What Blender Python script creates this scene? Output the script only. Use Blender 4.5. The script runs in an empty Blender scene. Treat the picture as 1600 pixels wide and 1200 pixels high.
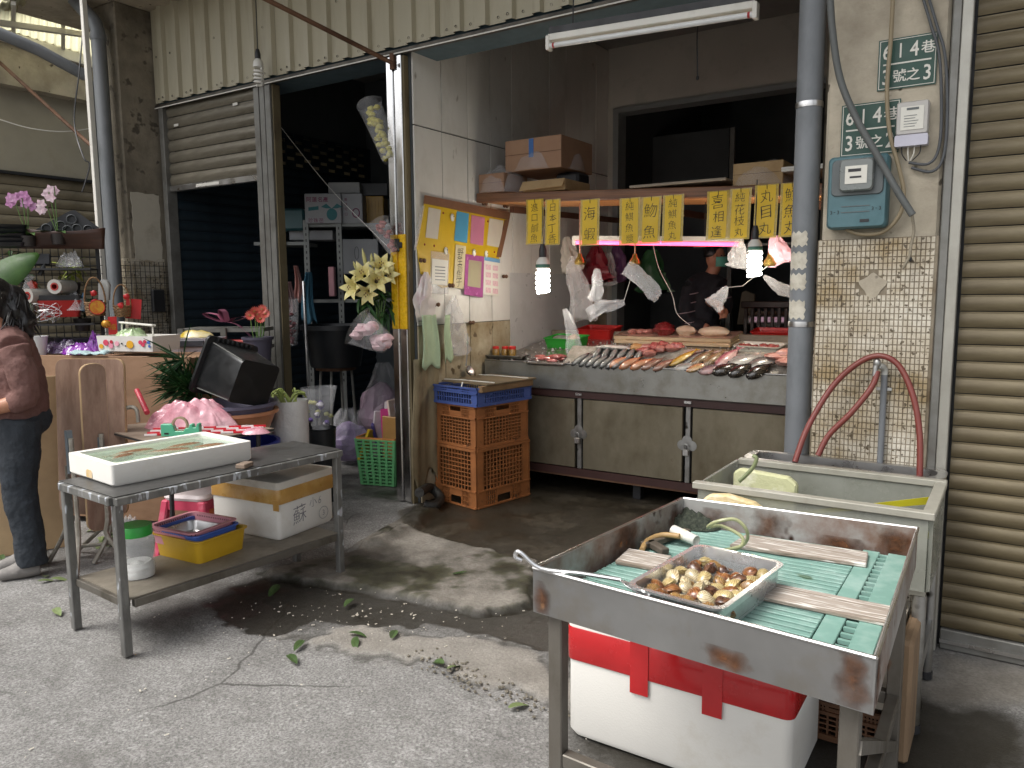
import bpy, bmesh, math, random
import numpy as np
from mathutils import Vector, Matrix, noise as mnoise
R = math.radians
random.seed(7)
sc = bpy.context.scene
col = sc.collection
# ------------------------------------------------------------------ camera
F, CH = 1205.0, 1.55            # focal length in photo pixels (1600 wide), eye height in metres
_p, _y, _r = R(6.9), R(33.2), R(-0.45)
fwd = Vector((-math.sin(_y)*math.cos(_p), math.cos(_y)*math.cos(_p), -math.sin(_p)))
_r0 = Vector((math.cos(_y), math.sin(_y), 0)); _u0 = _r0.cross(fwd)
rgt = _r0*math.cos(_r) + _u0*math.sin(_r); upv = -_r0*math.sin(_r) + _u0*math.cos(_r)
CAM = Vector((0, 0, CH))
cd = bpy.data.cameras.new('camera'); cam = bpy.data.objects.new('camera', cd); col.objects.link(cam)
cd.sensor_width = 36; cd.lens = F/1600*36; cd.clip_start = .05; cd.clip_end = 600
cam.matrix_world = Matrix(((rgt.x, upv.x, -fwd.x, CAM.x), (rgt.y, upv.y, -fwd.y, CAM.y), (rgt.z, upv.z, -fwd.z, CAM.z), (0, 0, 0, 1)))
sc.camera = cam
# ------------------------------------------------------------------ sky and sun (overcast day)
SUN_EL, SUN_AZ = R(58), R(215)      # azimuth from +Y clockwise
w = bpy.data.worlds.new('World'); sc.world = w; w.use_nodes = True
nt = w.node_tree; bg = nt.nodes['Background']
sky = nt.nodes.new('ShaderNodeTexSky'); sky.sky_type = 'NISHITA'; sky.sun_disc = False
sky.sun_elevation = SUN_EL; sky.sun_rotation = SUN_AZ; sky.air_density = 1.0; sky.dust_density = 4.0; sky.ozone_density = 1.0
hs = nt.nodes.new('ShaderNodeHueSaturation'); hs.inputs['Saturation'].default_value = .22
nt.links.new(sky.outputs[0], hs.inputs['Color']); nt.links.new(hs.outputs[0], bg.inputs[0])
bg.inputs[1].default_value = .15
sd = bpy.data.lights.new('sun', 'SUN'); sd.energy = 1.3; sd.angle = R(35); sd.color = (1, .97, .92)
so = bpy.data.objects.new('sun', sd); col.objects.link(so); so.location = (0, -5, 12)
sv = Vector((math.sin(SUN_AZ)*math.cos(SUN_EL), math.cos(SUN_AZ)*math.cos(SUN_EL), math.sin(SUN_EL)))
so.rotation_euler = sv.to_track_quat('Z', 'Y').to_euler()
sc.view_settings.view_transform = 'Standard'; sc.view_settings.look = 'None'; sc.view_settings.gamma = 1
sc.view_settings.use_curve_mapping = False
sc.view_settings.exposure = 0.95
sc.render.engine = 'CYCLES'; sc.cycles.use_denoising = True
sc.cycles.max_bounces = 9; sc.cycles.diffuse_bounces = 5; sc.cycles.glossy_bounces = 4; sc.cycles.transmission_bounces = 6; sc.cycles.transparent_max_bounces = 12
sc.cycles.caustics_reflective = False; sc.cycles.caustics_refractive = False; sc.cycles.sample_clamp_indirect = 6
# ------------------------------------------------------------------ photo pixel -> place
def ray(u, v): return fwd + rgt*((u-800)/F) + upv*((600-v)/F)
def gz(u, v, z=0.0):
    d = ray(u, v); return CAM + d*((z-CH)/d.z)
def gy(u, v, y):
    d = ray(u, v); return CAM + d*(y/d.y)
def gx(u, v, x):
    d = ray(u, v); return CAM + d*(x/d.x)
def gp(u, v, p0, n):
    d = ray(u, v); n = Vector(n); return CAM + d*((Vector(p0)-CAM).dot(n)/d.dot(n))
def zat(x, y, v):
    q = upv*F-fwd*(600-v); return -(x*q.x+y*q.y)/q.z+CH
def dp(u, v, d): return CAM+ray(u, v)*d
# ------------------------------------------------------------------ materials
MATS = {}
def srgb(h):
    if isinstance(h, str):
        h = h.lstrip('#'); c = [int(h[i:i+2], 16)/255 for i in (0, 2, 4)]
        return tuple(x/12.92 if x <= .04045 else ((x+.055)/1.055)**2.4 for x in c)
    return tuple(h)
def mat(name, c=(.5,.5,.5), rough=.5, metal=0, var=.12, scale=6, bump=0, bscale=40, c2=None, c2amt=.5, c2scale=3, c2sharp=.15,
        stretch=(1,1,1), trans=0, alpha=1, emit=None, estr=0, spec=.5, coat=0, rnd=0, c3=None, c3amt=.6, c3scale=20, rvar=.1, sss=0, twosided=True):
    """one generic worn surface: base colour with cloudy value variation, optional second (stain) and third (speckle) colour"""
    if name in MATS: return MATS[name]
    m = bpy.data.materials.new(name); m.use_nodes = True; MATS[name] = m
    n = m.node_tree.nodes; L = m.node_tree.links; b = n['Principled BSDF']
    c = srgb(c)
    tc = n.new('ShaderNodeTexCoord'); mp = n.new('ShaderNodeMapping'); mp.inputs['Scale'].default_value = stretch
    L.new(tc.outputs['Object'], mp.inputs[0])
    def nz(s, det=4, ro=.6):
        t = n.new('ShaderNodeTexNoise'); t.inputs['Scale'].default_value = s; t.inputs['Detail'].default_value = det; t.inputs['Roughness'].default_value = ro
        L.new(mp.outputs[0], t.inputs[0]); return t.outputs[0]
    def ramp(sock, lo, hi, a=0., bb=1.):
        r = n.new('ShaderNodeMapRange'); r.inputs[1].default_value = lo; r.inputs[2].default_value = hi; r.inputs[3].default_value = a; r.inputs[4].default_value = bb
        L.new(sock, r.inputs[0]); return r.outputs[0]
    def mix(f, a, bcol):
        x = n.new('ShaderNodeMix'); x.data_type = 'RGBA'; L.new(f, x.inputs[0])
        if hasattr(a, 'links'): L.new(a, x.inputs[6])
        else: x.inputs[6].default_value = (*a, 1)
        x.inputs[7].default_value = (*bcol, 1); return x.outputs[2]
    cur = None
    if var > 0:
        k = ramp(nz(scale), .3, .7, 1-var, 1+var)
        x = n.new('ShaderNodeVectorMath'); x.operation = 'SCALE'; x.inputs[0].default_value = c; L.new(k, x.inputs['Scale']); cur = x.outputs[0]
    else:
        r_ = n.new('ShaderNodeRGB'); r_.outputs[0].default_value = (*c, 1); cur = r_.outputs[0]
    if c2 is not None:
        f = ramp(nz(c2scale, 6, .65), 1-c2amt-c2sharp+.0, 1-c2amt+c2sharp)
        cur = mix(f, cur, srgb(c2))
    if c3 is not None:
        f = ramp(nz(c3scale, 2, .5), 1-c3amt-.03, 1-c3amt+.03)
        cur = mix(f, cur, srgb(c3))
    if rnd > 0:
        oi = n.new('ShaderNodeObjectInfo'); k = ramp(oi.outputs['Random'], 0, 1, 1-rnd, 1+rnd)
        x = n.new('ShaderNodeVectorMath'); x.operation = 'SCALE'; L.new(cur, x.inputs[0]); L.new(k, x.inputs['Scale']); cur = x.outputs[0]
    L.new(cur, b.inputs['Base Color'])
    b.inputs['Metallic'].default_value = metal; b.inputs['Specular IOR Level'].default_value = spec
    if rvar > 0:
        L.new(ramp(nz(scale*1.7), .3, .7, max(.02, rough-rvar), min(1, rough+rvar)), b.inputs['Roughness'])
    else: b.inputs['Roughness'].default_value = rough
    if trans: b.inputs['Transmission Weight'].default_value = trans
    if alpha < 1: b.inputs['Alpha'].default_value = alpha
    if coat: b.inputs['Coat Weight'].default_value = coat; b.inputs['Coat Roughness'].default_value = .1
    if sss: b.inputs['Subsurface Weight'].default_value = sss; b.inputs['Subsurface Radius'].default_value = (.02, .008, .005); b.inputs['Subsurface Scale'].default_value = .5
    if emit: b.inputs['Emission Color'].default_value = (*srgb(emit), 1); b.inputs['Emission Strength'].default_value = estr
    if bump:
        bp = n.new('ShaderNodeBump'); bp.inputs['Strength'].default_value = bump; bp.inputs['Distance'].default_value = .01
        L.new(nz(bscale, 5), bp.inputs['Height']); L.new(bp.outputs[0], b.inputs['Normal'])
    return m
def film(name, c=(.9,.9,.92), rough=.25, alpha=.28, spec=.6):
    """thin clear plastic sheet: mostly see-through, bright creases"""
    if name in MATS: return MATS[name]
    m = mat(name, c, rough=rough, var=0, rvar=.08, scale=20, spec=spec, bump=.35, bscale=12)
    n = m.node_tree.nodes; L = m.node_tree.links; b = n['Principled BSDF']
    t = n.new('ShaderNodeTexNoise'); t.inputs['Scale'].default_value = 4; tc = n.new('ShaderNodeTexCoord'); L.new(tc.outputs['Object'], t.inputs[0])
    r = n.new('ShaderNodeMapRange'); r.inputs[1].default_value = .35; r.inputs[2].default_value = .7; r.inputs[3].default_value = alpha*.75; r.inputs[4].default_value = min(1, alpha*1.35)
    L.new(t.outputs[0], r.inputs[0]); L.new(r.outputs[0], b.inputs['Alpha'])
    return m
# ------------------------------------------------------------------ mesh helpers
class MB:
    def __init__(s): s.v = []; s.f = []
    def add(s, vs, fs):
        o = len(s.v); s.v += [tuple(x) for x in vs]; s.f += [tuple(i+o for i in f) for f in fs]; return s
    def box(s, x0, x1, y0, y1, z0, z1):
        return s.add([(x0,y0,z0),(x1,y0,z0),(x1,y1,z0),(x0,y1,z0),(x0,y0,z1),(x1,y0,z1),(x1,y1,z1),(x0,y1,z1)],
                     [(0,3,2,1),(4,5,6,7),(0,1,5,4),(1,2,6,5),(2,3,7,6),(3,0,4,7)])
    def obox(s, c, d, rot=None, taper=1.0):
        hx, hy, hz = d[0]/2, d[1]/2, d[2]/2; vs = []
        for z, k in ((-hz, 1.0), (hz, taper)):
            vs += [(-hx*k,-hy*k,z),(hx*k,-hy*k,z),(hx*k,hy*k,z),(-hx*k,hy*k,z)]
        c = Vector(c)
        if rot is None: rot = Matrix.Identity(3)
        elif not isinstance(rot, Matrix): rot = Matrix.Rotation(rot, 3, 'Z')
        return s.add([c+rot@Vector(x) for x in vs], [(0,3,2,1),(4,5,6,7),(0,1,5,4),(1,2,6,5),(2,3,7,6),(3,0,4,7)])
    def bar(s, a, b, wd, h, up=(0,0,1)):
        a, b = Vector(a), Vector(b); d = (b-a).normalized(); u = Vector(up)
        if abs(d.dot(u)) > .98: u = Vector((0,1,0))
        x = d.cross(u).normalized(); z = x.cross(d)
        vs = []
        for p in (a, b):
            for i, j in ((-1,-1),(1,-1),(1,1),(-1,1)): vs.append(p + x*(i*wd/2) + z*(j*h/2))
        return s.add(vs, [(0,1,2,3),(7,6,5,4),(0,4,5,1),(1,5,6,2),(2,6,7,3),(3,7,4,0)])
    def tube(s, pts, r, n=8, cap=True, closed=False):
        pts = [Vector(p) for p in pts]; N = len(pts); rs = r if isinstance(r, (list, tuple)) else [r]*N
        vs = []; fs = []; prev = None
        for i, p in enumerate(pts):
            if closed: d = pts[(i+1)%N]-pts[i-1]
            else: d = pts[min(i+1,N-1)]-pts[max(i-1,0)]
            d = d.normalized() if d.length > 1e-9 else Vector((0,0,1))
            if prev is None:
                u = Vector((0,0,1)) if abs(d.z) < .9 else Vector((1,0,0)); x = d.cross(u).normalized()
            else: x = (prev - d*prev.dot(d)); x = x.normalized() if x.length > 1e-6 else d.orthogonal().normalized()
            prev = x; y = d.cross(x)
            for k in range(n):
                a = 2*math.pi*k/n; vs.append(p + (x*math.cos(a)+y*math.sin(a))*rs[i])
        M_ = N if closed else N-1
        for i in range(M_):
            j = (i+1)%N
            for k in range(n): fs.append((i*n+k, i*n+(k+1)%n, j*n+(k+1)%n, j*n+k))
        if cap and not closed: fs.append(tuple(range(n-1,-1,-1))); fs.append(tuple((N-1)*n+k for k in range(n)))
        return s.add(vs, fs)
    def lathe(s, prof, n=16, c=(0,0,0), rot=None, wob=0, cap=False):
        vs = []; fs = []; c = Vector(c)
        for (r, z) in prof:
            for k in range(n):
                a = 2*math.pi*k/n; rr = r*(1+wob*math.sin(3*a+z*40)); p = Vector((rr*math.cos(a), rr*math.sin(a), z)); vs.append(c+(rot@p if rot else p))
        for i in range(len(prof)-1):
            for k in range(n): fs.append((i*n+k, i*n+(k+1)%n, (i+1)*n+(k+1)%n, (i+1)*n+k))
        if cap and prof[0][0] > 1e-5: fs.append(tuple(range(n-1,-1,-1)))
        if cap and prof[-1][0] > 1e-5: fs.append(tuple((len(prof)-1)*n+k for k in range(n)))
        return s.add(vs, fs)
    def prism(s, poly, h0, h1, fr=None):
        """poly: 2-D outline (counter-clockwise) lifted to thickness h0..h1; fr maps (x,y,h) to space"""
        n = len(poly); g = fr or (lambda x, y, h: (x, y, h))
        vs = [g(x, y, h0) for x, y in poly] + [g(x, y, h1) for x, y in poly]
        return s.add(vs, [tuple(range(n-1,-1,-1)), tuple(range(n, 2*n))] + [(i, (i+1)%n, n+(i+1)%n, n+i) for i in range(n)])
    def grid(s, nu, nv, fn):
        vs = [fn(i/nu, j/nv) for j in range(nv+1) for i in range(nu+1)]
        return s.add(vs, [(j*(nu+1)+i, j*(nu+1)+i+1, (j+1)*(nu+1)+i+1, (j+1)*(nu+1)+i) for j in range(nv) for i in range(nu)])
    def blob(s, c, r, n=10, m=7, rot=None, jit=0, seed=0, flat=None):
        """ellipsoid, roughened"""
        c = Vector(c); vs = []; fs = []
        for j in range(m+1):
            t = math.pi*j/m
            for k in range(n):
                a = 2*math.pi*k/n; d = Vector((math.sin(t)*math.cos(a), math.sin(t)*math.sin(a), -math.cos(t)))
                q = 1+jit*mnoise.noise(d*1.7+Vector((seed*3.1, seed, 0)))
                p = Vector((d.x*r[0], d.y*r[1], d.z*r[2]))*q
                if flat is not None and p.z < flat: p.z = flat
                vs.append(c+(rot@p if rot else p))
        for j in range(m):
            for k in range(n): fs.append((j*n+k, j*n+(k+1)%n, (j+1)*n+(k+1)%n, (j+1)*n+k))
        return s.add(vs, fs)
    def build(s, name, m, parent=None, smooth=False, bevel=0, solid=0, w=False, seg=1, auto=None, kind=None, centre=True):
        me = bpy.data.meshes.new(name); vs = s.v
        o = bpy.data.objects.new(name, me); col.objects.link(o)
        if parent is not None:
            o.parent = parent
            if w:
                iv = world_of(parent).inverted(); vs = [tuple(iv@Vector(p)) for p in vs]
        elif centre and vs:
            a = np.array(vs); c0 = ((a[:,0].min()+a[:,0].max())/2, (a[:,1].min()+a[:,1].max())/2, a[:,2].min())
            vs = [tuple(p) for p in (a-np.array(c0))]; o.location = c0
        me.from_pydata([tuple(p) for p in vs], [], s.f)
        if bevel or auto:
            b = bmesh.new(); b.from_mesh(me)
            if bevel:
                es = [e for e in b.edges if len(e.link_faces) == 2 and e.calc_face_angle(0) > .6]
                bmesh.ops.bevel(b, geom=es, offset=bevel, segments=seg, affect='EDGES', profile=.5, clamp_overlap=True)
            b.to_mesh(me); b.free()
        if smooth:
            me.shade_smooth()
            if smooth != 'full': me.set_sharp_from_angle(angle=R(38))
        me.materials.append(m)
        if solid:
            md = o.modifiers.new('s', 'SOLIDIFY'); md.thickness = solid; md.offset = 0
        if kind: o['kind'] = kind
        return o
def world_of(o):
    m = Matrix.LocRotScale(o.location, o.rotation_euler, o.scale)
    return world_of(o.parent) @ m if o.parent else m
def tag(o, label, cat, group=None):
    o['label'] = label; o['category'] = cat
    if group: o['group'] = group
    return o
def thing(name, label, cat, loc=(0,0,0), rz=0, group=None, rot=None):
    o = bpy.data.objects.new(name, None); col.objects.link(o); o.empty_display_size = .1
    o.location = loc; o.rotation_euler = rot.to_euler() if rot is not None else (0, 0, rz)
    return tag(o, label, cat, group)
def copy_tree(o, parent=None, loc=None, rz=None, label=None):
    c = o.copy(); col.objects.link(c); c.parent = parent
    if loc is not None: c.location = loc
    if rz is not None: c.rotation_euler = (0, 0, rz)
    if label: c['label'] = label
    for ch in o.children: copy_tree(ch, c)
    return c
def copy_part(o, parent, loc=None, rot=None):
    c = o.copy(); col.objects.link(c); c.parent = parent
    if loc is not None: c.location = loc
    if rot is not None: c.rotation_euler = rot
    return c
def struct(o): o['kind'] = 'structure'; return o
def fbm(x, y, z=0, o=4): return mnoise.fractal(Vector((x, y, z)), 1.0, 2.0, o)
def catmull(ps, n=8):
    ps = [Vector(p) for p in ps]; out = []
    for i in range(len(ps)-1):
        a, b, c, d = ps[max(i-1,0)], ps[i], ps[i+1], ps[min(i+2,len(ps)-1)]
        for k in range(n):
            t = k/n; out.append(.5*((2*b)+(c-a)*t+(2*a-5*b+4*c-d)*t*t+(3*b-a-3*c+d)*t**3))
    return out+[ps[-1]]
# ------------------------------------------------------------------ lettering (flat print made as thin mesh)
GLY = {}
def glyph(ch, off=0.0):
    k = (ch, off)
    if k in GLY: return GLY[k]
    cu = bpy.data.curves.new('g', 'FONT'); cu.body = ch; cu.size = 1; cu.resolution_u = 2; cu.offset = off; cu.align_x = 'CENTER'; cu.align_y = 'BOTTOM_BASELINE' if ch.isascii() else 'BOTTOM_BASELINE'
    ob = bpy.data.objects.new('g', cu); col.objects.link(ob)
    dg = bpy.context.evaluated_depsgraph_get(); me = bpy.data.meshes.new_from_object(ob.evaluated_get(dg))
    vs = [tuple(v.co) for v in me.vertices]; fs = [tuple(p.vertices) for p in me.polygons]
    bpy.data.objects.remove(ob); bpy.data.curves.remove(cu); bpy.data.meshes.remove(me)
    GLY[k] = (vs, fs); return GLY[k]
def write(mb, s, fr, size, x=0, y=0, step=None, vertical=False, jit=0, off=0.0, wob=0, sx=1.0):
    """letters laid on a surface; fr(x, y) gives the point in space"""
    rr = random.Random(sum(map(ord, s))); st = step or size
    for i, ch in enumerate(s):
        if ch == ' ': continue
        vs, fs = glyph(ch, off)
        if not vs: continue
        a = np.array(vs); cx, cy = (a[:,0].min()+a[:,0].max())/2, (a[:,1].min()+a[:,1].max())/2
        an = rr.uniform(-1,1)*jit*.12; k = size*(1+rr.uniform(-1,1)*jit*.12); dx, dy = rr.uniform(-1,1)*jit*.05*size, rr.uniform(-1,1)*jit*.04*size
        ox, oy = (x+dx, y-i*st+dy) if vertical else (x+i*st+dx, y+dy)
        out = []
        for p in a:
            px, py = p[0]-cx, p[1]-cy
            if wob:
                q = mnoise.noise(Vector((px*2.2+ord(ch), py*2.2, 0)))*wob; q2 = mnoise.noise(Vector((px*2.2, py*2.2+ord(ch), 5)))*wob
                px += q; py += q2+px*.08
            out.append(fr(ox+sx*k*(px*math.cos(an)-py*math.sin(an)), oy+k*(px*math.sin(an)+py*math.cos(an))))
        mb.add(out, fs)
    return mb
# ================================================================== GROUND
YF, WX, BY = 4.21, -3.60, 7.32          # facade plane, shop side wall, shop back wall
def poly_px(ps): return np.array([[*gz(u, v)[:2]] for u, v in ps])
def sdist(P, poly):
    """signed distance (negative inside) of points P (n,2) to a polygon"""
    d = np.full(len(P), 1e9); ins = np.zeros(len(P), bool); n = len(poly)
    for i in range(n):
        a, b = poly[i], poly[(i+1)%n]; e = b-a; q = P-a
        t = np.clip((q@e)/(e@e+1e-12), 0, 1); d = np.minimum(d, np.hypot(*(q-t[:,None]*e).T))
        c = ((a[1] > P[:,1]) != (b[1] > P[:,1])); xx = (b[0]-a[0])*(P[:,1]-a[1])/(b[1]-a[1]+1e-12)+a[0]
        ins ^= c & (P[:,0] < xx)
    return np.where(ins, -d, d)
_rng = np.random.default_rng(3)
def vnoise(P, s, seed=0):
    """smooth lattice noise, numpy"""
    r = np.random.default_rng(seed).random((64, 64)); q = P*s; i = np.floor(q).astype(int); f = q-i; f = f*f*(3-2*f)
    a = r[i[:,0]%64, i[:,1]%64]; b = r[(i[:,0]+1)%64, i[:,1]%64]; c = r[i[:,0]%64, (i[:,1]+1)%64]; d = r[(i[:,0]+1)%64, (i[:,1]+1)%64]
    return (a*(1-f[:,0])+b*f[:,0])*(1-f[:,1])+(c*(1-f[:,0])+d*f[:,0])*f[:,1]-.5
def fn(P, s, seed=0, o=5): return sum(vnoise(P, s*2**k, seed+k)/1.7**k for k in range(o))
far = [60, 40, 25, 16, 10, 7]
xs = np.array([-x-5.6 for x in far] + list(np.arange(-5.6, 1.2, .018)) + [1.2+x for x in far[::-1]])
ys = np.array([.4-x for x in far] + list(np.arange(.4, 5.6, .018)) + [5.6+x for x in (.6, 2, 5, 12, 30, 60)])
GX, GY = np.meshgrid(xs, ys); P = np.stack([GX.ravel(), GY.ravel()], 1)
n1 = fn(P, 2.3, 1); n2 = fn(P, 9, 11, 4)
def sm(x, a, b): t = np.clip((x-a)/(b-a), 0, 1); return t*t*(3-2*t)
wetp = poly_px([(318,938),(352,916),(410,895),(485,903),(560,913),(640,928),(700,940),(745,948),(835,930),(925,945),(1010,1000),(1000,1080),(900,1062),(868,1030),(820,1008),(760,994),(700,988),(640,986),(570,974),(505,982),(450,988),(400,983),(345,966)])
apron = poly_px([(470,880),(545,868),(590,850),(628,829),(838,879),(842,920),(832,946),(745,961),(700,950),(640,939),(560,924),(480,913),(425,903),(400,893)])
floorp = np.array([[-3.62,4.05],[*gz(628,829)[:2]],[*gz(838,879)[:2]],[*gz(1010,930)[:2]],[-.3,3.66],[-.3,9],[-3.62,9]])
strip = poly_px([(430,990),(500,984),(560,966),(640,984),(760,990),(830,1008),(880,1040),(960,1075),(950,1120),(885,1108),(780,1078),(720,1058),(692,1022),(640,1032),(590,1022),(500,1010)])
leftin = np.array([[-6.4,4.1],[-3.7,4.1],[-3.7,9],[-6.4,9]])
ramp_ = poly_px([(540,862),(640,805),(650,790),(690,800),(640,838),(600,858)])
rightap = poly_px([(1440,1045),(1462,1012),(1720,1066),(1720,1118),(1570,1106),(1450,1092)])
dW = sdist(P, wetp)+n1*.13+n2*.07; dA = sdist(P, apron)+n1*.06+n2*.04; dF = sdist(P, floorp)+n1*.015+n2*.01; dS = sdist(P, strip)+n1*.12+n2*.07
dL = sdist(P, leftin)+n1*.08; dRm = sdist(P, ramp_)+n1*.05; dR = sdist(P, rightap)+n1*.12
wet = np.clip(sm(-dW, -.02, .05)*1.05, 0, 1)
apr = sm(-dA, -.01, .02); flo = sm(-dF, -.02, .03); stp = sm(-dS, -.03, .06)*(1-sm(-dW, -.02, .03)); lef = sm(-dL, -.1, .2); rm = sm(-dRm, -.02, .04)
# soft shade of the steel table, painted in as wetness; damp upper apron
table_shade = sm(-(sdist(P, poly_px([(210,965),(225,930),(300,925),(325,950),(300,985),(240,985)]))+n1*.1), -.06, .06)*.45
damp3 = sm(-(sdist(P, poly_px([(430,890),(520,872),(590,852),(620,862),(660,900),(600,902),(520,900)]))+n1*.08), -.04, .06)*.55
rightwet = sm(-(sdist(P, poly_px([(900,1080),(1200,950),(1480,1060),(1640,1130),(1640,1300),(880,1260)]))+n1*.25), -.1, .2)
wet = np.maximum(wet*(1-apr), np.maximum(table_shade, damp3*apr))  # wet mask also carries the painted table shade
wet = np.maximum(wet, flo*(.86+.5*np.clip(n1, -.3, .25)))
wet = np.maximum(wet, .42*np.exp(-np.maximum(dW, 0)/.30)*(.7+1.4*np.clip(n1+.4*n2, -.4, .5))*(1-apr)*(1-stp*.8))
wet = np.maximum(wet, lef*.75*(.6+1.2*np.clip(n1, -.3, .4)))
wet = np.maximum(wet, apr*np.clip(.36+.75*n1+.3*n2, 0, .8))
wet = np.maximum(wet, rm*np.clip(.4+.8*n2, 0, .8))
wet = np.maximum(wet, rightwet*(1.0+.5*np.clip(n1, -.5, .3))*(1-sm(-dR, -.05, .1)*.85))
conc = np.clip(apr+stp*.8+rm+sm(-dR, -.05, .1), 0, 1)
moss = np.clip((apr+rm)*sm(n1+.5*n2, .05, .35)+.6*sm(.05-np.abs(dA), 0, .05)*sm(n2, -.05, .2), 0, 1)
patches = sm(fn(P, 1.1, 40, 5), .05, .35)
edge = 1.2*np.exp(-(dA/.02)**2)*(.6+1.2*np.clip(n2+.2, 0, .5))+.8*np.exp(-(dS/.02)**2)*(n2 > -.1)
ax = P[:,0]; near = (ax > -5.6) & (ax < 1.2) & (P[:,1] > .4) & (P[:,1] < 5.6)
Z = np.where(near, apr*.028+rm*.045*(1+n1)-wet*(1-flo)*(1-apr)*.008+stp*.006-edge*.008+n2*.003*(1-.7*flo)+n1*.006*(1-flo), 0)-.004
me = bpy.data.meshes.new('street'); nx, ny = len(xs), len(ys)
ii = (np.arange(ny-1)[:,None]*nx+np.arange(nx-1)[None]).ravel()
fc = np.stack([ii, ii+1, ii+1+nx, ii+nx], 1)
me.vertices.add(nx*ny); me.vertices.foreach_set('co', np.column_stack([P, Z]).ravel().astype(np.float32))
me.loops.add(fc.size); me.loops.foreach_set('vertex_index', fc.ravel().astype(np.int32))
me.polygons.add(len(fc)); me.polygons.foreach_set('loop_start', (np.arange(len(fc))*4).astype(np.int32))
me.update(calc_edges=True); me.validate()
for nm, arr in (('wet', wet), ('conc', conc), ('moss', moss), ('edge', np.clip(edge, 0, 1)), ('patch', patches), ('floor', flo)):
    at = me.attributes.new(nm, 'FLOAT', 'POINT'); at.data.foreach_set('value', arr.astype(np.float32))
me.shade_smooth()
street = bpy.data.objects.new('street', me); col.objects.link(street); struct(street)
gm = bpy.data.materials.new('ground'); gm.use_nodes = True; me.materials.append(gm)
def ground_nodes(m):
    n = m.node_tree.nodes; L = m.node_tree.links; b = n['Principled BSDF']
    def at(k): a = n.new('ShaderNodeAttribute'); a.attribute_name = k; return a.outputs['Fac']
    tc = n.new('ShaderNodeTexCoord')
    def nz(s, d=5, ro=.6): t = n.new('ShaderNodeTexNoise'); t.inputs['Scale'].default_value = s; t.inputs['Detail'].default_value = d; t.inputs['Roughness'].default_value = ro; L.new(tc.outputs['Object'], t.inputs[0]); return t.outputs[0]
    def rg(s, lo, hi, a=0, c=1): r = n.new('ShaderNodeMapRange'); [r.inputs[i].__setattr__('default_value', q) for i, q in ((1,lo),(2,hi),(3,a),(4,c))]; L.new(s, r.inputs[0]); return r.outputs[0]
    def mx(f, a, c, mode='MIX'):
        x = n.new('ShaderNodeMix'); x.data_type = 'RGBA'; x.blend_type = mode
        for i, q in ((0,f),(6,a),(7,c)):
            if hasattr(q, 'links'): L.new(q, x.inputs[i])
            else: x.inputs[i].default_value = (*q, 1) if isinstance(q, tuple) else q
        return x.outputs[2]
    vor = n.new('ShaderNodeTexVoronoi'); vor.inputs['Scale'].default_value = 95; L.new(tc.outputs['Object'], vor.inputs[0])
    asph = mx(rg(nz(4, 6), .3, .7), (.23,.222,.21), (.36,.35,.335))
    asph = mx(rg(nz(110, 4, .7), .38, .62), asph, mx(.72, asph, (.07,.068,.064)))
    asph = mx(rg(vor.outputs['Color'], .78, .93, 0, .4), asph, (.5,.49,.47))
    asph = mx(rg(nz(1.3, 7, .75), .50, .72, 0, .5), asph, (.12,.113,.10))
    asph = mx(rg(nz(12, 7, .8), .55, .72, 0, .4), asph, (.10,.095,.085))
    vc = n.new('ShaderNodeTexVoronoi'); vc.feature = 'DISTANCE_TO_EDGE'; vc.inputs['Scale'].default_value = .9
    wv = n.new('ShaderNodeMix'); wv.data_type = 'VECTOR'; wv.inputs[0].default_value = .12; nn_ = n.new('ShaderNodeTexNoise'); nn_.inputs['Scale'].default_value = 3.5; nn_.inputs['Detail'].default_value = 8; L.new(tc.outputs['Object'], nn_.inputs[0]); L.new(tc.outputs['Object'], wv.inputs[4]); L.new(nn_.outputs['Color'], wv.inputs[5]); L.new(wv.outputs[1], vc.inputs[0])
    ck = n.new('ShaderNodeMath'); ck.operation = 'MULTIPLY'; L.new(rg(vc.outputs['Distance'], .002, .007, .75, 0), ck.inputs[0]); L.new(rg(nz(.9, 3), .48, .56), ck.inputs[1])
    asph = mx(ck.outputs[0], asph, (.05,.047,.042))
    st_ = n.new('ShaderNodeMapping'); st_.inputs['Scale'].default_value = (.7, 3.2, 1); st_.inputs['Rotation'].default_value = (0, 0, .35); L.new(tc.outputs['Object'], st_.inputs[0]); sn = n.new('ShaderNodeTexNoise'); sn.inputs['Scale'].default_value = 2.2; sn.inputs['Detail'].default_value = 9; sn.inputs['Roughness'].default_value = .72; L.new(st_.outputs[0], sn.inputs[0])
    asph = mx(rg(sn.outputs[0], .52, .68, 0, .55), asph, (.11,.104,.095))
    cn = mx(rg(nz(6, 7), .3, .7), (.19,.17,.145), (.33,.305,.265))
    cn = mx(rg(nz(70, 4), .4, .7, 0, .5), cn, (.12,.105,.085))
    cur = mx(at('conc'), asph, cn)
    fl = mx(rg(nz(5, 7), .3, .7), (.095,.075,.05), (.17,.14,.10)); fl = mx(rg(vor.outputs['Color'], .68, .85, 0, .7), fl, (.34,.30,.22))
    cur = mx(at('floor'), cur, fl)
    cur = mx(rg(at('moss'), .1, .9, 0, .75), cur, mx(rg(nz(30), .35, .65), (.035,.042,.018), (.10,.105,.035)))
    cur = mx(rg(at('edge'), .2, 1, 0, .85), cur, (.03,.028,.022))
    w_ = n.new('ShaderNodeMath'); w_.operation = 'ADD'; w_.use_clamp = True; L.new(at('wet'), w_.inputs[0]); L.new(rg(nz(14, 6), .3, .7, -.12, .12), w_.inputs[1])
    wt = rg(w_.outputs[0], .12, .8)
    cur = mx(wt, cur, mx(.9, cur, (.018,.015,.010)))
    L.new(cur, b.inputs['Base Color'])
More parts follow.
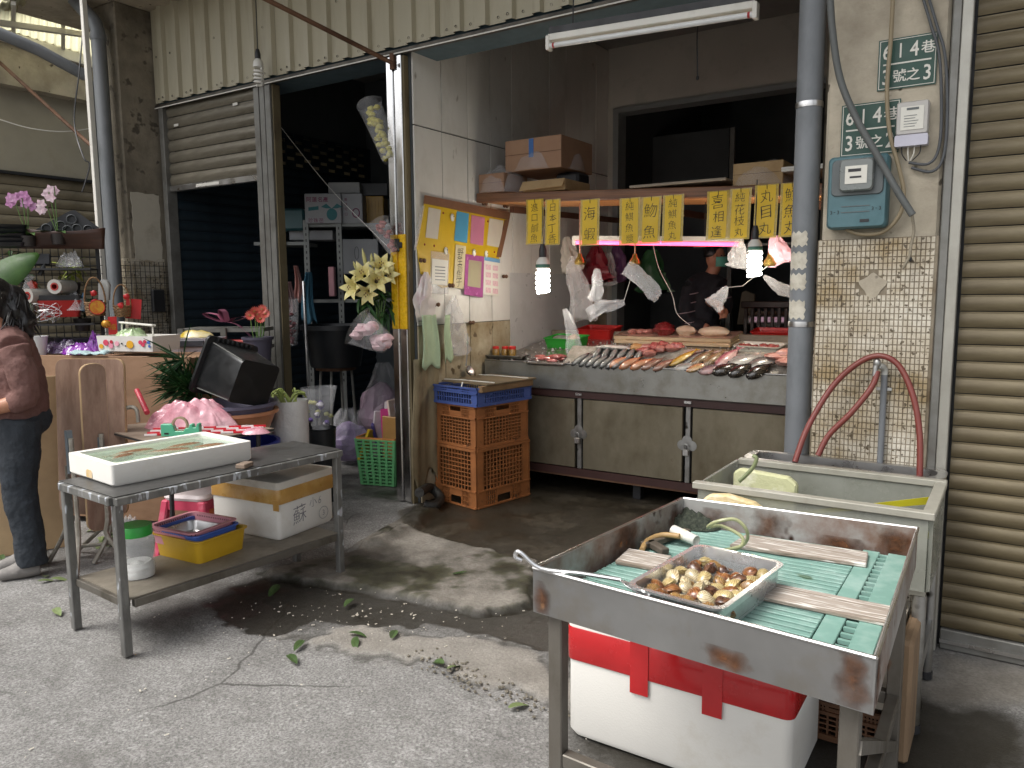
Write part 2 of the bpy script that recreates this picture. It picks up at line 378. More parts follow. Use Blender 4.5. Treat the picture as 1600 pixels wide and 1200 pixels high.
    gl = rg(nz(3.3, 5), .36, .6, .6, .28); b.inputs['Specular IOR Level'].default_value = .35
    rr = n.new('ShaderNodeMix'); rr.data_type = 'FLOAT'; L.new(wt, rr.inputs[0]); rr.inputs[2].default_value = .92; L.new(gl, rr.inputs[3]); L.new(rr.outputs[0], b.inputs['Roughness'])
    bp = n.new('ShaderNodeBump'); bp.inputs['Distance'].default_value = .006
    L.new(rg(wt, 0, 1, 1.0, .3), bp.inputs['Strength']); L.new(nz(95, 6, .75), bp.inputs['Height']); L.new(bp.outputs[0], b.inputs['Normal'])
ground_nodes(gm)

# ================================================================== FACADE AND BUILDING SHELL
M_CONC = mat('concrete', '#8d8474', .9, var=.22, scale=3, bump=.5, bscale=30, c2='#5d564a', c2amt=.45, c2scale=2.2, c3='#5a5348', c3amt=.36, c3scale=11)
M_CONCL = mat('concrete_light', '#b5ab98', .9, var=.16, scale=4, bump=.4, bscale=40, c2='#8a8070', c2amt=.42, c2scale=3, c3='#544c40', c3amt=.30, c3scale=16)
M_FASC = mat('beige_sheet', '#a9a28c', .55, var=.05, scale=2, c2='#857d68', c2amt=.33, c2scale=2, stretch=(3,1,.4), rnd=.03)
M_STEEL = mat('stainless', (.62,.61,.60), .32, metal=1, var=.12, scale=5, c2='#7d766c', c2amt=.3, c2scale=6, bump=.05)
M_STEELD = mat('stainless_dull', (.36,.355,.34), .42, metal=.85, var=.18, scale=4, c2='#5c574c', c2amt=.45, c2scale=3.2, c3='#3d3830', c3amt=.3, c3scale=9, rvar=.12)
M_GALV = mat('grey_channel', '#7c7b76', .5, metal=.35, var=.14, scale=5, c2='#5b564e', c2amt=.4, c2scale=4)
M_SHUT = mat('shutter_brown', '#73684f', .45, metal=.25, var=.08, scale=3, c2='#574c38', c2amt=.42, c2scale=5, stretch=(.5,1,3), rnd=.05, c3='#4a4338', c3amt=.28, c3scale=14)
M_SHUTL = mat('shutter_grey', '#7b7567', .42, metal=.3, var=.1, scale=3, c2='#514a3e', c2amt=.45, c2scale=4, stretch=(.5,1,3), rnd=.09)
M_NAVY = mat('navy_shutter', '#27343d', .5, metal=.2, var=.15, scale=4, c2='#1a242b', c2amt=.4, rnd=.06)
M_SOFF = mat('soffit_blue_grey', '#52646c', .6, var=.1, c2='#3d4a50', c2amt=.3)
M_PIPE = mat('pvc_grey', '#74777a', .5, var=.12, scale=4, c2='#555a5c', c2amt=.35, c2scale=5, stretch=(1,1,.4))
M_PWHITE = mat('white_board', '#d3d0c9', .55, var=.06, scale=2, c2='#b3aea4', c2amt=.34, c2scale=2.5, stretch=(1,1,.5), rnd=.03, c3='#807868', c3amt=.25, c3scale=9)
M_PDIRT = mat('dirty_board', '#b3a991', .6, var=.1, scale=3, c2='#7d6a48', c2amt=.47, c2scale=3.3, c3='#57472e', c3amt=.34, c3scale=9)
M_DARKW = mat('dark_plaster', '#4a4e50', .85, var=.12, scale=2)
M_BLACK = mat('black_metal', (.02,.02,.022), .5, var=.1)
M_WHITEP = mat('white_paint', '#d8d5cc', .5, var=.06, c2='#a9a497', c2amt=.3)
M_RUST = mat('rusty_steel', '#7a5a44', .7, metal=.3, var=.2, c2='#4a3020', c2amt=.5)

# corrugated fascia: sheets of four ribs each
FZ0, FZ1 = 3.215, 4.0
fas = thing('corrugated_fascia', 'beige corrugated metal fascia above the shop openings', 'fascia', (-3.5, YF, FZ0))
def rib_sheet(x0, n, pitch, y, z0, z1, d=.032):
    mb = MB(); prof = []
    for i in range(n):
        b = x0+i*pitch
        prof += [(b, 0), (b+.122, 0), (b+.134, -d), (b+.186, -d), (b+pitch-.002, 0)]
    fs = []; vs = []
    for z in (z0, z1): vs += [(px, y+py, z) for px, py in prof]
    k = len(prof); return mb.add(vs, [(i, i+1, k+i+1, k+i) for i in range(k-1)])
x = -6.50; PITCH = .2; i = 0
screw_me = MB().lathe([(.0, -.004), (.006, -.004), (.009, 0), (.009, .002)], 8, rot=Matrix.Rotation(R(90), 3, 'X'))
scr0 = None
while x < -.2:
    o = rib_sheet(x, 4, PITCH, YF-.002*(i % 2), FZ0, FZ1).build('panel', M_FASC, fas, w=True, solid=.003)
    for k in range(4):
        for zz, dx in ((FZ0+.035, .06), (FZ0+.40+.03*random.uniform(-1,1), .06), (FZ0+.03, .158)):
            if zz > FZ0+.2 and random.random() < .35: continue
            if dx > .1 and k % 2: continue
            pt = (x+k*PITCH+dx-(-3.5)+random.uniform(-.01,.01), -.004-(.032 if dx > .1 else 0), zz-FZ0)
            if scr0 is None: scr0 = screw_me.build('screw', M_BLACK, fas); scr0.location = pt
            else: copy_part(scr0, fas, pt)
    x += .8; i += 1
# beam behind the fascia with its flashing strip
bm_ = thing('lintel_beam', 'blue grey lintel boxed in below the beige fascia', 'beam', (-3.5, 4.4, 3.18))
MB().box(-6.5, -.75, YF+.03, 4.55, 3.19, 3.95).build('beam', M_SOFF, bm_, w=True)
MB().box(-6.5, -.75, YF-.012, YF+.028, 3.172, 3.198).build('flashing', mat('dark_flashing', '#5c564d', .5, metal=.4, c2='#2e2a26', c2amt=.45, c2scale=8, var=.2), bm_, w=True)
MB().box(-6.5, -.75, YF-.016, YF-.013, 3.168, 3.176).build('drip_edge', M_WHITEP, bm_, w=True)
tag(MB().box(-7.5, 1.5, 3.45, 4.6, 4.0, 4.22).build('concrete_slab', M_CONCL, bevel=.01), 'stained concrete slab overhanging the beige corrugated fascia', 'slab')
# sheet-metal awning over the pavement, carried by the brace rod
sa = thing('street_awning', 'sheet metal awning on steel ribs over the pavement above the stall fronts', 'awning', (-2, 2.8, 4.2))
for k in range(9):
    x0 = -6.3+k*1.0
    MB().add([(x0, 3.449, 4.12), (x0+.99, 3.449, 4.12), (x0+.99, 1.75, 4.42), (x0, 1.75, 4.42)], [(0,1,2,3)]).build('sheet', M_GALV, sa, w=True, solid=.006)
for k in range(4): MB().bar((-6+k*2.6, 3.44, 4.08), (-6+k*2.6, 1.76, 4.375), .05, .05).build('rib', M_RUST, sa, w=True)
# ceiling, back wall of the fish shop, room behind
struct(MB().box(-6.9, .3, 4.552, 10.5, 3.95, 4.05).build('ceiling', mat('ceiling_grey', '#8b8a86', .9, var=.08)))
bw = thing('back_wall', 'plain grey plaster wall over the dark doorway of the fish stall', 'wall', (-2.4, BY, 0))
M_BACKW = mat('back_plaster', '#b2aea5', .85, var=.06, scale=2, c2='#8e8a80', c2amt=.3)
MB().box(WX, -.8, BY, BY+.12, 3.36, 3.949).build('header', M_BACKW, bw, w=True)
MB().box(WX, -3.53, BY, BY+.12, 0, 3.359).build('jamb', M_BACKW, bw, w=True)
MB().box(-3.529, -3.47, BY-.03, BY+.15, 0, 3.358).build('door_frame', mat('alu_frame', '#8f9291', .4, metal=.4, var=.08), bw, w=True)
MB().box(-3.469, -.8, BY-.03, BY+.15, 3.31, 3.357).build('door_frame', MATS['alu_frame'], bw, w=True)
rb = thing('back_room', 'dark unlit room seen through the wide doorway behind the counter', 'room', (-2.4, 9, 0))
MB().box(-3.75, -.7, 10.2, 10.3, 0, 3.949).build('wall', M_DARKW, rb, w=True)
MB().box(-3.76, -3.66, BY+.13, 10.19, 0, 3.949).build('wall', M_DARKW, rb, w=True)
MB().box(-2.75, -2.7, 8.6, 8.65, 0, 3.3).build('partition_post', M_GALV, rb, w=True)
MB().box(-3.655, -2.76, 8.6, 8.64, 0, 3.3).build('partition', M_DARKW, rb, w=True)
# right side wall (behind the tiled pillar)
tag(MB().box(-.78, -.27, 3.78, 10.3, 0, 3.949).build('party_wall', M_CONC), 'bare concrete party wall behind the tiled pillar', 'wall')
# left party wall between fish stall and flower shop, clad with white boards on the fish side
pw = thing('board_wall', 'white board wall with stained lower half along the fish stall', 'wall', (WX, 5.7, 0))
MB().box(WX-.14, WX-.014, YF+.06, BY+.1, 0, 3.94).build('core', M_DARKW, pw, w=True)
seam = [gx(u, 150, WX).y for u in (640,689,729,765,799,829,858,884,909,931)]
ystrips = sorted(seam)+[BY-.003]; ystrips[0] = YF+.065
for i in range(len(ystrips)-1):
    a, b = ystrips[i]+.004, ystrips[i+1]-.004
    for z0, z1, m in ((.0, 1.30, M_PDIRT), (1.306, 2.70, M_PWHITE), (2.71, 3.93, M_PWHITE)):
        if i >= 4 and z0 == 0: z1 = 1.30
        d = random.uniform(0, .004)
        MB().box(WX-.012, WX+d, a, b, z0, z1).build('board', m, pw, w=True)
tag(MB().box(WX+.006, WX+.010, 5.47, 6.9, .98, 1.70).build('wall_sheet', mat('sheet_metal_white', '#c7c6c4', .35, metal=.15, var=.05, c2='#a09c94', c2amt=.33, c2scale=2, c3='#7a5c34', c3amt=.2, c3scale=5)), 'pale smooth metal sheet fixed on the board wall above the counter', 'sheet')
# stainless pole between the shops
pole = thing('steel_pole', 'shiny stainless steel pole with a yellow taped middle between the shops', 'pole', (-3.71, YF, 0))
M_POLE = mat('mirror_steel', (.72,.71,.70), .2, metal=1, var=.06, c2='#8d8178', c2amt=.3, c2scale=7, stretch=(1,1,.3), bump=.04)
def pole_piece(z0, z1, m, nm, g=0.0):
    mb = MB()
    for a, b in ((-3.785, -3.727), (-3.724, -3.709), (-3.706, -3.648)):
        yy = YF if (b-a) > .03 else YF+.012
        mb.box(a-g, b+g, yy-g, YF+.055+g, z0, z1)
    return mb.build(nm, m, pole, w=True, bevel=.004)
pole_piece(.01, 3.165, M_POLE, 'shaft'); 
zt = [gy(640, v, YF).z for v in (515, 365)]
M_YTAPE = mat('yellow_film', '#dcae1c', .3, var=.12, scale=30, c2='#b98f14', c2amt=.4, c2scale=22)
pole_piece(zt[0], zt[1], M_YTAPE, 'yellow_tape', .0022)
lt = MB(); zl = gy(625, 383, YF).z
lt.box(-3.735, -3.695, YF-.018, YF-.001, zl-.045, zl+.045); lt.box(-3.76, -3.67, YF-.014, YF-.001, zl-.02, zl+.02)
lt.build('latch', M_BLACK, pole, w=True, bevel=.004)
zl = gy(617, 97, YF).z
MB().box(-3.735, -3.695, YF-.02, YF-.001, zl-.05, zl+.06).build('bracket', M_RUST, pole, w=True, bevel=.004)
MB().box(WX-.047, WX-.03, YF+.012, YF+.058, 0, 3.16).build('edge_strip', mat('yellowed_wood', '#6f6349', .7, c2='#4a4030', c2amt=.4), pole, w=True)
# brace rod from the pole up to the street canopy
a = gy(612, 98, YF-.04); b = gy(418, 0, 3.35)
tag(MB().tube([a, b, b+(b-a)*.6], .016, 8).build('brace_rod', M_RUST), 'rusty steel rod slanting up from the top of the stainless pole', 'rod')
# double channel post in the flower shop opening
post = thing('channel_post', 'grey double channel shutter post beside the flower pots', 'post', (-5.05, YF, 0))
for a, b, y0 in ((-5.195, -5.135, 0), (-5.13, -5.075, .006), (-5.06, -5.0, .0)):
    MB().box(a, b, YF+y0, YF+.09, 0, 3.17).build('channel', M_GALV, post, w=True, bevel=.003)
MB().box(-4.998, -4.985, YF+.02, YF+.09, 0, 3.17).build('trim', MATS['yellowed_wood'], post, w=True)
MB().box(-6.46, -6.40, YF-.01, YF+.09, 0, 3.17).build('channel', M_GALV, post, w=True, bevel=.003)
# roller shutter: every slat its own piece
def slat_mesh(x0, x1, h, curve=.012, n=5):
    mb = MB()
    pr = [(0, .004)]+[(-curve*math.sin(math.pi*k/n)-.001, .006+(h-.014)*k/n) for k in range(n+1)]+[(.004, h-.006), (.004, h)]
    vs = []
    for X in (x0, x1): vs += [(X, y, z) for y, z in pr]
    k = len(pr); return mb.add(vs, [(i, i+1, k+i+1, k+i) for i in range(k-1)])
sh = thing('roller_shutter', 'half raised grey roller shutter in front of the flower shop', 'shutter', (-5.8, YF+.04, 2.45))
z = 2.50; s0 = None
while z < 3.16:
    if s0 is None: s0 = slat_mesh(-.60, .60, .098).build('slat', M_SHUTL, sh, smooth=True); s0.location = (0, 0, z-2.45)
    else: copy_part(s0, sh, (0, 0, z-2.45))
    z += .098
MB().box(-.6, .6, -.02, .025, 0, .048).build('bottom_bar', M_STEEL, sh, bevel=.003)
MB().box(-.22, .1, -.0225, -.0205, .012, .036).build('sticker', M_WHITEP, sh)
for dx, zz in ((.35, .62), (-.46, .55)):
    MB().box(dx-.03, dx+.03, -.018, -.013, zz, zz+.02).build('paper_scrap', M_WHITEP, sh)
rs = thing('roller_shutter', 'closed brown roller shutter beside the tiled pillar', 'shutter', (.9, 3.68, 0))
z = .09; s0 = None; k = 0
while z < 3.4:
    if s0 is None: s0 = slat_mesh(-1.1, 1.6, .068, .009).build('slat', M_SHUT, rs, smooth=True); s0.location = (0, 0, z)
    else: copy_part(s0, rs, (0, 0, z))
    z += .068
MB().box(-1.12, 1.6, .03, .06, 0, 3.4).build('light_stop', M_BLACK, rs)  # added dark sheet, keeps light from leaking between the slats
MB().box(-1.1, 1.6, -.016, .02, 0, .088).build('bottom_rail', M_GALV, rs, bevel=.004)
MB().box(-1.1, 1.6, -.024, -.017, .03, .045).build('rail_lip', M_STEEL, rs)
vs_ = None
for v in (5, 55, 110, 165):
    zc = gy(1575, v, 3.66).z; zc = .09+.068*round((zc-.09-.034)/.068)+.036
    for q in range(4):
        xx = -.67+q*.62
        mb = MB().prism([(xx+.02+.02*math.cos(t)*(-1), zc+.012*math.sin(t)) for t in np.linspace(R(90), R(-90), 7)]+[(xx+.23+.02*math.cos(t), zc+.012*math.sin(t)) for t in np.linspace(R(-90), R(90), 7)], 0, .002, lambda x_, y_, h: (x_, -.0135-h, y_))
        mb.build('vent_slot', M_BLACK, rs)
# guide rail left of it
gd = thing('shutter_guide', 'tall steel guide channel between the tiled pillar and the brown shutter', 'channel', (-.27, 3.62, 0))
MB().box(-.283, -.252, 3.628, 3.70, 0, 3.4).build('channel', M_GALV, gd, w=True, bevel=.003)
MB().box(-.2505, -.212, 3.622, 3.70, 0, 3.4).build('channel', mat('white_steel', '#aaa79d', .4, metal=.35, var=.15, c2='#7e7a70', c2amt=.4), gd, w=True, bevel=.003)
# ------------------------------------------------------------------ right pillar with mosaic tiles
pil = thing('tiled_pillar', 'concrete pillar clad in small white mosaic tiles with a red hose', 'pillar', (-.55, 3.7, 0))
PX0, PX1, PYF = -.745, -.29, 3.645
MB().box(PX0, PX1, PYF, 3.77, 0, 3.39).build('core', M_CONCL, pil, w=True, bevel=.012)
M_TILE = mat('mosaic_tile', '#cfc8b9', .35, var=.12, scale=30, c2='#9a8765', c2amt=.5, c2scale=5, c3='#5a4e3c', c3amt=.37, c3scale=45, bump=.2, bscale=60)
ztop = gy(1375, 372, PYF).z
MB().box(PX0-.012, PX1+.004, PYF-.012, PYF-.001, 0, ztop).build('mortar_bed', mat('mortar', '#8f8574', .95, c2='#5a4c38', c2amt=.5, c2scale=5, var=.2), pil, w=True, bevel=.003)
mb = MB(); tw, th = .0175, .0265; zz = .01; r_ = 0
while zz < ztop-.02:
    xx = PX0-.008; 
    while xx+tw < PX1+.002:
        cx, cz = xx+tw/2, zz+th/2
        bare = (abs(cx+.53)/.055)**2+(abs(cz-1.56)/.05)**2 < 1+.6*mnoise.noise(Vector((cx*30, cz*30, 0)))
        if not bare:
            d = random.uniform(.002, .004); t = .0016
            mb.add([(xx+t, PYF-.012, zz+t), (xx+tw-t, PYF-.012, zz+t), (xx+tw-t, PYF-.012, zz+th-t), (xx+t, PYF-.012, zz+th-t),
                    (xx+t+.001, PYF-.012-d, zz+t+.001), (xx+tw-t-.001, PYF-.012-d, zz+t+.001), (xx+tw-t-.001, PYF-.012-d, zz+th-t-.001), (xx+t+.001, PYF-.012-d, zz+th-t-.001)],
                   [(4,5,6,7),(0,1,5,4),(1,2,6,5),(2,3,7,6),(3,0,4,7)])
        xx += tw
    zz += th
mb.build('tile', M_TILE, pil, w=True, kind='stuff')
MB().prism([(-.5265+.05*math.cos(a)*(1+.25*math.sin(3*a)), 1.56+.046*math.sin(a)*(1+.2*math.cos(4*a))) for a in np.linspace(0, 6.28, 26)[:-1]], 0, .004, lambda x_, y_, h: (x_, PYF-.0125-h, y_)).build('mortar_patch', MATS['concrete_light'], pil, w=True)
# grey downpipe beside it
gp_ = thing('drain_pipe', 'fat grey drain pipe with torn white stickers beside the tiled pillar', 'pipe', (-.84, 3.72, 0))
pc = (-.832, 3.71); mb = MB().tube([(pc[0], pc[1], 0), (pc[0], pc[1], 3.17)], .056, 20); mb.build('pipe', M_PIPE, gp_, w=True, smooth=True)
for v in (160, 507):
    z = gy(1285, v, 3.68).z; MB().lathe([(.0585, z-.012), (.0595, z), (.0585, z+.012)], 20, (pc[0], pc[1], 0)).build('clamp', M_STEEL, gp_, w=True, smooth=True)
M_STK = mat('torn_paper', '#c9c3b4', .8, var=.08, c2='#a49c8a', c2amt=.4, c2scale=20)
for v0, v1 in ((362, 384), (394, 420), (428, 452), (470, 498)):
    z1, z0 = gy(1262, v0, 3.66).z, gy(1262, v1, 3.66).z; mb = MB()
    def f(a, b, z0=z0, z1=z1):
        an = R(-150+85*a+3*math.sin(b*17)+2*math.sin(b*41)); return (pc[0]+.0572*math.cos(an), pc[1]+.0572*math.sin(an), z0+(z1-z0)*b+.006*math.sin(a*19+z0*9)*(1 if b in (0, 1) else 0))
    mb.grid(12, 8, f).build('sticker', M_STK, gp_, w=True, smooth=True)
# ------------------------------------------------------------------ left column, neighbour wall, pipes, awning
CXr, CYf = -6.52, 3.89
cl = thing('concrete_column', 'grimy concrete corner column with a white patch and mosaic foot', 'column', (-6.75, 4.1, 0))
cxl = gy(155, 200, CYf).x
MB().box(cxl, CXr, CYf, 4.36, 0, 4.0).build('core', M_CONC, cl, w=True, bevel=.01)
M_PATCH = mat('patch_paint', '#c2bbab', .8, var=.06, c2='#968c7a', c2amt=.3, c2scale=6)
def ragged(u0, v0, u1, v1, X, nn=10):
    a, b = gx(u0, v0, X), gx(u1, v1, X); pts = []
    for i in range(nn): pts.append((a.y+(b.y-a.y)*i/nn, b.z+.008*random.uniform(-1,1)))
    for i in range(nn): pts.append((b.y+.008*random.uniform(-1,1), b.z+(a.z-b.z)*i/nn))
    for i in range(nn): pts.append((b.y+(a.y-b.y)*i/nn, a.z+.008*random.uniform(-1,1)))
    for i in range(nn): pts.append((a.y+.008*random.uniform(-1,1), a.z+(b.z-a.z)*i/nn))
    return pts
for q in ((204, 300, 254, 407), (220, 416, 249, 431)):
    MB().prism(ragged(*q, CXr), 0, .004, lambda y_, z_, h: (CXr+.001+h, y_, z_)).build('paint_patch', M_PATCH, cl, w=True)
mb = MB(); zt2 = gx(210, 408, CXr).z; zz = .6
while zz < zt2:
    yy = CYf+.01
    while yy < 4.2:
        mb.box(CXr, CXr+.003, yy+.0015, yy+.0225, zz+.0015, zz+.0285); yy += .024
    xx = cxl+.02
    while xx < CXr-.02:
        mb.box(xx+.0015, xx+.0225, CYf-.003, CYf, zz+.0015, zz+.0285); xx += .024
    zz += .03
mb.build('tile', M_TILE, cl, w=True, kind='stuff')
# neighbour building across the side alley (its wall faces us at a slant)
NX = -8.5
nb = thing('neighbour_building', 'pale concrete neighbour building with a closed gold brown shutter', 'building', (NX-.2, 4, 0))
M_NBW = mat('neighbour_wall', '#a49d8c', .9, var=.1, scale=2, c2='#8a8270', c2amt=.35, c2scale=2)
zA, zB = 2.775, 3.575
MB().box(NX-.3, NX, -4, 9, zA, zB).build('wall', M_NBW, nb, w=True)
MB().box(NX-.3, NX+.16, -4, 9, zB, 4.12).build('parapet', M_CONCL, nb, w=True)
MB().box(NX-.1, NX+.03, -4, 9, zA-.03, zA-.002).build('lintel_strip', M_BLACK, nb, w=True)
z = zA-.13; s0 = None
while z > 0:
    if s0 is None: s0 = slat_mesh(-4, 4.5, .1).build('slat', mat('shutter_gold', '#8d826c', .5, metal=.2, var=.08, c2='#6a604c', c2amt=.4, rnd=.06), nb, smooth=True); s0.location = (.17, 0, z); s0.rotation_euler = (0, 0, R(90))
    else: copy_part(s0, nb, (.17, 0, z), (0, 0, R(90)))
    z -= .1
MB().box(NX-.12, NX-.10, -4, 9, 0, zA).build('light_stop', M_BLACK, nb, w=True)  # unseen sheet added to close the bright gaps between slats
# awning over the alley: translucent sheets on white beams
aw = thing('alley_awning', 'bright translucent corrugated awning on white steel beams over the alley', 'awning', (-8, 3, 4.1))
MAW = bpy.data.materials.new('translucent_sheet'); MAW.use_nodes = True; MATS['translucent_sheet'] = MAW
_n = MAW.node_tree.nodes; _t = _n.new('ShaderNodeBsdfTranslucent'); _d = _n.new('ShaderNodeMixShader'); _d.inputs[0].default_value = .8
_t.inputs[0].default_value = (.9,.88,.72,1); _n['Principled BSDF'].inputs['Base Color'].default_value = (.8,.78,.66,1)
MAW.node_tree.links.new(_n['Principled BSDF'].outputs[0], _d.inputs[1]); MAW.node_tree.links.new(_t.outputs[0], _d.inputs[2]); MAW.node_tree.links.new(_d.outputs[0], _n['Material Output'].inputs[0])
aA, aB, aC, aD = gx(-40, 30, -8.3), gx(146, 88, -8.3), gx(146, 14, -7.3), gx(-40, 8, -7.3)
def awf(s_, t_, dz=0): p = (aA*(1-s_)+aB*s_)*(1-t_)+(aD*(1-s_)+aC*s_)*t_; return (p.x, p.y, p.z+dz)
for q in range(6):
    mb = MB(); mb.grid(9, 1, lambda a, b: awf(-.15+(q+a)*.215, -.1+b*1.3, .012*(1 if int(a*9+.5)%3 == 0 else 0)))
    mb.build('sheet', MAW, aw, w=True, solid=.003)
for t_, wd in ((0, .10), (.62, .05)): MB().bar(awf(-.2, t_, -.07), awf(1.15, t_, -.07), .05, wd).build('beam', M_WHITEP, aw, w=True, bevel=.004)
for s_ in (.3, .72): MB().bar(awf(s_, -.1, -.02), awf(s_, 1.2, -.02), .035, .03).build('purlin', M_WHITEP, aw, w=True)
# canopy edge beam above the alley mouth
a, b = gy(-60, 24, 3.35), gy(150, 31, 3.35)
tag(MB().box(-11, -6.95, 3.3, 3.42, a.z-.02, a.z+.5).build('steel_gutter', mat('gutter_dark', '#4c535a', .5, metal=.3, var=.1)), 'dark grey steel gutter beam over the alley mouth', 'gutter')
# grey downpipes on the column
def pipe_px(ps, Y, r, nm='pipe', parent=None, m=None, n=12): return MB().tube([gy(u, v, Y) for u, v in ps], r, n).build(nm, m or M_PIPE, parent, w=parent is not None, smooth=True)
Y0 = 3.78
dnp = thing('downpipe', 'pair of grey downpipes with an elbow beside the grimy column', 'pipe', gy(170, 520, Y0))
zc = gy(170, 420, Y0).z; xa, xb = gy(168, 300, Y0).x+.02, gy(158, 300, Y0).x-.045
e1 = gy(146, 42, Y0)
MB().tube([(xa, Y0, .5), (xa, Y0, e1.z-.05), (xa-.03, Y0, e1.z+.03), tuple(gy(112, -6, Y0-.05))], .058, 14).build('pipe', M_PIPE, dnp, w=True, smooth=True)
MB().tube([(xb-.03, Y0+.02, .5), (xb-.03, Y0+.02, gy(142, 125, Y0).z), ], .042, 12).build('pipe', M_PIPE, dnp, w=True, smooth=True)
MB().tube([(xb-.03, Y0-.02, gy(142, 118, Y0).z), tuple(gy(60, 78, Y0-.35)), tuple(gy(-40, 35, Y0-.75))], .048, 12).build('branch', M_PIPE, dnp, w=True, smooth=True)
MB().lathe([(.062, 0), (.066, .03), (.062, .06)], 14, (xa, Y0, e1.z-.12)).build('collar', M_PIPE, dnp, w=True, smooth=True)
a = gy(139, 130, 3.55); MB().box(a.x-.02, a.x+.02, 3.53, 3.57, 0, a.z+.6)
tag(MB().box(a.x-.02, a.x+.02, 3.53, 3.57, 0, a.z+.7).build('white_post', M_WHITEP, bevel=.003), 'thin white painted post beside the grey downpipes', 'post')
a, b = gx(0, 98, -8.0), gy(143, 228, 3.6); tag(MB().tube([a+(a-b)*.3, b], .016, 8).build('tie_rod', M_RUST), 'thin rusty tie rod slanting down across the neighbour wall', 'rod')
# ================================================================== shared builders
def rr(w_, d_, r, k=4):
    """rounded rectangle outline"""
    r = min(r, w_/2-1e-4, d_/2-1e-4); out = []
    for cx, cy, a0 in ((w_/2-r, d_/2-r, 0), (-w_/2+r, d_/2-r, 90), (-w_/2+r, -d_/2+r, 180), (w_/2-r, -d_/2+r, 270)):
        for i in range(k+1): a = R(a0+90*i/k); out.append((cx+r*math.cos(a), cy+r*math.sin(a)))
    return out
def rrloft(rings, k=4, cap0=True, cap1=False):
    """rings of (width, depth, radius, z) joined into a skin"""
    mb = MB(); vs = []; n = 4*(k+1)
    for w_, d_, r, z in rings: vs += [(x, y, z) for x, y in rr(w_, d_, r, k)]
    fs = [(i*n+j, i*n+(j+1)%n, (i+1)*n+(j+1)%n, (i+1)*n+j) for i in range(len(rings)-1) for j in range(n)]
    if cap0: fs.append(tuple(range(n-1,-1,-1)))
    if cap1: fs.append(tuple((len(rings)-1)*n+j for j in range(n)))
    return mb.add(vs, fs)
def pan_rings(w_, d_, h, r=.03, t=.004, slope=.85, lip=.012):
    """open tray: outside up, over the lip, inside down"""
    wb, db = w_*slope, d_*slope; e = (w_-wb)
    return [(wb, d_-e, r, 0), (w_-2*lip, d_-2*lip, r, h-.006), (w_, d_, r+.004, h-.006), (w_, d_, r+.004, h), (w_-2*lip-2*t, d_-2*lip-2*t, r, h), (wb-2*t, d_-e-2*t, r, t)]
def pan(name, m, w_, d_, h, parent=None, **kw):
    rg_ = pan_rings(w_, d_, h, **kw); return rrloft(rg_, cap0=True, cap1=True).build(name, m, parent, smooth=True)
def pouch_mb(L_, wt, wb, dp, folds=5, seed=0, n=22, m=12, open_=False):
    """limp plastic bag hanging from z=0 down to -L_, gathered at the top"""
    rd = random.Random(seed); ph = [rd.uniform(0, 6.28) for _ in range(6)]; mb = MB(); vs = []; fs = []
    for j in range(m+1):
        t = j/m; w_ = wt+(wb-wt)*(t**.7); d_ = max(.004, dp*math.sin(math.pi*min(1, t*.9+.08)))
        for i in range(n):
            a = 2*math.pi*i/n; f = 1+.22*math.sin(folds*a+ph[0]+t*2)*(1-.5*t)+.12*math.sin((folds+3)*a+ph[1]-t*5)
            sway = .05*L_*math.sin(t*4+ph[2])
            cr = mnoise.noise(Vector((math.cos(a)*2.5+seed, math.sin(a)*2.5, t*7)))*.12*(wb+.03)*(.3+t)
            vs.append(((w_/2*f+cr)*math.cos(a)+sway, (d_/2*f+cr)*math.sin(a), -L_*t+.04*L_*math.sin(2*a+ph[3])*t+cr*.4))
    for j in range(m):
        for i in range(n): fs.append((j*n+i, j*n+(i+1)%n, (j+1)*n+(i+1)%n, (j+1)*n+i))
    if not open_: fs.append(tuple(range(m*n, m*n+n)))
    return mb.add(vs, fs)
def heap_mb(w_, d_, h, seed=0, n=26, amp=.35, fine=.12, flat=0.0):
    """crumpled bag or heap lying on z=0"""
    def f(a, b):
        x, y = (a-.5)*2, (b-.5)*2; r = max(abs(x), abs(y)); rad = math.hypot(x, y); 
        if rad > 1e-6: k = r/rad; x, y = x*k, y*k
        rr_ = min(1, math.hypot(x, y)); z = h*max(0, 1-rr_**2.2)**.6
        q = fbm(x*1.6+seed*7.7, y*1.6, seed, 3)*amp; g = abs(mnoise.noise(Vector((x*4+seed, y*4, seed*2.))))*fine*2-fine
        return (x*w_/2*(1+.12*mnoise.noise(Vector((x*2, y*2, seed)))), y*d_/2*(1+.12*mnoise.noise(Vector((x*2, y*2, seed+9)))), max(.002, z*(1+q)+h*g*(z > 0.01)))
    return MB().grid(n, n, f)
def drape_mb(w_, L_, folds=4, amp=.02, n=22, m=14, seed=0, spread=.2, rag=.0):
    rd = random.Random(seed); p = [rd.uniform(0, 6) for _ in range(4)]
    def f(a, b):
        x = (a-.5)*w_*(1-spread*(1-b)); y = amp*math.sin(a*folds*6.28+p[0]+b)+amp*.5*math.sin(a*folds*2.3*6.28+p[1]); 
        return (x+.01*math.sin(b*5+p[2]), y*(1-.3*b), -L_*b*(1+rag*math.sin(a*9+p[3])))
    return MB().grid(n, m, f)
PL = {}
def plastic(name, c='#888888', rough=.42, **kw): return mat('plastic_'+name, c, rough, var=kw.pop('var', .08), scale=kw.pop('scale', 8), **kw)
FILM = film('clear_film', alpha=.17); FILMW = film('white_film', (.78,.77,.77), .22, .26); FILMP = film('pink_film', (.85,.48,.55), .35, .42)
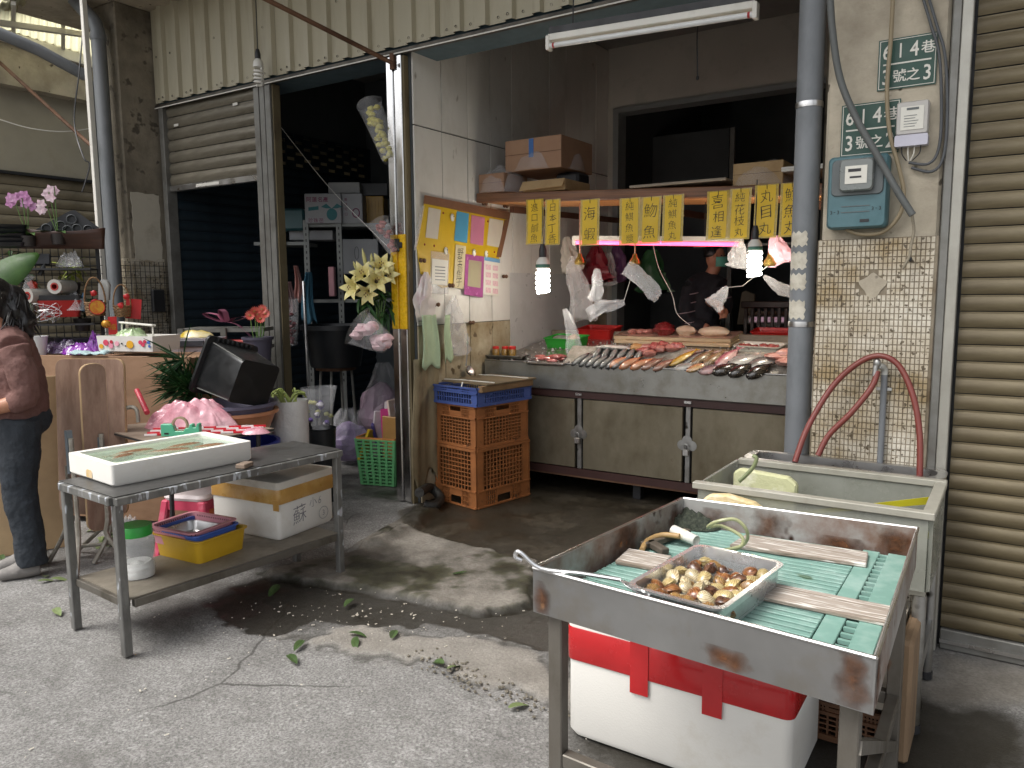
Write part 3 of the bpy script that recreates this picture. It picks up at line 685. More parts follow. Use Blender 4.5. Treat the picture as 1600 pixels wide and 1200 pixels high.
# ================================================================== FLOWER SHOP SHELL
NXW = -6.42; BL = 6.83
fsx = thing('side_shutter', 'dark navy side shutter with rows of vent slots inside the flower shop', 'shutter', (NXW, 5.5, 0))
z = .05; s0 = None
while z < 3.17:
    if not (2.80 < z < 3.16):
        if s0 is None: s0 = slat_mesh(-1.2, 1.33, .09).build('slat', M_NAVY, fsx, smooth=True); s0.location = (0, 0, z); s0.rotation_euler = (0, 0, R(90))
        else: copy_part(s0, fsx, (0, 0, z), (0, 0, R(90)))
    z += .09
for k in range(6):
    z0 = 2.84+k*.058; mb = MB(); ph = .115*(k % 2)
    mb.box(-.012, .004, -1.2, 1.33, z0, z0+.017); y = -.02+ph; last = -1.2
    while y < 1.2:
        mb.box(-.012, .004, last, y, z0+.017, z0+.05); last = y+.105; y += .23
    mb.box(-.012, .004, last, 1.33, z0+.017, z0+.05); mb.box(-.012, .004, -1.2, 1.33, z0+.05, z0+.058)
    mb.build('slat', M_NAVY, fsx)
MB().box(-.05, -.03, -1.2, 1.33, 0, 2.83).build('light_stop', M_BLACK, fsx)  # added behind the solid slats to block stray daylight
MAT_ = MAW.copy(); MAT_.node_tree.nodes['Translucent BSDF'].inputs[0].default_value = (.16,.14,.10,1)
MB().box(-.06, -.055, -1.2, 1.33, 2.83, 3.17).build('dimming_sheet', MAT_, fsx)  # added tan sheet that dims the daylight entering through the vent slots
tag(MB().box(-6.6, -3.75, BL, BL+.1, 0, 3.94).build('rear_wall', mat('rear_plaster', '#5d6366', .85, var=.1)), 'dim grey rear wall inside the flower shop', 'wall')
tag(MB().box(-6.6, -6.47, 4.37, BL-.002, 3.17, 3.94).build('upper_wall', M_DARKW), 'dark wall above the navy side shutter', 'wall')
# fascia-side bits above the flower shop opening: unlit spiral bulb hanging at the fascia
def spiral_bulb(name, label, p, s=1.0, lit=False, group=None, tall=1.0):
    """p = bottom of the holder; glass hangs below"""
    t = thing(name, label, 'bulb', (p[0], p[1], p[2]), 0, group)
    MB().lathe([(.0, .075*s), (.012*s, .075*s), (.014*s, .07*s), (.022*s, .04*s), (.022*s, 0), (.0, 0)], 14).build('socket', M_BLACK, t, smooth=True)
    MB().lathe([(.0, .0), (.02*s, 0), (.036*s, -.02*s), (.041*s, -.05*s), (.040*s, -.065*s), (0, -.066*s)], 16).build('ballast', mat('ballast_white', '#c3bda8' if lit else '#d8d6cf', .4, var=.05), t, smooth=True)
    if lit: MB().lathe([(.0405*s, -.04*s), (.0415*s, -.044*s), (.0415*s, -.054*s), (.0405*s, -.058*s)], 16).build('printed_band', mat('band_green', '#3d6b5c', .5), t, smooth=True)
    pts = []; H_ = .125*s*tall
    for k in range(73):
        a = k/72*4.5*2*math.pi; pts.append((.033*s*math.cos(a), .033*s*math.sin(a), -.075*s-H_*k/72))
    m = mat('lamp_glow', '#ffffff', .4, var=0, rvar=0, emit='#fff8ea', estr=14) if lit else mat('lamp_glass_white', '#e8e6e0', .25, var=.03)
    MB().tube(pts, .0095*s, 8).build('spiral_tube', m, t, smooth=True)
    if lit:
        MB().lathe([(0, -.07*s), (.03*s, -.072*s), (.03*s, -.075*s-H_), (0, -.08*s-H_)], 12).build('inner_tube', m, t, smooth=True)
        ld = bpy.data.lights.new('lamp_light', 'POINT'); ld.energy = 15; ld.shadow_soft_size = .07; ld.color = (1, .93, .80)
        lo = bpy.data.objects.new('lamp_light', ld); col.objects.link(lo); lo.parent = t; lo.location = (0, 0, -.075*s-H_/2-.0)
    return t
p = gy(403, 92, 4.08)
ub = spiral_bulb('spiral_bulb', 'unlit white spiral bulb hanging on a wire before the beige fascia', p, .95)
MB().tube([(0, 0, .07), (.004, 0, .3), (-.004, .01, .6), (0, .02, .95)], .004, 6).build('wire', M_BLACK, ub)
# ================================================================== FISH COUNTER
CY = 5.05
ct = thing('fish_counter', 'long stainless steel fish counter with padlocked cabinet doors', 'counter', (-2.35, CY, 0))
M_CAB = mat('cabinet_steel', (.23,.20,.14), .42, metal=.6, var=.14, scale=2.2, c2='#5f5541', c2amt=.42, c2scale=3, stretch=(1,1,.6), c3='#94886c', c3amt=.2, c3scale=60)
M_LIP = mat('counter_lip', (.33,.325,.30), .36, metal=.75, var=.12, scale=3, c2='#75705f', c2amt=.38, c2scale=4, c3='#4c473c', c3amt=.24, c3scale=26)
M_BRN = mat('brown_rail', '#3d2420', .5, var=.15)
def zs(y): return .985+.13*(y-CY)
CXL, CXR = WX+.03, -.80
MB().box(CXL, CXR, CY, CY+.035, .80, 1.0).build('front_lip', M_LIP, ct, w=True, bevel=.006)
MB().box(CXL, CXR, CY-.002, CY+.03, 1.001, 1.006).build('lip_edge', M_STEEL, ct, w=True)
mb = MB(); mb.add([(CXL, CY+.036, zs(CY)-.02), (CXR, CY+.036, zs(CY)-.02), (CXR, 6.12, zs(6.12)-.02), (CXL, 6.12, zs(6.12)-.02), (CXL, CY+.036, zs(CY)), (CXR, CY+.036, zs(CY)), (CXR, 6.12, zs(6.12)), (CXL, 6.12, zs(6.12))], [(0,3,2,1),(4,5,6,7),(0,1,5,4),(1,2,6,5),(2,3,7,6),(3,0,4,7)])
mb.build('display_top', mat('wet_steel', (.40,.38,.35), .22, metal=.7, var=.15, c2='#8d8270', c2amt=.4, c2scale=5, bump=.1, bscale=30), ct, w=True)
MB().box(CXL, CXR, 6.121, 6.16, .2, 1.19).build('rear_ledge', mat('ledge_stone', '#8a7f6e', .6, var=.15, c2='#5a5042', c2amt=.4), ct, w=True, bevel=.006)
MB().box(CXL, CXR, CY+.02, CY+.06, .745, .797).build('rail', M_BRN, ct, w=True)
MB().box(CXL, CXR, CY+.02, CY+.06, .15, .205).build('rail', M_BRN, ct, w=True)
MB().box(CXL, CXR, CY+.07, 6.1, .16, .795).build('cabinet', M_BLACK, ct, w=True)
xj = [gy(u, 650, CY+.02).x for u in (905, 1075)]
MB().box(CXL, CXR, CY+.025, CY+.065, .135, .149).build('bottom_trim', M_RUST, ct, w=True)
xd = [CXL+.01, xj[0], xj[1], CXR-.02]
for i in range(3):
    a, b = xd[i]+(.035 if i else 0), xd[i+1]-.035
    d = MB().box(a, b, CY+.012, CY+.05, .212, .738).build('door', M_CAB, ct, w=True, bevel=.004)
    for q, (xx, zz) in enumerate(((b-.07, .59), (b-.07, .36)) if i < 2 else ((a+.07, .59), (a+.07, .36))):
        MB().lathe([(0, -.006), (.006, -.005), (.010, .0)], 10, (xx, CY+.011, zz), Matrix.Rotation(R(90), 3, 'X')).build('rivet', M_RUST, d, w=True, smooth=True)
for x_ in xj:
    st = MB().box(x_-.018, x_+.018, CY+.022, CY+.06, .206, .744).build('stile', M_STEELD, ct, w=True, bevel=.003)
    zc = .475
    hp = MB()
    for dx, dz in ((-.035, 0), (.035, 0), (0, .035)):
        hp.lathe([(0, -.008), (.034, -.008), (.036, -.002), (0, -.001)], 14, (x_+dx, CY+.008, zc+dz), Matrix.Rotation(R(90), 3, 'X'))
    hp.build('hasp', M_STEELD, ct, w=True, smooth=True)
    lk = MB().box(x_-.022, x_+.022, CY-.022, CY-.004, zc-.07, zc-.025).build('padlock', M_STEEL, ct, w=True, bevel=.005)
    MB().tube([(x_-.013, CY-.012, zc-.026), (x_-.013, CY-.012, zc), (x_-.007, CY-.012, zc+.012), (x_+.007, CY-.012, zc+.012), (x_+.013, CY-.012, zc), (x_+.013, CY-.012, zc-.026)], .0035, 6).build('shackle', M_STEELD, lk, w=True, smooth=True)
    MB().box(x_-.025, x_+.025, CY+.005, CY+.02, .768, .785).build('clip', M_STEEL, ct, w=True)
for x_ in (-3.3, -2.3, -1.2): MB().box(x_-.03, x_+.03, 5.2, 5.26, 0, .159).build('foot', M_BLACK, ct, w=True)
tag(MB().box(CXL, CXR, 6.17, 6.62, 1.10, 1.17).build('work_bench', mat('bench_black', '#2b2a29', .35, var=.2, c2='#55504a', c2amt=.3)), 'dark work bench behind the sloping fish display', 'bench')
def on(u, v, dz=0.0): return gp(u, v, (0, CY, .985+dz), (0, -.13, 1))       # photo pixel on the display slope
SLOPE = Matrix.Rotation(math.atan(.13), 3, 'X')
# ---- trays and boards
def basket(name, label, u, v, w_, d_, h, m, rz=0, group=None, holes=True, cat='basket', z=None, Y=None):
    p = on(u, v) if z is None else gz(u, v, z)
    t = thing(name, label, cat, p, rz, group, rot=(Matrix.Rotation(rz, 3, 'Z') if z is not None else SLOPE @ Matrix.Rotation(rz, 3, 'Z')))
    pan('body', m, w_, d_, h, t, slope=.86, lip=.008, r=.02)
    if holes:
        mb = MB()
        for s in (-1, 1):
            k = int(w_/.022)
            for i in range(k):
                x = -w_*.43+i*w_*.86/k+.006
                mb.obox((x, s*(d_/2-.0135-.012*1), h*.5), (.004, .003, h*.55), Matrix.Rotation(s*R(7), 3, 'X'))
            k = int(d_/.022)
            for i in range(k):
                y = -d_*.40+i*d_*.8/k+.006
                mb.obox((s*(w_/2-.03), y, h*.5), (.003, .004, h*.55))
        mb.build('rib', m, t, kind='stuff')
    MB().box(-w_*.42+.002, w_*.42-.002, -d_*.4, d_*.4, .004, .008).build('base_mat', m, t)
    return t
G1 = plastic('green', '#2f9a34'); R1 = plastic('red', '#b3201c'); Y1 = plastic('yellow', '#d9a416'); Y1b = plastic('basket_lime', '#4aa83c')
t = basket('plastic_basket', 'green plastic basket holding a grey fish beside the meat tray', 886, 541, .34, .24, .085, G1, R(-6))
MB().blob((-.06, .02, .06), (.10, .045, .03), 12, 8, jit=.2, seed=3).build('grey_fillet', mat('fish_grey', '#7d7a74', .35, var=.25, scale=30), t, smooth=True)
MB().blob((.075, -.01, .065), (.055, .05, .045), 12, 8, jit=.15, seed=5).build('pale_lump', mat('paste_pale', '#b59a72', .5, var=.15, scale=20), t, smooth=True)
basket('plastic_basket', 'empty red plastic basket behind the green one on the counter', 937, 527, .36, .26, .09, R1, R(-3))
basket('plastic_basket', 'red plastic basket at the pipe end of the fish counter', 1212, 529, .36, .22, .07, R1, 0)
# jars in a steel tray
p = on(793, 560)
jt = thing('steel_tray', 'shallow steel tray holding four small spice jars', 'tray', p, R(5)); pan('pan', M_STEELD, .36, .17, .03, jt, r=.01)
for k, (dx, dy) in enumerate(((-.10, -.02), (-.03, .01), (.045, .0), (.015, .055))):
    q = p+Vector((dx, dy, .006))
    j = thing('spice_jar', 'small glass jar of brown spice with a red lid', 'jar', q, 0, 'spice jars in the steel tray')
    MB().lathe([(0, 0), (.027, 0), (.030, .006), (.030, .062), (.024, .07), (0, .07)], 14).build('body', mat('spice', '#7a5a26', .3, var=.4, scale=90, c2='#a7843a', c2amt=.45, c2scale=60, coat=.6), j, smooth=True)
    MB().lathe([(0, .07), (.027, .07), (.028, .074), (.028, .088), (.025, .091), (0, .091)], 14).build('lid', plastic('lid_red', '#c02a28'), j, smooth=True)
# meat tray
p = on(858, 568); mt_ = thing('steel_tray', 'steel tray piled with dark pink meat strips on the counter', 'tray', p, R(4), rot=SLOPE); pan('pan', M_STEEL, .36, .2, .025, mt_, r=.012)
M_MEAT = mat('meat', '#a04d48', .28, var=.25, scale=18, c2='#c98a80', c2amt=.4, c2scale=25, c3='#6d2424', c3amt=.3, c3scale=30, coat=.5, rnd=.15)
for k in range(9):
    MB().blob((random.uniform(-.11,.11), random.uniform(-.04,.05), .03+.006*k*.6), (random.uniform(.05,.085), .024, .016), 10, 7, Matrix.Rotation(random.uniform(-.5,.5), 3, 'Z'), jit=.3, seed=k).build('meat_strip', M_MEAT, mt_, smooth=True)
# cutting boards with fish pieces
M_BOARD = mat('chop_board', '#cdb694', .6, var=.1, scale=6, c2='#a58c68', c2amt=.35, c2scale=6, stretch=(.4,3,3)); M_WETF = mat('wet_film', '#c9a994', .2, var=.12, c2='#b38f7c', c2amt=.4, c2scale=8, bump=.3, bscale=12, coat=.5)
bc = on(1053, 537)
for k, (dz, dx, dy) in enumerate(((0, 0, 0), (.034, -.005, .01))):
    b = thing('cutting_board', 'thick pale wooden chopping board '+('under another board on the fish counter' if k == 0 else 'on top of another, holding pale fish pieces'), 'board', bc+Vector((dx, dy+.06, dz+.01)), R(-1), rot=SLOPE @ Matrix.Rotation(R(-1.5+k), 3, 'Z'))
    MB().box(-.50, .50, -.15, .17, 0, .03).build('slab', M_BOARD, b, bevel=.005)
    if k: MB().grid(40, 10, lambda a, c: ((a-.5)*1.0, -.152+c*.33, .0335+.004*mnoise.noise(Vector((a*9, c*4, 0))))).build('plastic_sheet', M_WETF, b, smooth=True)
def lump(name, label, u, v, r, m, dz=.07, jit=.25, seed=0, cat='fish piece', rz=0, group=None, flat=-.2, bed=False):
    p = onb(u, v, .0) if bed else on(u, v, dz); t = MB().blob((0, 0, r[2]*.75), r, 16, 10, Matrix.Rotation(rz, 3, 'Z'), jit=jit, seed=seed, flat=None).build(name, m, smooth=True, centre=False)
    t.location = p; return tag(t, label, cat, group)
M_PALE = mat('fish_pale', '#d6c3a8', .35, var=.08, c2='#b9876c', c2amt=.28, c2scale=7, coat=.3); M_PINK = mat('fish_pink', '#b77d72', .3, var=.12, c2='#8e5450', c2amt=.35, c2scale=14, coat=.4); M_TUNA = mat('tuna_red', '#6f1f22', .25, var=.25, scale=16, c2='#9e4a48', c2amt=.3, c2scale=18, coat=.5)
for k, u in enumerate((990, 1002, 1014)): lump('squid', 'small pink squid lying on the chopping board', u, 521, (.05, .026, .022), M_PINK, seed=k, cat='squid', rz=R(50), group='squid on the board')
lump('tuna_chunk', 'dark red peaked chunk of tuna on the chopping board', 1037, 523, (.10, .06, .058), M_TUNA, jit=.35, seed=4)
lump('fish_chunk', 'pale peaked fish chunk beside the red tuna', 1072, 523, (.085, .06, .042), M_PALE, seed=6); lump('fish_chunk', 'long pale fish chunk with a dark slit on the chopping board', 1116, 524, (.13, .065, .04), M_PALE, seed=8, jit=.15)
# ---- whole fish
BEDA = R(36); BED = Matrix.Rotation(BEDA, 3, 'X')
def onb(u, v, dz=0.0): return gp(u, v, (0, 5.085, 1.005), (0, -math.sin(BEDA), math.cos(BEDA)))+Vector((0, -math.sin(BEDA), math.cos(BEDA)))*dz
mb = MB(); x0, x1 = on(900, 560).x, CXR-.02; q_ = [(5.087, .99), (5.087, 1.0), (5.26, 1.125), (5.32, 1.12), (5.40, 1.01)]
mb.grid(60, 4, lambda a, b: (x0+(x1-x0)*a, q_[int(b*4+.5)][0], q_[int(b*4+.5)][1]+.006*mnoise.noise(Vector((a*40, b*9, 0)))))
ib = mb.build('ice_bed', mat('ice_bed', '#8d877c', .2, var=.2, scale=25, c2='#b7b1a6', c2amt=.4, c2scale=18, bump=.6, bscale=40, coat=.4), smooth=True); tag(ib, 'ridge of wet crushed ice propping up the front fish', 'ice')
def fish_mat(name, back, belly, stripe=None, rough=.25):
    if name in MATS: return MATS[name]
    m = mat(name, back, rough, var=.15, scale=20, spec=.7, coat=.6, rnd=.12, bump=.15, bscale=90)
    n = m.node_tree.nodes; L = m.node_tree.links; b = n['Principled BSDF']; src = b.inputs['Base Color'].links[0].from_socket
    tc = n.new('ShaderNodeTexCoord'); sp = n.new('ShaderNodeSeparateXYZ'); L.new(tc.outputs['Object'], sp.inputs[0])
    r = n.new('ShaderNodeMapRange'); r.inputs[1].default_value = -.010; r.inputs[2].default_value = -.030; L.new(sp.outputs[1], r.inputs[0])
    x = n.new('ShaderNodeMix'); x.data_type = 'RGBA'; L.new(r.outputs[0], x.inputs[0]); L.new(src, x.inputs[6]); x.inputs[7].default_value = (*srgb(belly), 1); cur = x.outputs[2]
    if stripe:
        wv = n.new('ShaderNodeTexWave'); wv.bands_direction = 'Y'; wv.inputs['Scale'].default_value = 34; wv.inputs['Distortion'].default_value = 2; L.new(tc.outputs['Object'], wv.inputs[0])
        r2 = n.new('ShaderNodeMapRange'); r2.inputs[1].default_value = .55; r2.inputs[2].default_value = .8; r2.inputs[4].default_value = .8; L.new(wv.outputs[1], r2.inputs[0])
        x2 = n.new('ShaderNodeMix'); x2.data_type = 'RGBA'; L.new(r2.outputs[0], x2.inputs[0]); L.new(cur, x2.inputs[6]); x2.inputs[7].default_value = (*srgb(stripe), 1); cur = x2.outputs[2]
    L.new(cur, b.inputs['Base Color']); return m
def fish_mesh(L_, h, w_):
    """fish on its side: length x, height y, thickness z"""
    prof = [(-.5,.0),(-.46,.35),(-.38,.7),(-.24,.95),(-.08,1.),(.1,.86),(.25,.58),(.36,.3),(.41,.2)]
    mb = MB(); n = 12; vs = []
    for x, k in prof:
        for i in range(n): a = 2*math.pi*i/n; vs.append((x*L_, h/2*k*math.cos(a)*(1.0), w_/2*max(k, .05)*math.sin(a)))
    fs = [(i*n+j, i*n+(j+1)%n, (i+1)*n+(j+1)%n, (i+1)*n+j) for i in range(len(prof)-1) for j in range(n)]
    mb.add(vs, fs)
    def fin(pts, t=.0015):
        k = len(pts); mb.add([(x*L_, y*h, -t) for x, y in pts]+[(x*L_, y*h, t) for x, y in pts], [tuple(range(k-1,-1,-1)), tuple(range(k, 2*k))]+[(i, (i+1)%k, k+(i+1)%k, k+i) for i in range(k)])
    fin([(.40,-.10),(.53,-.42),(.50,0),(.53,.42),(.40,.10)]); fin([(-.15,.47),(.2,.33),(.12,.56),(-.1,.62)]); fin([(.05,-.43),(.22,-.30),(.16,-.52)]); fin([(-.18,-.46),(-.08,-.47),(-.1,-.62)])
    return mb
FISH = {}
def fish(kind, label, u, v, rz, L_=.2, h=.06, w_=.045, m=None, roll=0, dz=.0, group='fish laid out on the counter'):
    p = onb(u, v, w_*.30+dz)
    if kind not in FISH:
        t = thing('fish', label, 'fish', p, 0, group); fish_mesh(L_, h, w_).build('body', m, t, smooth=True)
        for s in (-1, 1): MB().blob((-.41*L_, .08*h, s*w_*.33), (.006, .006, .004), 8, 5).build('eye', M_BLACK, t, smooth=True)
        FISH[kind] = t
    else: t = copy_tree(FISH[kind], None, p, label=label)
    t['group'] = group
    t.rotation_euler = (BED @ Matrix.Rotation(rz, 3, 'Z') @ Matrix.Rotation(roll, 3, 'X')).to_euler()
    return t
FM1 = fish_mat('fish_dark', '#2b2e33', '#8f8e88'); FM2 = fish_mat('fish_orange', '#b26a44', '#cf9a78'); FM3 = fish_mat('fish_striped', '#8a6f50', '#a08b6c', '#5a4530'); FM4 = fish_mat('fish_rose', '#9c5f66', '#cfaaa4')
FM5 = fish_mat('fish_yellow', '#b08424', '#d3b46a'); FM6 = fish_mat('fish_black', '#15130f', '#3a332a', '#060505'); FM7 = fish_mat('fish_silver', '#8f8b86', '#c9c4bb'); FM8 = fish_mat('fish_brown', '#7d5a4e', '#a07a68')
A = R(60)
for k in range(7): fish('dark', 'slim dark backed silver fish leaning in the front row', 909+k*10.5, 563+k*.9, A+R(random.uniform(-6,6)), .19, .07, .05, FM1, R(-38), group='dark silver fish in a leaning row')
for k in range(6): fish('dark2', 'dark backed fish lying in the row behind the silver ones', 935+k*13, 553+k*.6, A+R(20+random.uniform(-8,8)), .17, .06, .05, FM1, R(-60), group='dark fish in the second row')
for k, u in enumerate((969, 986, 1004)): fish('orange', 'plump orange pink fish in the front row', u, 568+k*1.6, R(48+random.uniform(-6,6)), .19, .085, .06, FM2, R(-30), group='orange pink fish in the front row')
for k, u in enumerate((1021, 1039)): fish('brown', 'dusky brown pink fish next to the orange ones', u, 571+k*1.5, R(48), .19, .075, .055, FM8, R(-30), group='dusky brown fish')
fish('yellow', 'yellow fish with a pointed tail', 1069, 561, R(52), .24, .075, .05, FM5, R(-20)); fish('navy', 'dark blue backed fish beside the yellow one', 1086, 561, R(55), .20, .07, .05, FM1, R(-20))
for k, u in enumerate((1098, 1116)): fish('striped', 'brown striped grouper like fish', u, 562+k, R(55+5*k), .21, .09, .06, FM3, R(-18), group='brown striped fish')
fish('rose', 'large rosy fish with silver belly', 1137, 562, R(62), .25, .10, .065, FM4, R(-15))
fish('stripe2', 'yellow pink striped fish in the front row', 1092, 576, R(35), .18, .08, .05, fish_mat('fish_pinkstripe', '#b07a68', '#cfae86', '#b48a3a'), R(-20)); fish('silver0', 'whitish fish lying flat in the front row', 1072, 575, R(20), .17, .07, .045, FM7, 0)
fish('rosy2', 'grey and rosy round fish in the front row', 1113, 580, R(25), .19, .09, .06, fish_mat('fish_greypink', '#63555a', '#b89290'), R(-10))
fish('silver1', 'broad silver fish below the white tray', 1163, 566, R(30), .24, .11, .06, FM7, 0); fish('silver2', 'broad silver fish with dark spots near the pipe', 1195, 569, R(30), .24, .11, .06, fish_mat('fish_spot', '#77716c', '#c9c2b8', '#3a3432'), 0)
for k, u in enumerate((1136, 1160, 1187)): fish('black', 'black mottled fish in the front row', u, 581+k*1.5, R(35+8*k), .2, .10, .075, FM6, R(-10), dz=.005, group='black mottled fish')
for k, (u, v) in enumerate(((1010, 548), (1022, 546), (1032, 550), (1005, 553), (1016, 556), (1036, 543), (1048, 548), (1058, 545))):
    lump('fish_offal', 'pink and red fish offal heaped before the chopping boards', u, v, (.05, .04, .028), M_MEAT if k % 2 else M_PINK, dz=.005, seed=k+20, rz=k, cat='fish offal', group='fish offal in the middle of the counter', jit=.4, bed=True)
for k, (u, v) in enumerate(((1226, 562), (1240, 556), (1236, 570))): lump('fish_slab', 'raw pink fish slab at the pipe end of the counter', u, v, (.13, .08, .03), mat('fish_slab', '#bb8478', .3, var=.15, c2='#d9b8a6', c2amt=.4, c2scale=10, coat=.4), dz=.0, seed=k+40, rz=R(30+k*20), group='pink fish slabs', jit=.3, bed=True)
lump('fish_roe', 'tan crescent of fish roe behind the orange fish', 936+60, 548, (.06, .04, .03), mat('roe', '#b98a55', .4, var=.15), dz=0, seed=50, bed=True); lump('fish_fillet', 'flat silvery fish lying behind the dark row', 960, 546, (.15, .05, .02), FM7, dz=0, seed=51, bed=True)
# white tray of red pieces
p = on(1188, 548); wt_ = thing('white_tray', 'white enamel tray of red fish pieces near the pipe', 'tray', p, 0, rot=SLOPE @ Matrix.Rotation(R(-6), 3, 'Z')); pan('pan', mat('enamel_white', '#cfcabb', .3, var=.05), .36, .2, .05, wt_, r=.02)
for k in range(8): MB().blob((-.13+.035*k, random.uniform(-.05,.04), .03), (.035, .03, .02), 9, 6, Matrix.Rotation(k, 3, 'Z'), jit=.4, seed=k+60).build('fish_piece', M_MEAT, wt_, smooth=True)
# crushed ice
mb = MB()
for k in range(420):
    x_, y_ = random.uniform(CXL+.05, CXR-.1), random.uniform(5.12, 6.0); s = random.uniform(.006, .016)
    mb.obox((x_, y_, zs(y_)+s*.3), (s, s*.8, s*.7), Matrix.Rotation(random.uniform(0,3), 3, Vector((random.random(), random.random(), 1))))
o = mb.build('crushed_ice', mat('ice', '#c8c6c0', .15, var=.05, alpha=.75), kind='stuff'); tag(o, 'scattered crushed ice on the display slope', 'ice')
# ---- on the work bench behind
ct['label'] = ct['label']
def wb(u, v): return gz(u, v, 1.172)
t = thing('plastic_basket', 'yellow basket nested in a green basket behind the counter', 'basket', wb(906, 505), R(-4))
pan('green_tub', G1, .26, .2, .10, t, slope=.85, r=.02); o = pan('yellow_basket', Y1, .25, .19, .07, t, slope=.85, r=.02); o.location = (0, 0, .065); MB().lathe([(0, 0), (.05, 0), (.055, .05), (0, .05)], 14, (.02, 0, .12)).build('weight', M_GALV, t, smooth=True)
for k, (u, v, w_, d_, l) in enumerate(((1010, 499, .42, .12, 'stained white board lying on the dark work bench'), (965, 500, .3, .14, 'grey tray lid lying on the dark work bench'))):
    o = MB().box(-w_/2, w_/2, -d_/2, d_/2, 0, .012).build('flat_board', mat('stained_white', '#b3ab98', .6, c2='#5d4d38', c2amt=.36, c2scale=7) if k == 0 else M_GALV, bevel=.003, centre=False); o.location = wb(u, v); o.rotation_euler = (0, 0, R(-4)); tag(o, l, 'board')
p = wb(1110, 507); t = thing('condiment_box', 'box of orange, yellow and white condiment compartments beside the seller', 'box', p, R(-8)); pan('tray', mat('clear_tub', '#a7a79c', .4), .2, .17, .06, t, slope=.9, r=.01)
for k, (cx, cy, c) in enumerate(((-.045, .03, '#d08a30'), (-.045, -.04, '#cf9440'), (.045, .03, '#b9b6a8'), (.045, -.04, '#b4ac62'))): MB().box(cx-.042, cx+.042, cy-.032, cy+.032, .006, .056).build('compartment', plastic('cond%d' % k, c), t, bevel=.004)
# weighing scale
p = wb(1203, 510); t = thing('weighing_scale', 'white electronic weighing scale with a brown tray near the pipe', 'scale', p, R(-3))
M_SCALE = mat('scale_white', '#bcb9b4', .4, var=.05)
MB().box(-.12, .12, -.06, .12, .0, .035).build('foot', M_SCALE, t, bevel=.006); MB().prism([(-.11,.035),(.14,.035),(.14,.11),(-.07,.11)], -.2, .2, lambda y_, z_, h: (h, y_, z_)).build('body', M_SCALE, t, bevel=.006)
MB().add([(-.17, -.114, .052), (.17, -.114, .052), (.17, -.086, .096), (-.17, -.086, .096)], [(0,1,2,3)]).build('display', mat('lcd', '#8f7f8c', .2, var=.02, emit='#c79fb0', estr=.25), t)
mb = MB(); fr = lambda x_, y_: (x_, -.1155+y_*.64, .0525+y_)
for k in range(3): write(mb, '888', fr, .026, x=-.14+k*.115, y=.022, step=.024)
mb.build('digits', mat('digit_red', '#b03a34', .5), t)
o = pan('pan', mat('brown_pan', '#6a564a', .35, metal=.5), .42, .30, .03, t, slope=.94, r=.02); o.location = (0, .03, .115)
# dark wood block and slatted crate right of the seller
p = wb(1160, 508); o = MB().prism([(-.09,0),(.09,0),(.09,.32),(-.01,.36),(-.05,.34)], -.02, .02, lambda x_, z_, h: (x_, h, z_)).build('knife_block', mat('grey_wood', '#6d6253', .7, c2='#463c30', c2amt=.4, stretch=(4,4,.6)), bevel=.006, centre=False); o.location = p+Vector((0, .12, 0)); tag(o, 'worn wooden block standing behind the scale', 'block')
p = gy(1205, 500, 6.9); t = thing('slatted_chair', 'dark slatted chair back behind the weighing scale', 'chair', (p.x, 6.9, 0), 0); M_DWOOD = mat('dark_wood', '#2c1d18', .5, var=.2)
for k in range(9): MB().box(-.24+k*.058, -.21+k*.058, 0, .025, .8, 1.38).build('slat', M_DWOOD, t, bevel=.004)
MB().box(-.27, .27, -.004, .03, 1.381, 1.44).build('top_rail', M_DWOOD, t, bevel=.008); MB().box(-.27, .27, -.45, .03, .72, .799).build('seat', M_DWOOD, t, bevel=.008)
for sx in (-1, 1):
    for yy in (-.43, .0): MB().box(sx*.25-.02, sx*.25+.02, yy, yy+.04, 0, .72).build('leg', M_DWOOD, t)
# metal frame right of scale
t = thing('hanging_rack', 'thin metal hanging rack behind the scale', 'rack', (-1.2, 6.75, 0)); a, b = gy(1247, 380, 6.75), gy(1190, 382, 6.75)
MB().tube([(a.x, 6.75, 0), a], .012, 8).build('upright', M_GALV, t, w=True); MB().tube([a, b, b+(b-a)*2], .012, 8).build('crossbar', M_GALV, t, w=True)
# ================================================================== SHELF, SIGNS, LAMPS IN THE FISH STALL
SY, SZ = 4.99, 2.235
shf = thing('wood_shelf', 'long plank shelf with an orange wood underside above the fish counter', 'shelf', (WX, SY, SZ))
def zt(x): return SZ+.072-.05*(x-WX)
M_SHELF = mat('shelf_wood', '#7a5236', .55, var=.15, c2='#4a2f1f', c2amt=.42, c2scale=5, stretch=(.35,3,9)); M_UND = mat('orange_wood', '#c78a55', .45, var=.1, c2='#96602f', c2amt=.35, c2scale=4, stretch=(.3,4,4))
MB().box(WX+.012, -.82, SY, SY+.05, SZ, SZ+.07).build('edge_board', M_SHELF, shf, w=True, bevel=.005)
MB().box(WX+.012, -.82, SY+.051, SY+.60, SZ+.012, SZ+.06).build('plank', M_UND, shf, w=True)
mat('beam_brown', '#573a2a', .6)
for x_ in (-3.45, -2.3, -1.1): MB().bar((x_, SY+.3, SZ-.03), (x_, BY-.05, SZ+.02), .04, .05).build('bracket', mat('beam_brown'), shf, w=True)
shf.rotation_euler = (0, math.atan(.05), 0)      # the long plank sags toward the pipe
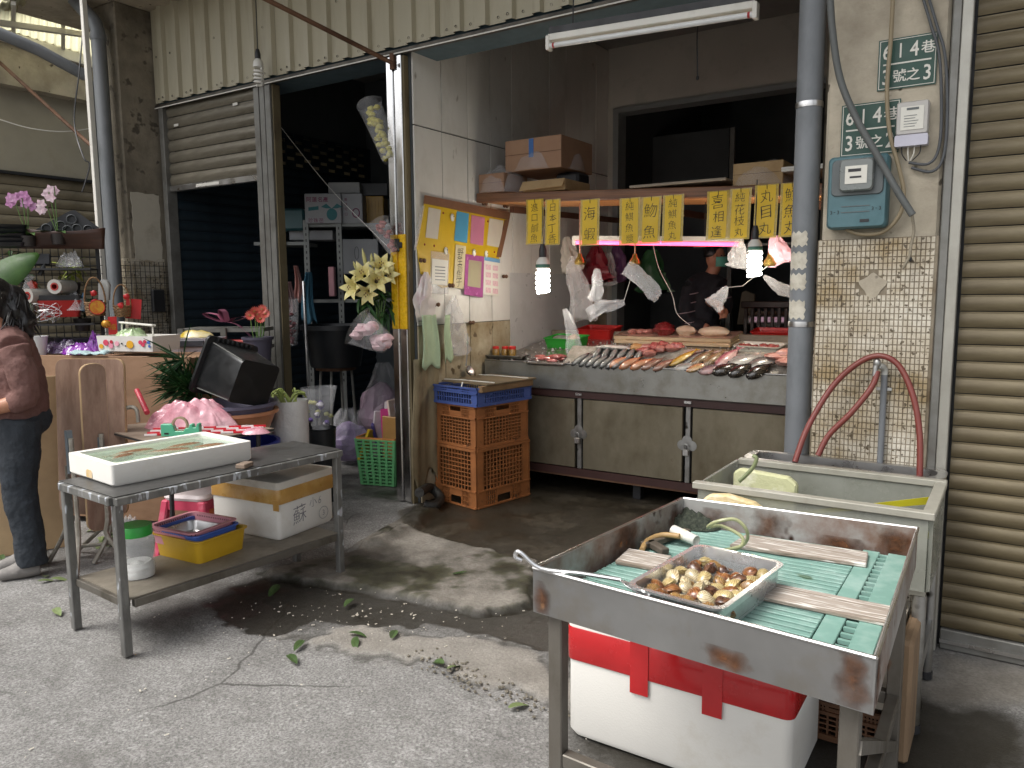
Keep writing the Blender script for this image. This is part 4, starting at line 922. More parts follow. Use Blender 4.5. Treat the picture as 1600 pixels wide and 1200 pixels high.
# cardboard boxes on the shelf
M_CARD = mat('cardboard', '#a98d66', .8, var=.08, scale=5, c2='#8a6c48', c2amt=.35, c2scale=4); M_CARD2 = mat('cardboard_pink', '#9c7a60', .8, var=.1, c2='#84604c', c2amt=.35)
zt_ = SZ+.072
def carton(name, label, x0, x1, y0, y1, h, m, z=None, flap=True, rz=0):
    z = zt((x0+x1)/2) if z is None else z
    t = thing(name, label, 'box', ((x0+x1)/2, (y0+y1)/2, z), rz); w_, d_ = x1-x0, y1-y0
    MB().box(-w_/2, w_/2, -d_/2, d_/2, 0, h).build('body', m, t, bevel=.004)
    MB().box(-w_/2-.001, w_/2+.001, -d_/2-.002, -d_/2-.0005, h*.52, h*.535).build('seam', M_RUST, t)
    if flap: MB().add([(-w_/2, -d_/2, h), (w_/2, -d_/2, h), (w_/2, -d_/2-.05, h-.06), (-w_/2, -d_/2-.05, h-.07)], [(0,1,2,3)]).build('flap', m, t, solid=.004)
    return t
xa, xb = -3.575, gy(790, 300, SY+.04).x; ha = gy(770, 270, SY+.04).z-zt_
t = carton('cardboard_box', 'small cardboard box in a clear bag at the wall end of the shelf', xa, xb, SY+.02, SY+.36, ha, M_CARD2, flap=False)
pouch = heap_mb(.40, .42, .24, seed=4, n=18).build('plastic_bag', FILM, t, smooth=True)
xa, xb = gy(818, 300, SY+.02).x, gy(884, 300, SY+.02).x; hb = gy(850, 275, SY+.02).z-zt_
carton('cardboard_box', 'tan cardboard box with its flap toward the street on the shelf', xa, xb, SY+.01, SY+.40, hb, M_CARD)
xa, xb = gy(798, 240, SY+.2).x, gy(885, 240, SY+.2).x; z2 = zt_+max(ha, hb)+.004; hc = gy(840, 218, SY+.2).z-z2
t = carton('cardboard_box', 'big cardboard box wrapped in plastic with blue tape atop other boxes', xa, xb, SY+.12, SY+.62, hc, M_CARD2, z=z2, flap=False)
MB().box(-.03, .01, -.254, -.2515, hc*.4, hc*.98).build('blue_tape', plastic('tape_blue', '#2a5f9e'), t)
mb = heap_mb(xb-xa+.06, .60, hc+.05, seed=9, n=20, amp=.1, fine=.05); mb.build('plastic_wrap', FILM, t, smooth=True)
p = gy(1195, 272, SY+.25); x0, x1 = gy(1155, 290, SY+.2).x, gy(1232, 290, SY+.2).x; hd = gy(1190, 258, SY+.2).z-zt(-1.4)
t = carton('cardboard_box', 'cardboard box in a crinkled bag hanging over the fish ball signs', x0, x1, SY+.06, SY+.5, hd, M_CARD, flap=False)
mb = heap_mb(x1-x0+.12, .6, hd+.04, seed=13, n=22, amp=.12, fine=.08); o = mb.build('plastic_bag', FILM, t, smooth=True)
o = pouch_mb(.34, .26, .14, .08, 4, 3).build('bag_tail', FILM, t, smooth=True, w=True); o.location = (-.16, -.31, .12)
t = carton('white_board_stack', 'white panel lying on the shelf next to the grey pipe', gy(1225, 270, SY+.1).x, -.84, SY+.03, SY+.5, .03, M_WHITEP, z=zt(-1)+.09, flap=False)
a, b = gy(985, 300, SY-.0), gy(1135, 297, SY)
o = MB().box(a.x, b.x, SY-.02, SY+.4, zt(-1.9)+.02, zt(-1.9)+.036).build('cardboard_sheet', mat('card_grey', '#8d8172', .8), bevel=.002); tag(o, 'flat grey cardboard sheet lying on the plank shelf', 'cardboard')
o = MB().box(-3.05, -2.85, SY+.3, SY+.5, zt(-2.95), zt(-2.95)+.17).build('black_bin', M_BLACK, bevel=.02); tag(o, 'small black pot on the shelf beside the cardboard boxes', 'pot')
# yellow hand-written signs
M_YEL = mat('sign_yellow', '#d8b216', .5, var=.04, scale=10); M_SLEEVE = mat('sign_sleeve', '#b89c2c', .25, var=.12, scale=20, alpha=.8, spec=.7); M_INK = mat('ink', '#14120f', .6, var=0)
SG = [('進口鹹魚', 822, 849, 311, 382, 'imported salted fish'), ('日本丁香', 852, 876, 311, 383, 'small dried fish'), ('海蝦', 907, 937, 311, 384, 'sea shrimp'), ('純鯕魚漿', 968, 1001, 309, 383, 'mahi fish paste'), ('魩魚', 1002, 1034, 307, 381, 'whitebait'),
      ('純鯕魚丸', 1036, 1069, 304, 379, 'mahi fish balls'), ('喜相逢', 1105, 1140, 298, 375, 'smelt'), ('純花枝丸', 1141, 1175, 294, 374, 'cuttlefish balls'), ('丸目丸', 1180, 1217, 288, 372, 'round eye fish balls'), ('鱈魚丸', 1220, 1256, 285, 370, 'cod balls')]
for k, (s, u0, u1, v0, v1, en) in enumerate(SG):
    yy = SY-.022-.004*(k % 2)
    a, b = gy((u0+u1)/2, v0, yy), gy((u0+u1)/2, v1, yy); w_ = gy(u1, (v0+v1)/2, yy).x-gy(u0, (v0+v1)/2, yy).x; h = a.z-b.z
    t = thing('hanging_sign', f'yellow hand written {en} sign reading {s} on the plank shelf', 'sign', (a.x, yy, a.z), 0)
    cv = random.uniform(-.012, .012); tilt = random.uniform(-.02, .02)
    def fr(x_, y_, d=0, cv=cv, tilt=tilt, h=h): q = -y_/h; return (x_+tilt*y_, -d+cv*math.sin(q*2.6)-.02*q*q*.5, y_)
    MB().grid(4, 8, lambda p_, q_: fr((p_-.5)*w_, -h*q_)).build('sleeve', M_SLEEVE, t, smooth=True)
    MB().grid(4, 8, lambda p_, q_: fr((p_-.5)*w_*.78, -h*(.02+.95*q_), .0012)).build('card', M_YEL, t, smooth=True)
    n = len(s); step = h*.9/n; size = min(step*.92, w_*.66)
    for i, ch in enumerate(s): write(MB(), ch, lambda x_, y_: fr(x_, y_, .0024), size, 0, -h*.07-step*(i+.5), step, True, .9, -.012, .05).build('character', M_INK, t)
    MB().tube([fr(0, -.001, .003), fr(.002, -.028, .004)], .002, 5).build('nail', M_BLACK, t)
# pink fluorescent tube
a, b = gy(898, 379, 5.42), gy(1158, 382, 5.42)
t = thing('pink_tube_lamp', 'glowing pink fluorescent tube lamp under the plank shelf', 'lamp', (a+b)/2)
MB().bar(a+Vector((.0,0,.035)), b+Vector((0,0,.035)), .04, .035).build('batten', M_WHITEP, t, w=True)
M_PKT = mat('pink_glow', '#ff8098', .4, var=0, rvar=0, emit='#ff3f63', estr=3.2)
MB().tube([a, b], .014, 12).build('tube', M_PKT, t, w=True, smooth=True)
for p in (a, b): MB().box(p.x-.015, p.x+.015, p.y-.018, p.y+.018, p.z-.022, p.z+.05).build('holder', M_WHITEP, t, w=True, bevel=.003)
for p in (a*.85+b*.15, a*.2+b*.8): MB().tube([p+Vector((0,0,.05)), (p.x, p.y, SZ)], .003, 5).build('hanger', M_BLACK, t, w=True)
# lit spiral lamps
for u, vs_, ve, s, lab in ((848, 402, 457, 1.25, 'glowing white spiral bulb hanging before the pale metal wall sheet'), (1180, 374, 431, 1.25, 'glowing white spiral bulb hanging below the fish ball signs')):
    p = gy(u, vs_, SY-.02); q = gy(u, ve, SY-.02); sc_ = (p.z-q.z)/.20
    t = spiral_bulb('spiral_bulb', lab, p, sc_, True); MB().tube([(0, 0, .07*sc_), (0, .005, SZ-p.z-.01)], .0035, 6).build('wire', M_BLACK, t)
# unlit tube lamp hanging at the facade
a, b = gy(857, 72, 3.92), gy(1180, 22, 3.92); d = (b-a).normalized()
t = thing('tube_lamp', 'unlit white fluorescent tube lamp hanging in front of the lintel', 'lamp', (a+b)/2)
MB().bar(a+Vector((0,.02,.045)), b+Vector((0,.02,.045)), .06, .035).build('batten', M_WHITEP, t, w=True, bevel=.003); MB().bar(a+Vector((0,.03,.083)), b+Vector((0,.03,.083)), .05, .04).build('ballast_box', M_BLACK, t, w=True)
MB().tube([a, b], .0145, 12).build('tube', mat('tube_glass', '#d9dad8', .2, var=.02), t, w=True, smooth=True)
for p in (a, b): MB().box(p.x-.012, p.x+.012, p.y-.016, p.y+.03, p.z-.022, p.z+.055).build('holder', M_WHITEP, t, w=True, bevel=.003)
for p in (a+d*.03, b-d*.035): MB().tube([p, p+d*.012], .0152, 12).build('red_cap_ring', plastic('ring_red', '#a52a2a'), t, w=True)
for s in (.12, .85): p = a+(b-a)*s; MB().tube([p+Vector((0,.03,.10)), (p.x, 4.0, 3.98)], .004, 6).build('chain', M_BLACK, t, w=True)
p = gy(1090, 0, 4.7); q = gy(1090, 122, 4.7); o = MB().tube(catmull([p+Vector((0,0,.3)), p+Vector((.004,0,-.1)), (p+q)/2+Vector((-.003,0,0)), q]), .004, 6); o.blob(q, (.01,.01,.014), 8, 6); tag(o.build('pull_cord', M_BLACK), 'dark pull cord hanging before the plain back wall', 'cord')
# fly chasers: gold motor on a rod, limp bags on wires
M_GOLD = mat('gold_shell', '#a58a4a', .2, metal=.8, var=.1); M_ROD = mat('rod_pink', '#b98a72', .4)
def flychaser(u, v, Y, lab):
    p = gy(u, v, Y); t = thing('fly_chaser', lab, 'fly chaser', p)
    MB().lathe([(0, .055), (.014, .053), (.02, .03), (.04, .0), (.044, -.018), (.036, -.032), (0, -.036)], 16).build('motor', M_GOLD, t, smooth=True)
    MB().tube([(0, 0, .05), (0, 0, 2.25-p.z)], .006, 8).build('rod', M_ROD, t); return t, p
def tie_bag(t, p, pts, wt, wb_, dp, seed, m=None, L_=None):
    """bag hung from a wire arm, stretched between two photo points"""
    a, b = pts; v = b-a; L_ = v.length
    o = pouch_mb(L_, wt, wb_, dp, 4, seed, 18, 10).build('bag', m or FILMW, t, smooth=True)
    o.location = world_of(t).inverted() @ a; o.rotation_euler = Vector((0, 0, -1)).rotation_difference(v.normalized()).to_euler(); return o
t, p = flychaser(906, 407, 5.3, 'gold motored fly chaser with a limp bag at the wall end'); tie_bag(t, p, (gy(936, 420, 5.25), gy(928, 470, 5.25)), .03, .12, .03, 1, FILM)
t, p = flychaser(992, 408, 5.3, 'gold motored fly chaser with a drooping pinkish bag'); tie_bag(t, p, (gy(976, 420, 5.2), gy(1030, 460, 5.15)), .10, .09, .03, 2, FILMW)
w0, w1 = gy(987, 430, 5.2), gy(975, 470, 5.15); MB().tube([w0, w1], .002, 5).build('wire', M_WHITEP, t, w=True); tie_bag(t, p, (w1, gy(920, 492, 5.1)), .03, .11, .03, 3, FILMW)
t, p = flychaser(1203, 408, 5.25, 'gold motored fly chaser behind the bright bulb'); tie_bag(t, p, (gy(1192, 433, 5.3), gy(1250, 462, 5.45)), .02, .10, .02, 4, FILMW); w0, w1 = gy(1200, 415, 5.22), gy(1138, 449, 5.4); MB().tube([w0, gy(1160, 447, 5.3), w1], .002, 5).build('wire', M_WHITEP, t, w=True); tie_bag(t, p, (w1, gy(1112, 478, 5.4)), .02, .13, .03, 5, FILMW)
for k, (u0, v0, u1, v1, Y, w_, l, m) in enumerate(((884, 482, 898, 552, 5.35, .13, 'clear bag with red print standing in the green basket', FILM), (1158, 378, 1152, 418, 5.3, .16, 'crumpled white bag hanging left of the bright bulb', FILMW), (1213, 368, 1222, 412, 5.25, .16, 'pinkish bag hanging right of the bright bulb', FILMP),
        (900, 400, 908, 500, 5.9, .24, 'large cloudy bag hanging by the wall corner', FILMW), (887, 370, 892, 425, 6.1, .20, 'white cloth hanging from a hook by the wall corner', mat('cloth_white', '#c9c2b6', .9, var=.06)), (930, 385, 935, 440, 6.3, .30, 'dark red bag hanging in the back corner', plastic('bag_red', '#6d1c26', .35)), (965, 385, 962, 440, 6.5, .22, 'purple bag hanging beside the dark red one', plastic('bag_purple', '#4a2a4a', .4)),
        (948, 395, 950, 445, 6.4, .2, 'greyish bag hanging in the back corner', FILMW), (1020, 390, 1018, 455, 6.9, .34, 'green sack hanging beside the seller', plastic('bag_green', '#1f4a26', .5)))):
    a, b = gy(u0, v0, Y), gy(u1, v1, Y); t = pouch_mb((a-b).length, w_*.25, w_, w_*.45, 5, k+11).build('hanging_bag', m, smooth=True, centre=False); t.location = a; tag(t, l, 'bag')
    t.rotation_euler = Vector((0, 0, -1)).rotation_difference((b-a).normalized()).to_euler()
a = [gy(u, v, 5.7) for u, v in ((1020, 380), (1030, 420), (1050, 460), (1058, 490), (1078, 508))]
tag(MB().tube(catmull(a), .0025, 5).build('lamp_cord', M_WHITEP), 'thin pale cord drooping behind the counter to the work bench', 'cord')
# ================================================================== FRONT RIGHT: clam table
TZ = .80
TC = [Vector(p) for p in ((-1.065, 1.725), (-.20, 1.655), (-.222, 2.66), (-.975, 2.615))]      # tray corners FL FR BR BL
def tp(a, b, z): p = TC[0]*(1-a)*(1-b)+TC[1]*a*(1-b)+TC[2]*a*b+TC[3]*(1-a)*b; return Vector((p.x, p.y, z))
M_TRAY = mat('tray_steel', (.25,.247,.24), .4, metal=.75, var=.14, scale=3, c2='#7b7264', c2amt=.36, c2scale=4, c3='#6b4a30', c3amt=.2, c3scale=6, rvar=.12)
M_TRAYR = mat('tray_steel_rusty', (.36,.35,.33), .6, metal=.4, var=.16, scale=4, c2='#6b3d1c', c2amt=.46, c2scale=4.5, c3='#3a2416', c3amt=.3, c3scale=12)
tb = thing('clam_table', 'low steel trough table with turquoise slats and rusty corners', 'table', (-.62, 2.15, 0))
def wall_mb(a0, b0, a1, b1, z0, z1, t=.006, hole=None):
    p, q = tp(a0, b0, 0), tp(a1, b1, 0); d = (q-p).normalized(); n = Vector((-d.y, d.x, 0))*t; mb = MB(); N = 16
    def f(s, h, k): return p+(q-p)*s+n*k+Vector((0,0,h))
    for i in range(N):
        s0, s1 = i/N, (i+1)/N; mb.add([f(s0,z0,0),f(s1,z0,0),f(s1,z0,1),f(s0,z0,1),f(s0,z1,0),f(s1,z1,0),f(s1,z1,1),f(s0,z1,1)], [(0,3,2,1),(4,5,6,7),(0,1,5,4),(2,3,7,6)])
    return mb
wall_mb(0, 0, 1, 0, TZ-.125, TZ).build('front_wall', M_TRAY, tb, w=True)
wall_mb(1, 0, 1, 1, TZ-.125, TZ+.0).build('side_wall', M_TRAYR, tb, w=True); wall_mb(0, 1, 0, 0, TZ-.115, TZ-.001).build('side_wall', M_TRAYR, tb, w=True)
wall_mb(1, 1, 0, 1, TZ-.115, TZ-.0005).build('back_wall', M_TRAYR, tb, w=True)
for (a0, b0, a1, b1) in ((0,0,1,0),(1,0,1,1),(0,0,0,1),(0,1,1,1)): MB().tube([tp(a0,b0,TZ), tp(a1,b1,TZ)], .0045, 6).build('rolled_rim', M_STEEL, tb, w=True, smooth=True)
MB().add([tp(.01,.01,TZ-.118), tp(.99,.01,TZ-.118), tp(.99,.99,TZ-.118), tp(.01,.99,TZ-.118)], [(0,1,2,3)]).build('floor_sheet', mat('tray_floor', '#2c2f2b', .5, var=.2, c2='#5a3a20', c2amt=.35), tb, w=True, solid=.003)
M_LEG = mat('angle_iron', '#6f6a62', .5, metal=.5, var=.15, c2='#4a443a', c2amt=.42, c2scale=6, c3='#6b4a30', c3amt=.25, c3scale=14, stretch=(1,1,.5))
LG = [(.06, .05), (.94, .07), (.95, .95), (.07, .95)]
for a, b in LG: p = tp(a, b, 0); MB().obox((p.x, p.y, (TZ-.118)/2), (.042, .042, TZ-.118)).build('leg', M_LEG, tb, w=True, bevel=.003)
for i in range(3):
    p, q = tp(*LG[i], .25), tp(*LG[(i+1)%4], .25); d = (q-p).normalized()*.022; MB().bar(p+d, q-d, .035, .04).build('stretcher', M_LEG, tb, w=True, bevel=.003)
p, q = tp(.95, .06, .56), tp(.95, .93, .10); MB().bar(p, q, .035, .03).build('brace', M_LEG, tb, w=True)
def rust_m():
    m = mat('rust', '#5f3a1e', .9, var=.35, scale=25, c2='#2e1a0e', c2amt=.45, c2scale=14, c3='#8a5a2c', c3amt=.3, c3scale=30, bump=.5, bscale=60); n = m.node_tree.nodes; L = m.node_tree.links
    tc = n.new('ShaderNodeTexCoord'); t = n.new('ShaderNodeTexNoise'); t.inputs['Scale'].default_value = 22; t.inputs['Detail'].default_value = 6; g = n.new('ShaderNodeVectorMath'); g.operation = 'LENGTH'; sc2 = n.new('ShaderNodeVectorMath'); sc2.operation = 'MULTIPLY_ADD'; sc2.inputs[1].default_value = (2,2,2); sc2.inputs[2].default_value = (-1,-1,-1)
    L.new(tc.outputs['Generated'], sc2.inputs[0]); L.new(sc2.outputs[0], g.inputs[0]); L.new(tc.outputs['Object'], t.inputs[0]); a = n.new('ShaderNodeMath'); a.operation = 'MULTIPLY_ADD'; a.inputs[1].default_value = 1.6; L.new(t.outputs[0], a.inputs[0]); sub = n.new('ShaderNodeMath'); sub.operation = 'MULTIPLY'; sub.inputs[1].default_value = -.72; L.new(g.outputs['Value'], sub.inputs[0]); L.new(sub.outputs[0], a.inputs[2])
    r = n.new('ShaderNodeMapRange'); r.inputs[1].default_value = -.15; r.inputs[2].default_value = .75; r.inputs[4].default_value = .9; L.new(a.outputs[0], r.inputs[0]); L.new(r.outputs[0], n['Principled BSDF'].inputs['Alpha']); return m
M_RP = rust_m()
for (a0, b0, a1, b1, z0, z1, off) in ((.90,0,1.0,0,-.122,.0,-.002), (1,0,1,.10,-.122,0,.002), (.30,1,.52,1,-.112,-.002,-.009), (.84,1,.995,1,-.112,-.01,-.009), (.05,1,.22,1,-.11,-.02,-.009), (0,.42,0,.68,-.11,-.0,.009), (0,.85,0,.99,-.11,-.005,.009), (.55,0,.72,0,-.122,-.07,-.002), (.0,0,.08,0,-.122,-.03,-.002), (.55,1,.85,1,-.112,-.06,-.0095)):
    p, q = tp(a0, b0, TZ+z0), tp(a1, b1, TZ+z0); nn = Vector((0, off, 0)) if b0 == b1 else Vector((off, 0, 0)); p += nn; q += nn; u_ = Vector((0, 0, z1-z0)); MB().grid(4, 4, lambda a, b: p+(q-p)*a+u_*b).build('rust_stain', M_RP, tb, w=True)
# turquoise slats: two grids side by side with a bar between
M_TURQ = plastic('turquoise', '#71958a', .55, c2='#93aaa2', c2amt=.4, c2scale=8, c3='#3f5c44', c3amt=.25, c3scale=10, rnd=.06)
zsl = TZ-.092
for k in range(30):
    b = .035+k*.0315
    p, q = tp(.03, b, zsl), tp(.80, b, zsl)
    MB().bar(p, q, .0205, .012).build('slat', M_TURQ, tb, w=True, bevel=.002)
for a, wd in ((.835, .05), (.935, .055)):
    p, q = tp(a, .03, zsl), tp(a, .97, zsl); MB().bar(p, q, wd, .014).build('frame_bar', M_TURQ, tb, w=True, bevel=.002)
for k in range(24):
    b = .05+k*.039; p, q = tp(.868, b, zsl), tp(.903, b, zsl); MB().bar(p, q, .012, .010).build('rung', M_TURQ, tb, w=True)
# loose weathered planks on the slats
M_PLK = mat('bleached_plank', '#aa9f94', .85, var=.15, scale=8, c2='#7a6c5e', c2amt=.45, c2scale=9, stretch=(.35,6,6), c3='#d2ccc4', c3amt=.42, c3scale=22, bump=.5, bscale=30)
def tpx(u, v, z): return gz(u, v, z)
zp = zsl+.007
def plank(label, ps, h=.014, m=None):
    q = [tpx(u, v, zp+h) for u, v in ps]; c = sum(q, Vector())/4
    mb = MB(); mb.add([(x.x, x.y, zp) for x in q]+[(x.x, x.y, zp+h) for x in q], [(3,2,1,0),(4,5,6,7),(0,1,5,4),(1,2,6,5),(2,3,7,6),(3,0,4,7)]); return tag(mb.build('plank', m or M_PLK, bevel=.003), label, 'plank')
plank('short bleached plank beside the clam tray on the turquoise slats', ((961,875),(1031,888),(1050,868),(982,856)))
plank('long bleached plank running from the clam tray to the rusty side', ((1180,929),(1396,974),(1402,948),(1196,908)))
plank('bleached plank lying along the rusty back wall of the trough', ((1140,850),(1354,881),(1357,862),(1165,834)))
# clam pan
cp = tpx(1101, 925, zp); 
c4 = [gz(u, v, zp+.075) for u, v in ((993, 914), (1150, 965), (1210, 872), (1075, 848))]
ctr = sum(c4, Vector())/4; ex = (c4[1]-c4[0]+c4[2]-c4[3]); ey = (c4[3]-c4[0]+c4[2]-c4[1]); pw_, pd_ = ex.length/2, ey.length/2; prz = math.atan2(ex.y, ex.x)
cpn = thing('steel_pan', 'rectangular stainless pan full of clams in shallow water', 'pan', (ctr.x, ctr.y, zp), prz)
pan('body', mat('pan_bright', (.78,.78,.78), .28, metal=.8, var=.06, c2='#8f8f8c', c2amt=.35), pw_, pd_, .075, cpn, r=.03, slope=.9, lip=.01)
MB().prism(rr(pw_*.92, pd_*.91, .03), .010, .046).build('water', mat('pan_water', '#8f9391', .03, var=.04, rvar=0, alpha=.22, spec=.6), cpn)
def clam_mb():
    mb = MB(); n, m = 18, 7
    for s in (1, -1):
        vs = []
        for j in range(m+1):
            k = 1-j/m
            for i in range(n):
                a = 2*math.pi*i/n; x, y = math.cos(a), math.sin(a)*.80*(1-.22*math.cos(a)); ux = .0075*(1-k)
                vs.append((x*k*.020-ux, y*k*.020, s*(.0004+.0115*(1-k**2.2)**.85+.0004*math.sin(j*2.6))))
        mb.add(vs, [(j*n+i, j*n+(i+1)%n, (j+1)*n+(i+1)%n, (j+1)*n+i) if s > 0 else (j*n+i, (j+1)*n+i, (j+1)*n+(i+1)%n, j*n+(i+1)%n) for j in range(m) for i in range(n)])
    return mb
def clam_mat(nm, c, c2):
    m = mat(nm, c, .3, var=.2, scale=40, c2=c2, c2amt=.42, c2scale=60, coat=.5, rnd=.2); n = m.node_tree.nodes; L = m.node_tree.links; b = n['Principled BSDF']; src = b.inputs['Base Color'].links[0].from_socket
    tc = n.new('ShaderNodeTexCoord'); mp = n.new('ShaderNodeMapping'); mp.inputs['Location'].default_value = (.008, 0, 0); L.new(tc.outputs['Object'], mp.inputs[0]); wv = n.new('ShaderNodeTexWave'); wv.wave_type = 'RINGS'; wv.rings_direction = 'Z'; wv.inputs['Scale'].default_value = 95; wv.inputs['Distortion'].default_value = 1.5; L.new(mp.outputs[0], wv.inputs[0])
    r = n.new('ShaderNodeMapRange'); r.inputs[1].default_value = .4; r.inputs[2].default_value = .9; r.inputs[4].default_value = .7; L.new(wv.outputs['Fac'], r.inputs[0]); x = n.new('ShaderNodeMix'); x.data_type = 'RGBA'; x.blend_type = 'MULTIPLY'; L.new(r.outputs[0], x.inputs[0]); L.new(src, x.inputs[6]); x.inputs[7].default_value = (.35,.26,.18,1); L.new(x.outputs[2], b.inputs['Base Color']); return m
CM = [clam_mat('clam_cream', '#bfae7c', '#8d7448'), clam_mat('clam_brown', '#7d4f30', '#b07a48'), clam_mat('clam_tan', '#9c7a4c', '#5a4228'), clam_mat('clam_pale', '#cfc4a2', '#a88f60'), clam_mat('clam_dark', '#54382c', '#8a6448')]
names = ['cream', 'reddish brown', 'tan', 'pale', 'dark brown']
base = []
for k, m in enumerate(CM):
    o = clam_mb().build('clam', m, smooth=True, centre=False); tag(o, f'{names[k]} clam heaped in the water of the steel pan', 'clam', f'{names[k]} clams in the steel pan'); base.append(o)
cosr, sinr = math.cos(prz), math.sin(prz); rd = random.Random(5); used = [0]*5; spots = []
tries = 0
while len(spots) < 88 and tries < 6000:
    tries += 1; x, y = rd.uniform(-.43, .43)*pw_*.88, rd.uniform(-.43, .36)*pd_*.9; lay = 0 if len(spots) < 46 else 1
    if y > pd_*.22 and rd.random() < .7: continue
    if all((x-a)**2+(y-b)**2 > (.032 if lay == 0 else .034)**2 or l != lay for a, b, l in spots): spots.append((x, y, lay))
for x, y, lay in spots:
    k = rd.choices(range(5), (3, 3, 3, 2, 2))[0]
    o = base[k] if not used[k] else base[k].copy()
    if used[k]: col.objects.link(o)
    used[k] = 1
    s = rd.uniform(1.1, 1.5); o.scale = (s, s, s)
    o.location = (ctr.x+cosr*x-sinr*y, ctr.y+sinr*x+cosr*y, zp+.030+lay*.018+rd.uniform(-.003, .004))
    o.rotation_euler = (rd.uniform(-.5,.5)+(rd.choice((-1,1))*1.0 if rd.random() < .4 else 0), rd.uniform(-.5,.5), rd.uniform(0, 6.28))
# skimmer ladle hooked over the edge
M_ALU = mat('aluminium', (.72,.72,.72), .3, metal=.9, var=.06)
a, b, c = gz(806, 864, TZ+.05), gz(845, 888, TZ+.012), gz(970, 906, TZ+.0)
ld_ = thing('skimmer_ladle', 'aluminium skimmer with a hooked handle resting on the trough edge', 'ladle', c)
h0 = [a+Vector((.012, .01, -.02)), a+Vector((.0, .0, -.012)), a, a+Vector((.016, .0, .004)), b, (b+c)/2+Vector((0, 0, .002)), c]
MB().tube(catmull(h0, 4), .006, 8).build('handle', M_ALU, ld_, w=True, smooth=True)
d1 = gz(1018, 934, TZ-.035); ax_ = (d1-c).normalized(); sd_ = Vector((ax_.y, -ax_.x, .25)).normalized(); up_ = sd_.cross(ax_).normalized(); R1_ = (d1-c).length/2
def bowl(p_, q_):
    an = q_*2*math.pi; return (c+d1)/2+ax_*(p_*R1_*math.cos(an))+sd_*(p_*R1_*.72*math.sin(an))+up_*(.008*(p_*p_-1))
MB().grid(5, 20, bowl).build('bowl', M_ALU, ld_, w=True, smooth=True, solid=.0015)
mb = MB()
for i in range(4):
    for j in range(3): p = bowl(.25+.2*j, .05+.25*i+.1*j); mb.lathe([(0, -.0005), (.0028, -.0005), (.0028, .0018), (0, .0018)], 6, p)
mb.build('hole', M_BLACK, ld_, w=True, kind='stuff')
# hoses, pvc stub, net in the back corner
M_HOSEC = mat('hose_clear', '#a9ab80', .3, var=.06, alpha=.8); M_HOSEB = mat('hose_tan', '#9a7d52', .45, var=.1)
q = [gz(u, v, zp+z) for u, v, z in ((1095, 868, .02), (1120, 862, .015), (1160, 852, .03), (1168, 832, .09), (1150, 812, .13), (1120, 815, .12), (1106, 824, .09), (1128, 822, .08), (1160, 840, .05), (1150, 858, .015), (1100, 862, .012))]
tag(MB().tube(catmull(q, 6), .0055, 8).build('clear_hose', M_HOSEC, smooth=True), 'coiled clear air hose against the rusty back wall', 'hose')
q = [gz(u, v, zp+z) for u, v, z in ((1003, 860, .012), (1012, 845, .02), (1035, 836, .03), (1062, 838, .035))]
tag(MB().tube(catmull(q, 6), .0095, 10).build('tan_hose', M_HOSEB, smooth=True), 'short curved tan hose beside the white pipe stub', 'hose')
a, b = gz(1052, 828, zp+.04), gz(1088, 845, zp+.03); t = thing('pipe_stub', 'short white plastic pipe piece with an open end', 'pipe', (a+b)/2)
d = (b-a).normalized(); MB().tube([a, b], .016, 14, cap=False).build('shell', M_WHITEP, t, w=True, smooth=True, solid=.003); MB().tube([a+d*.04, b-d*.045], .0185, 14).build('sleeve', mat('ivory', '#d8cfb8', .5), t, w=True, smooth=True); 
p = gz(1075, 818, zp); o = heap_mb(.24, .15, .05, seed=3, n=24, amp=.3, fine=.25).build('fishing_net', mat('net_dark', '#2c3128', .9, var=.3, scale=60, c2='#4a4f40', c2amt=.4, c2scale=80, bump=1, bscale=120), smooth=True, centre=False); o.location = p+Vector((.0, .0, 0)); o.rotation_euler = (0, 0, R(-12)); tag(o, 'dark green net bundled in the back corner of the trough', 'net')
for k, (ps, l) in enumerate(((((1005, 852), (1075, 830)), 'dark wet wooden stick along the left wall of the trough'), (((1015, 848), (1040, 862)), 'grey wooden offcut poking out under the clam pan'))):
    a, b = [gz(u, v, zp+.015) for u, v in ps]; tag(MB().bar(a, b, .03, .02).build('wood_stick', mat('wet_wood', '#4a4238', .7, var=.25, c2='#7a7064', c2amt=.3, stretch=(1,1,1)), bevel=.003), l, 'stick')
# foam box under the trough
M_FOAM = mat('foam', '#dcd9d2', .85, var=.03, scale=3, c2='#bdb3a0', c2amt=.26, c2scale=3, bump=.12, bscale=160, c3='#a89a82', c3amt=.2, c3scale=8)
M_TAPER = plastic('tape_red', '#ad1c20', .22, var=.1, c2='#a01216', c2amt=.35, c2scale=7, coat=.4)
BYf = 2.24; bx0, bx1 = gz(884, 1147).x, gy(1240, 1060, BYf).x; bh = gy(900, 968, BYf).z; bd = .42
fb = thing('foam_box', 'large white foam box sealed with red tape under the clam table', 'box', ((bx0+bx1)/2, BYf+bd/2, 0), R(0)); bw_ = bx1-bx0
rrloft([(bw_*.96, bd*.96, .03, 0), (bw_, bd, .03, .02), (bw_, bd, .03, bh*.74)], 4, True, True).build('body', M_FOAM, fb, smooth=True, bevel=0)
rrloft([(bw_-.004, bd-.004, .03, bh*.745), (bw_+.006, bd+.006, .03, bh*.76), (bw_+.006, bd+.006, .03, bh*.97), (bw_-.03, bd-.03, .03, bh)], 4, True, True).build('lid', M_FOAM, fb, smooth=True)
zt0 = bh*.66; rrloft([(bw_+.010, bd+.010, .032, zt0), (bw_+.013, bd+.013, .033, zt0+.004), (bw_+.013, bd+.013, .033, zt0+.115), (bw_+.010, bd+.010, .032, zt0+.118)], 4, False, False).build('tape_band', M_TAPER, fb, smooth=True)
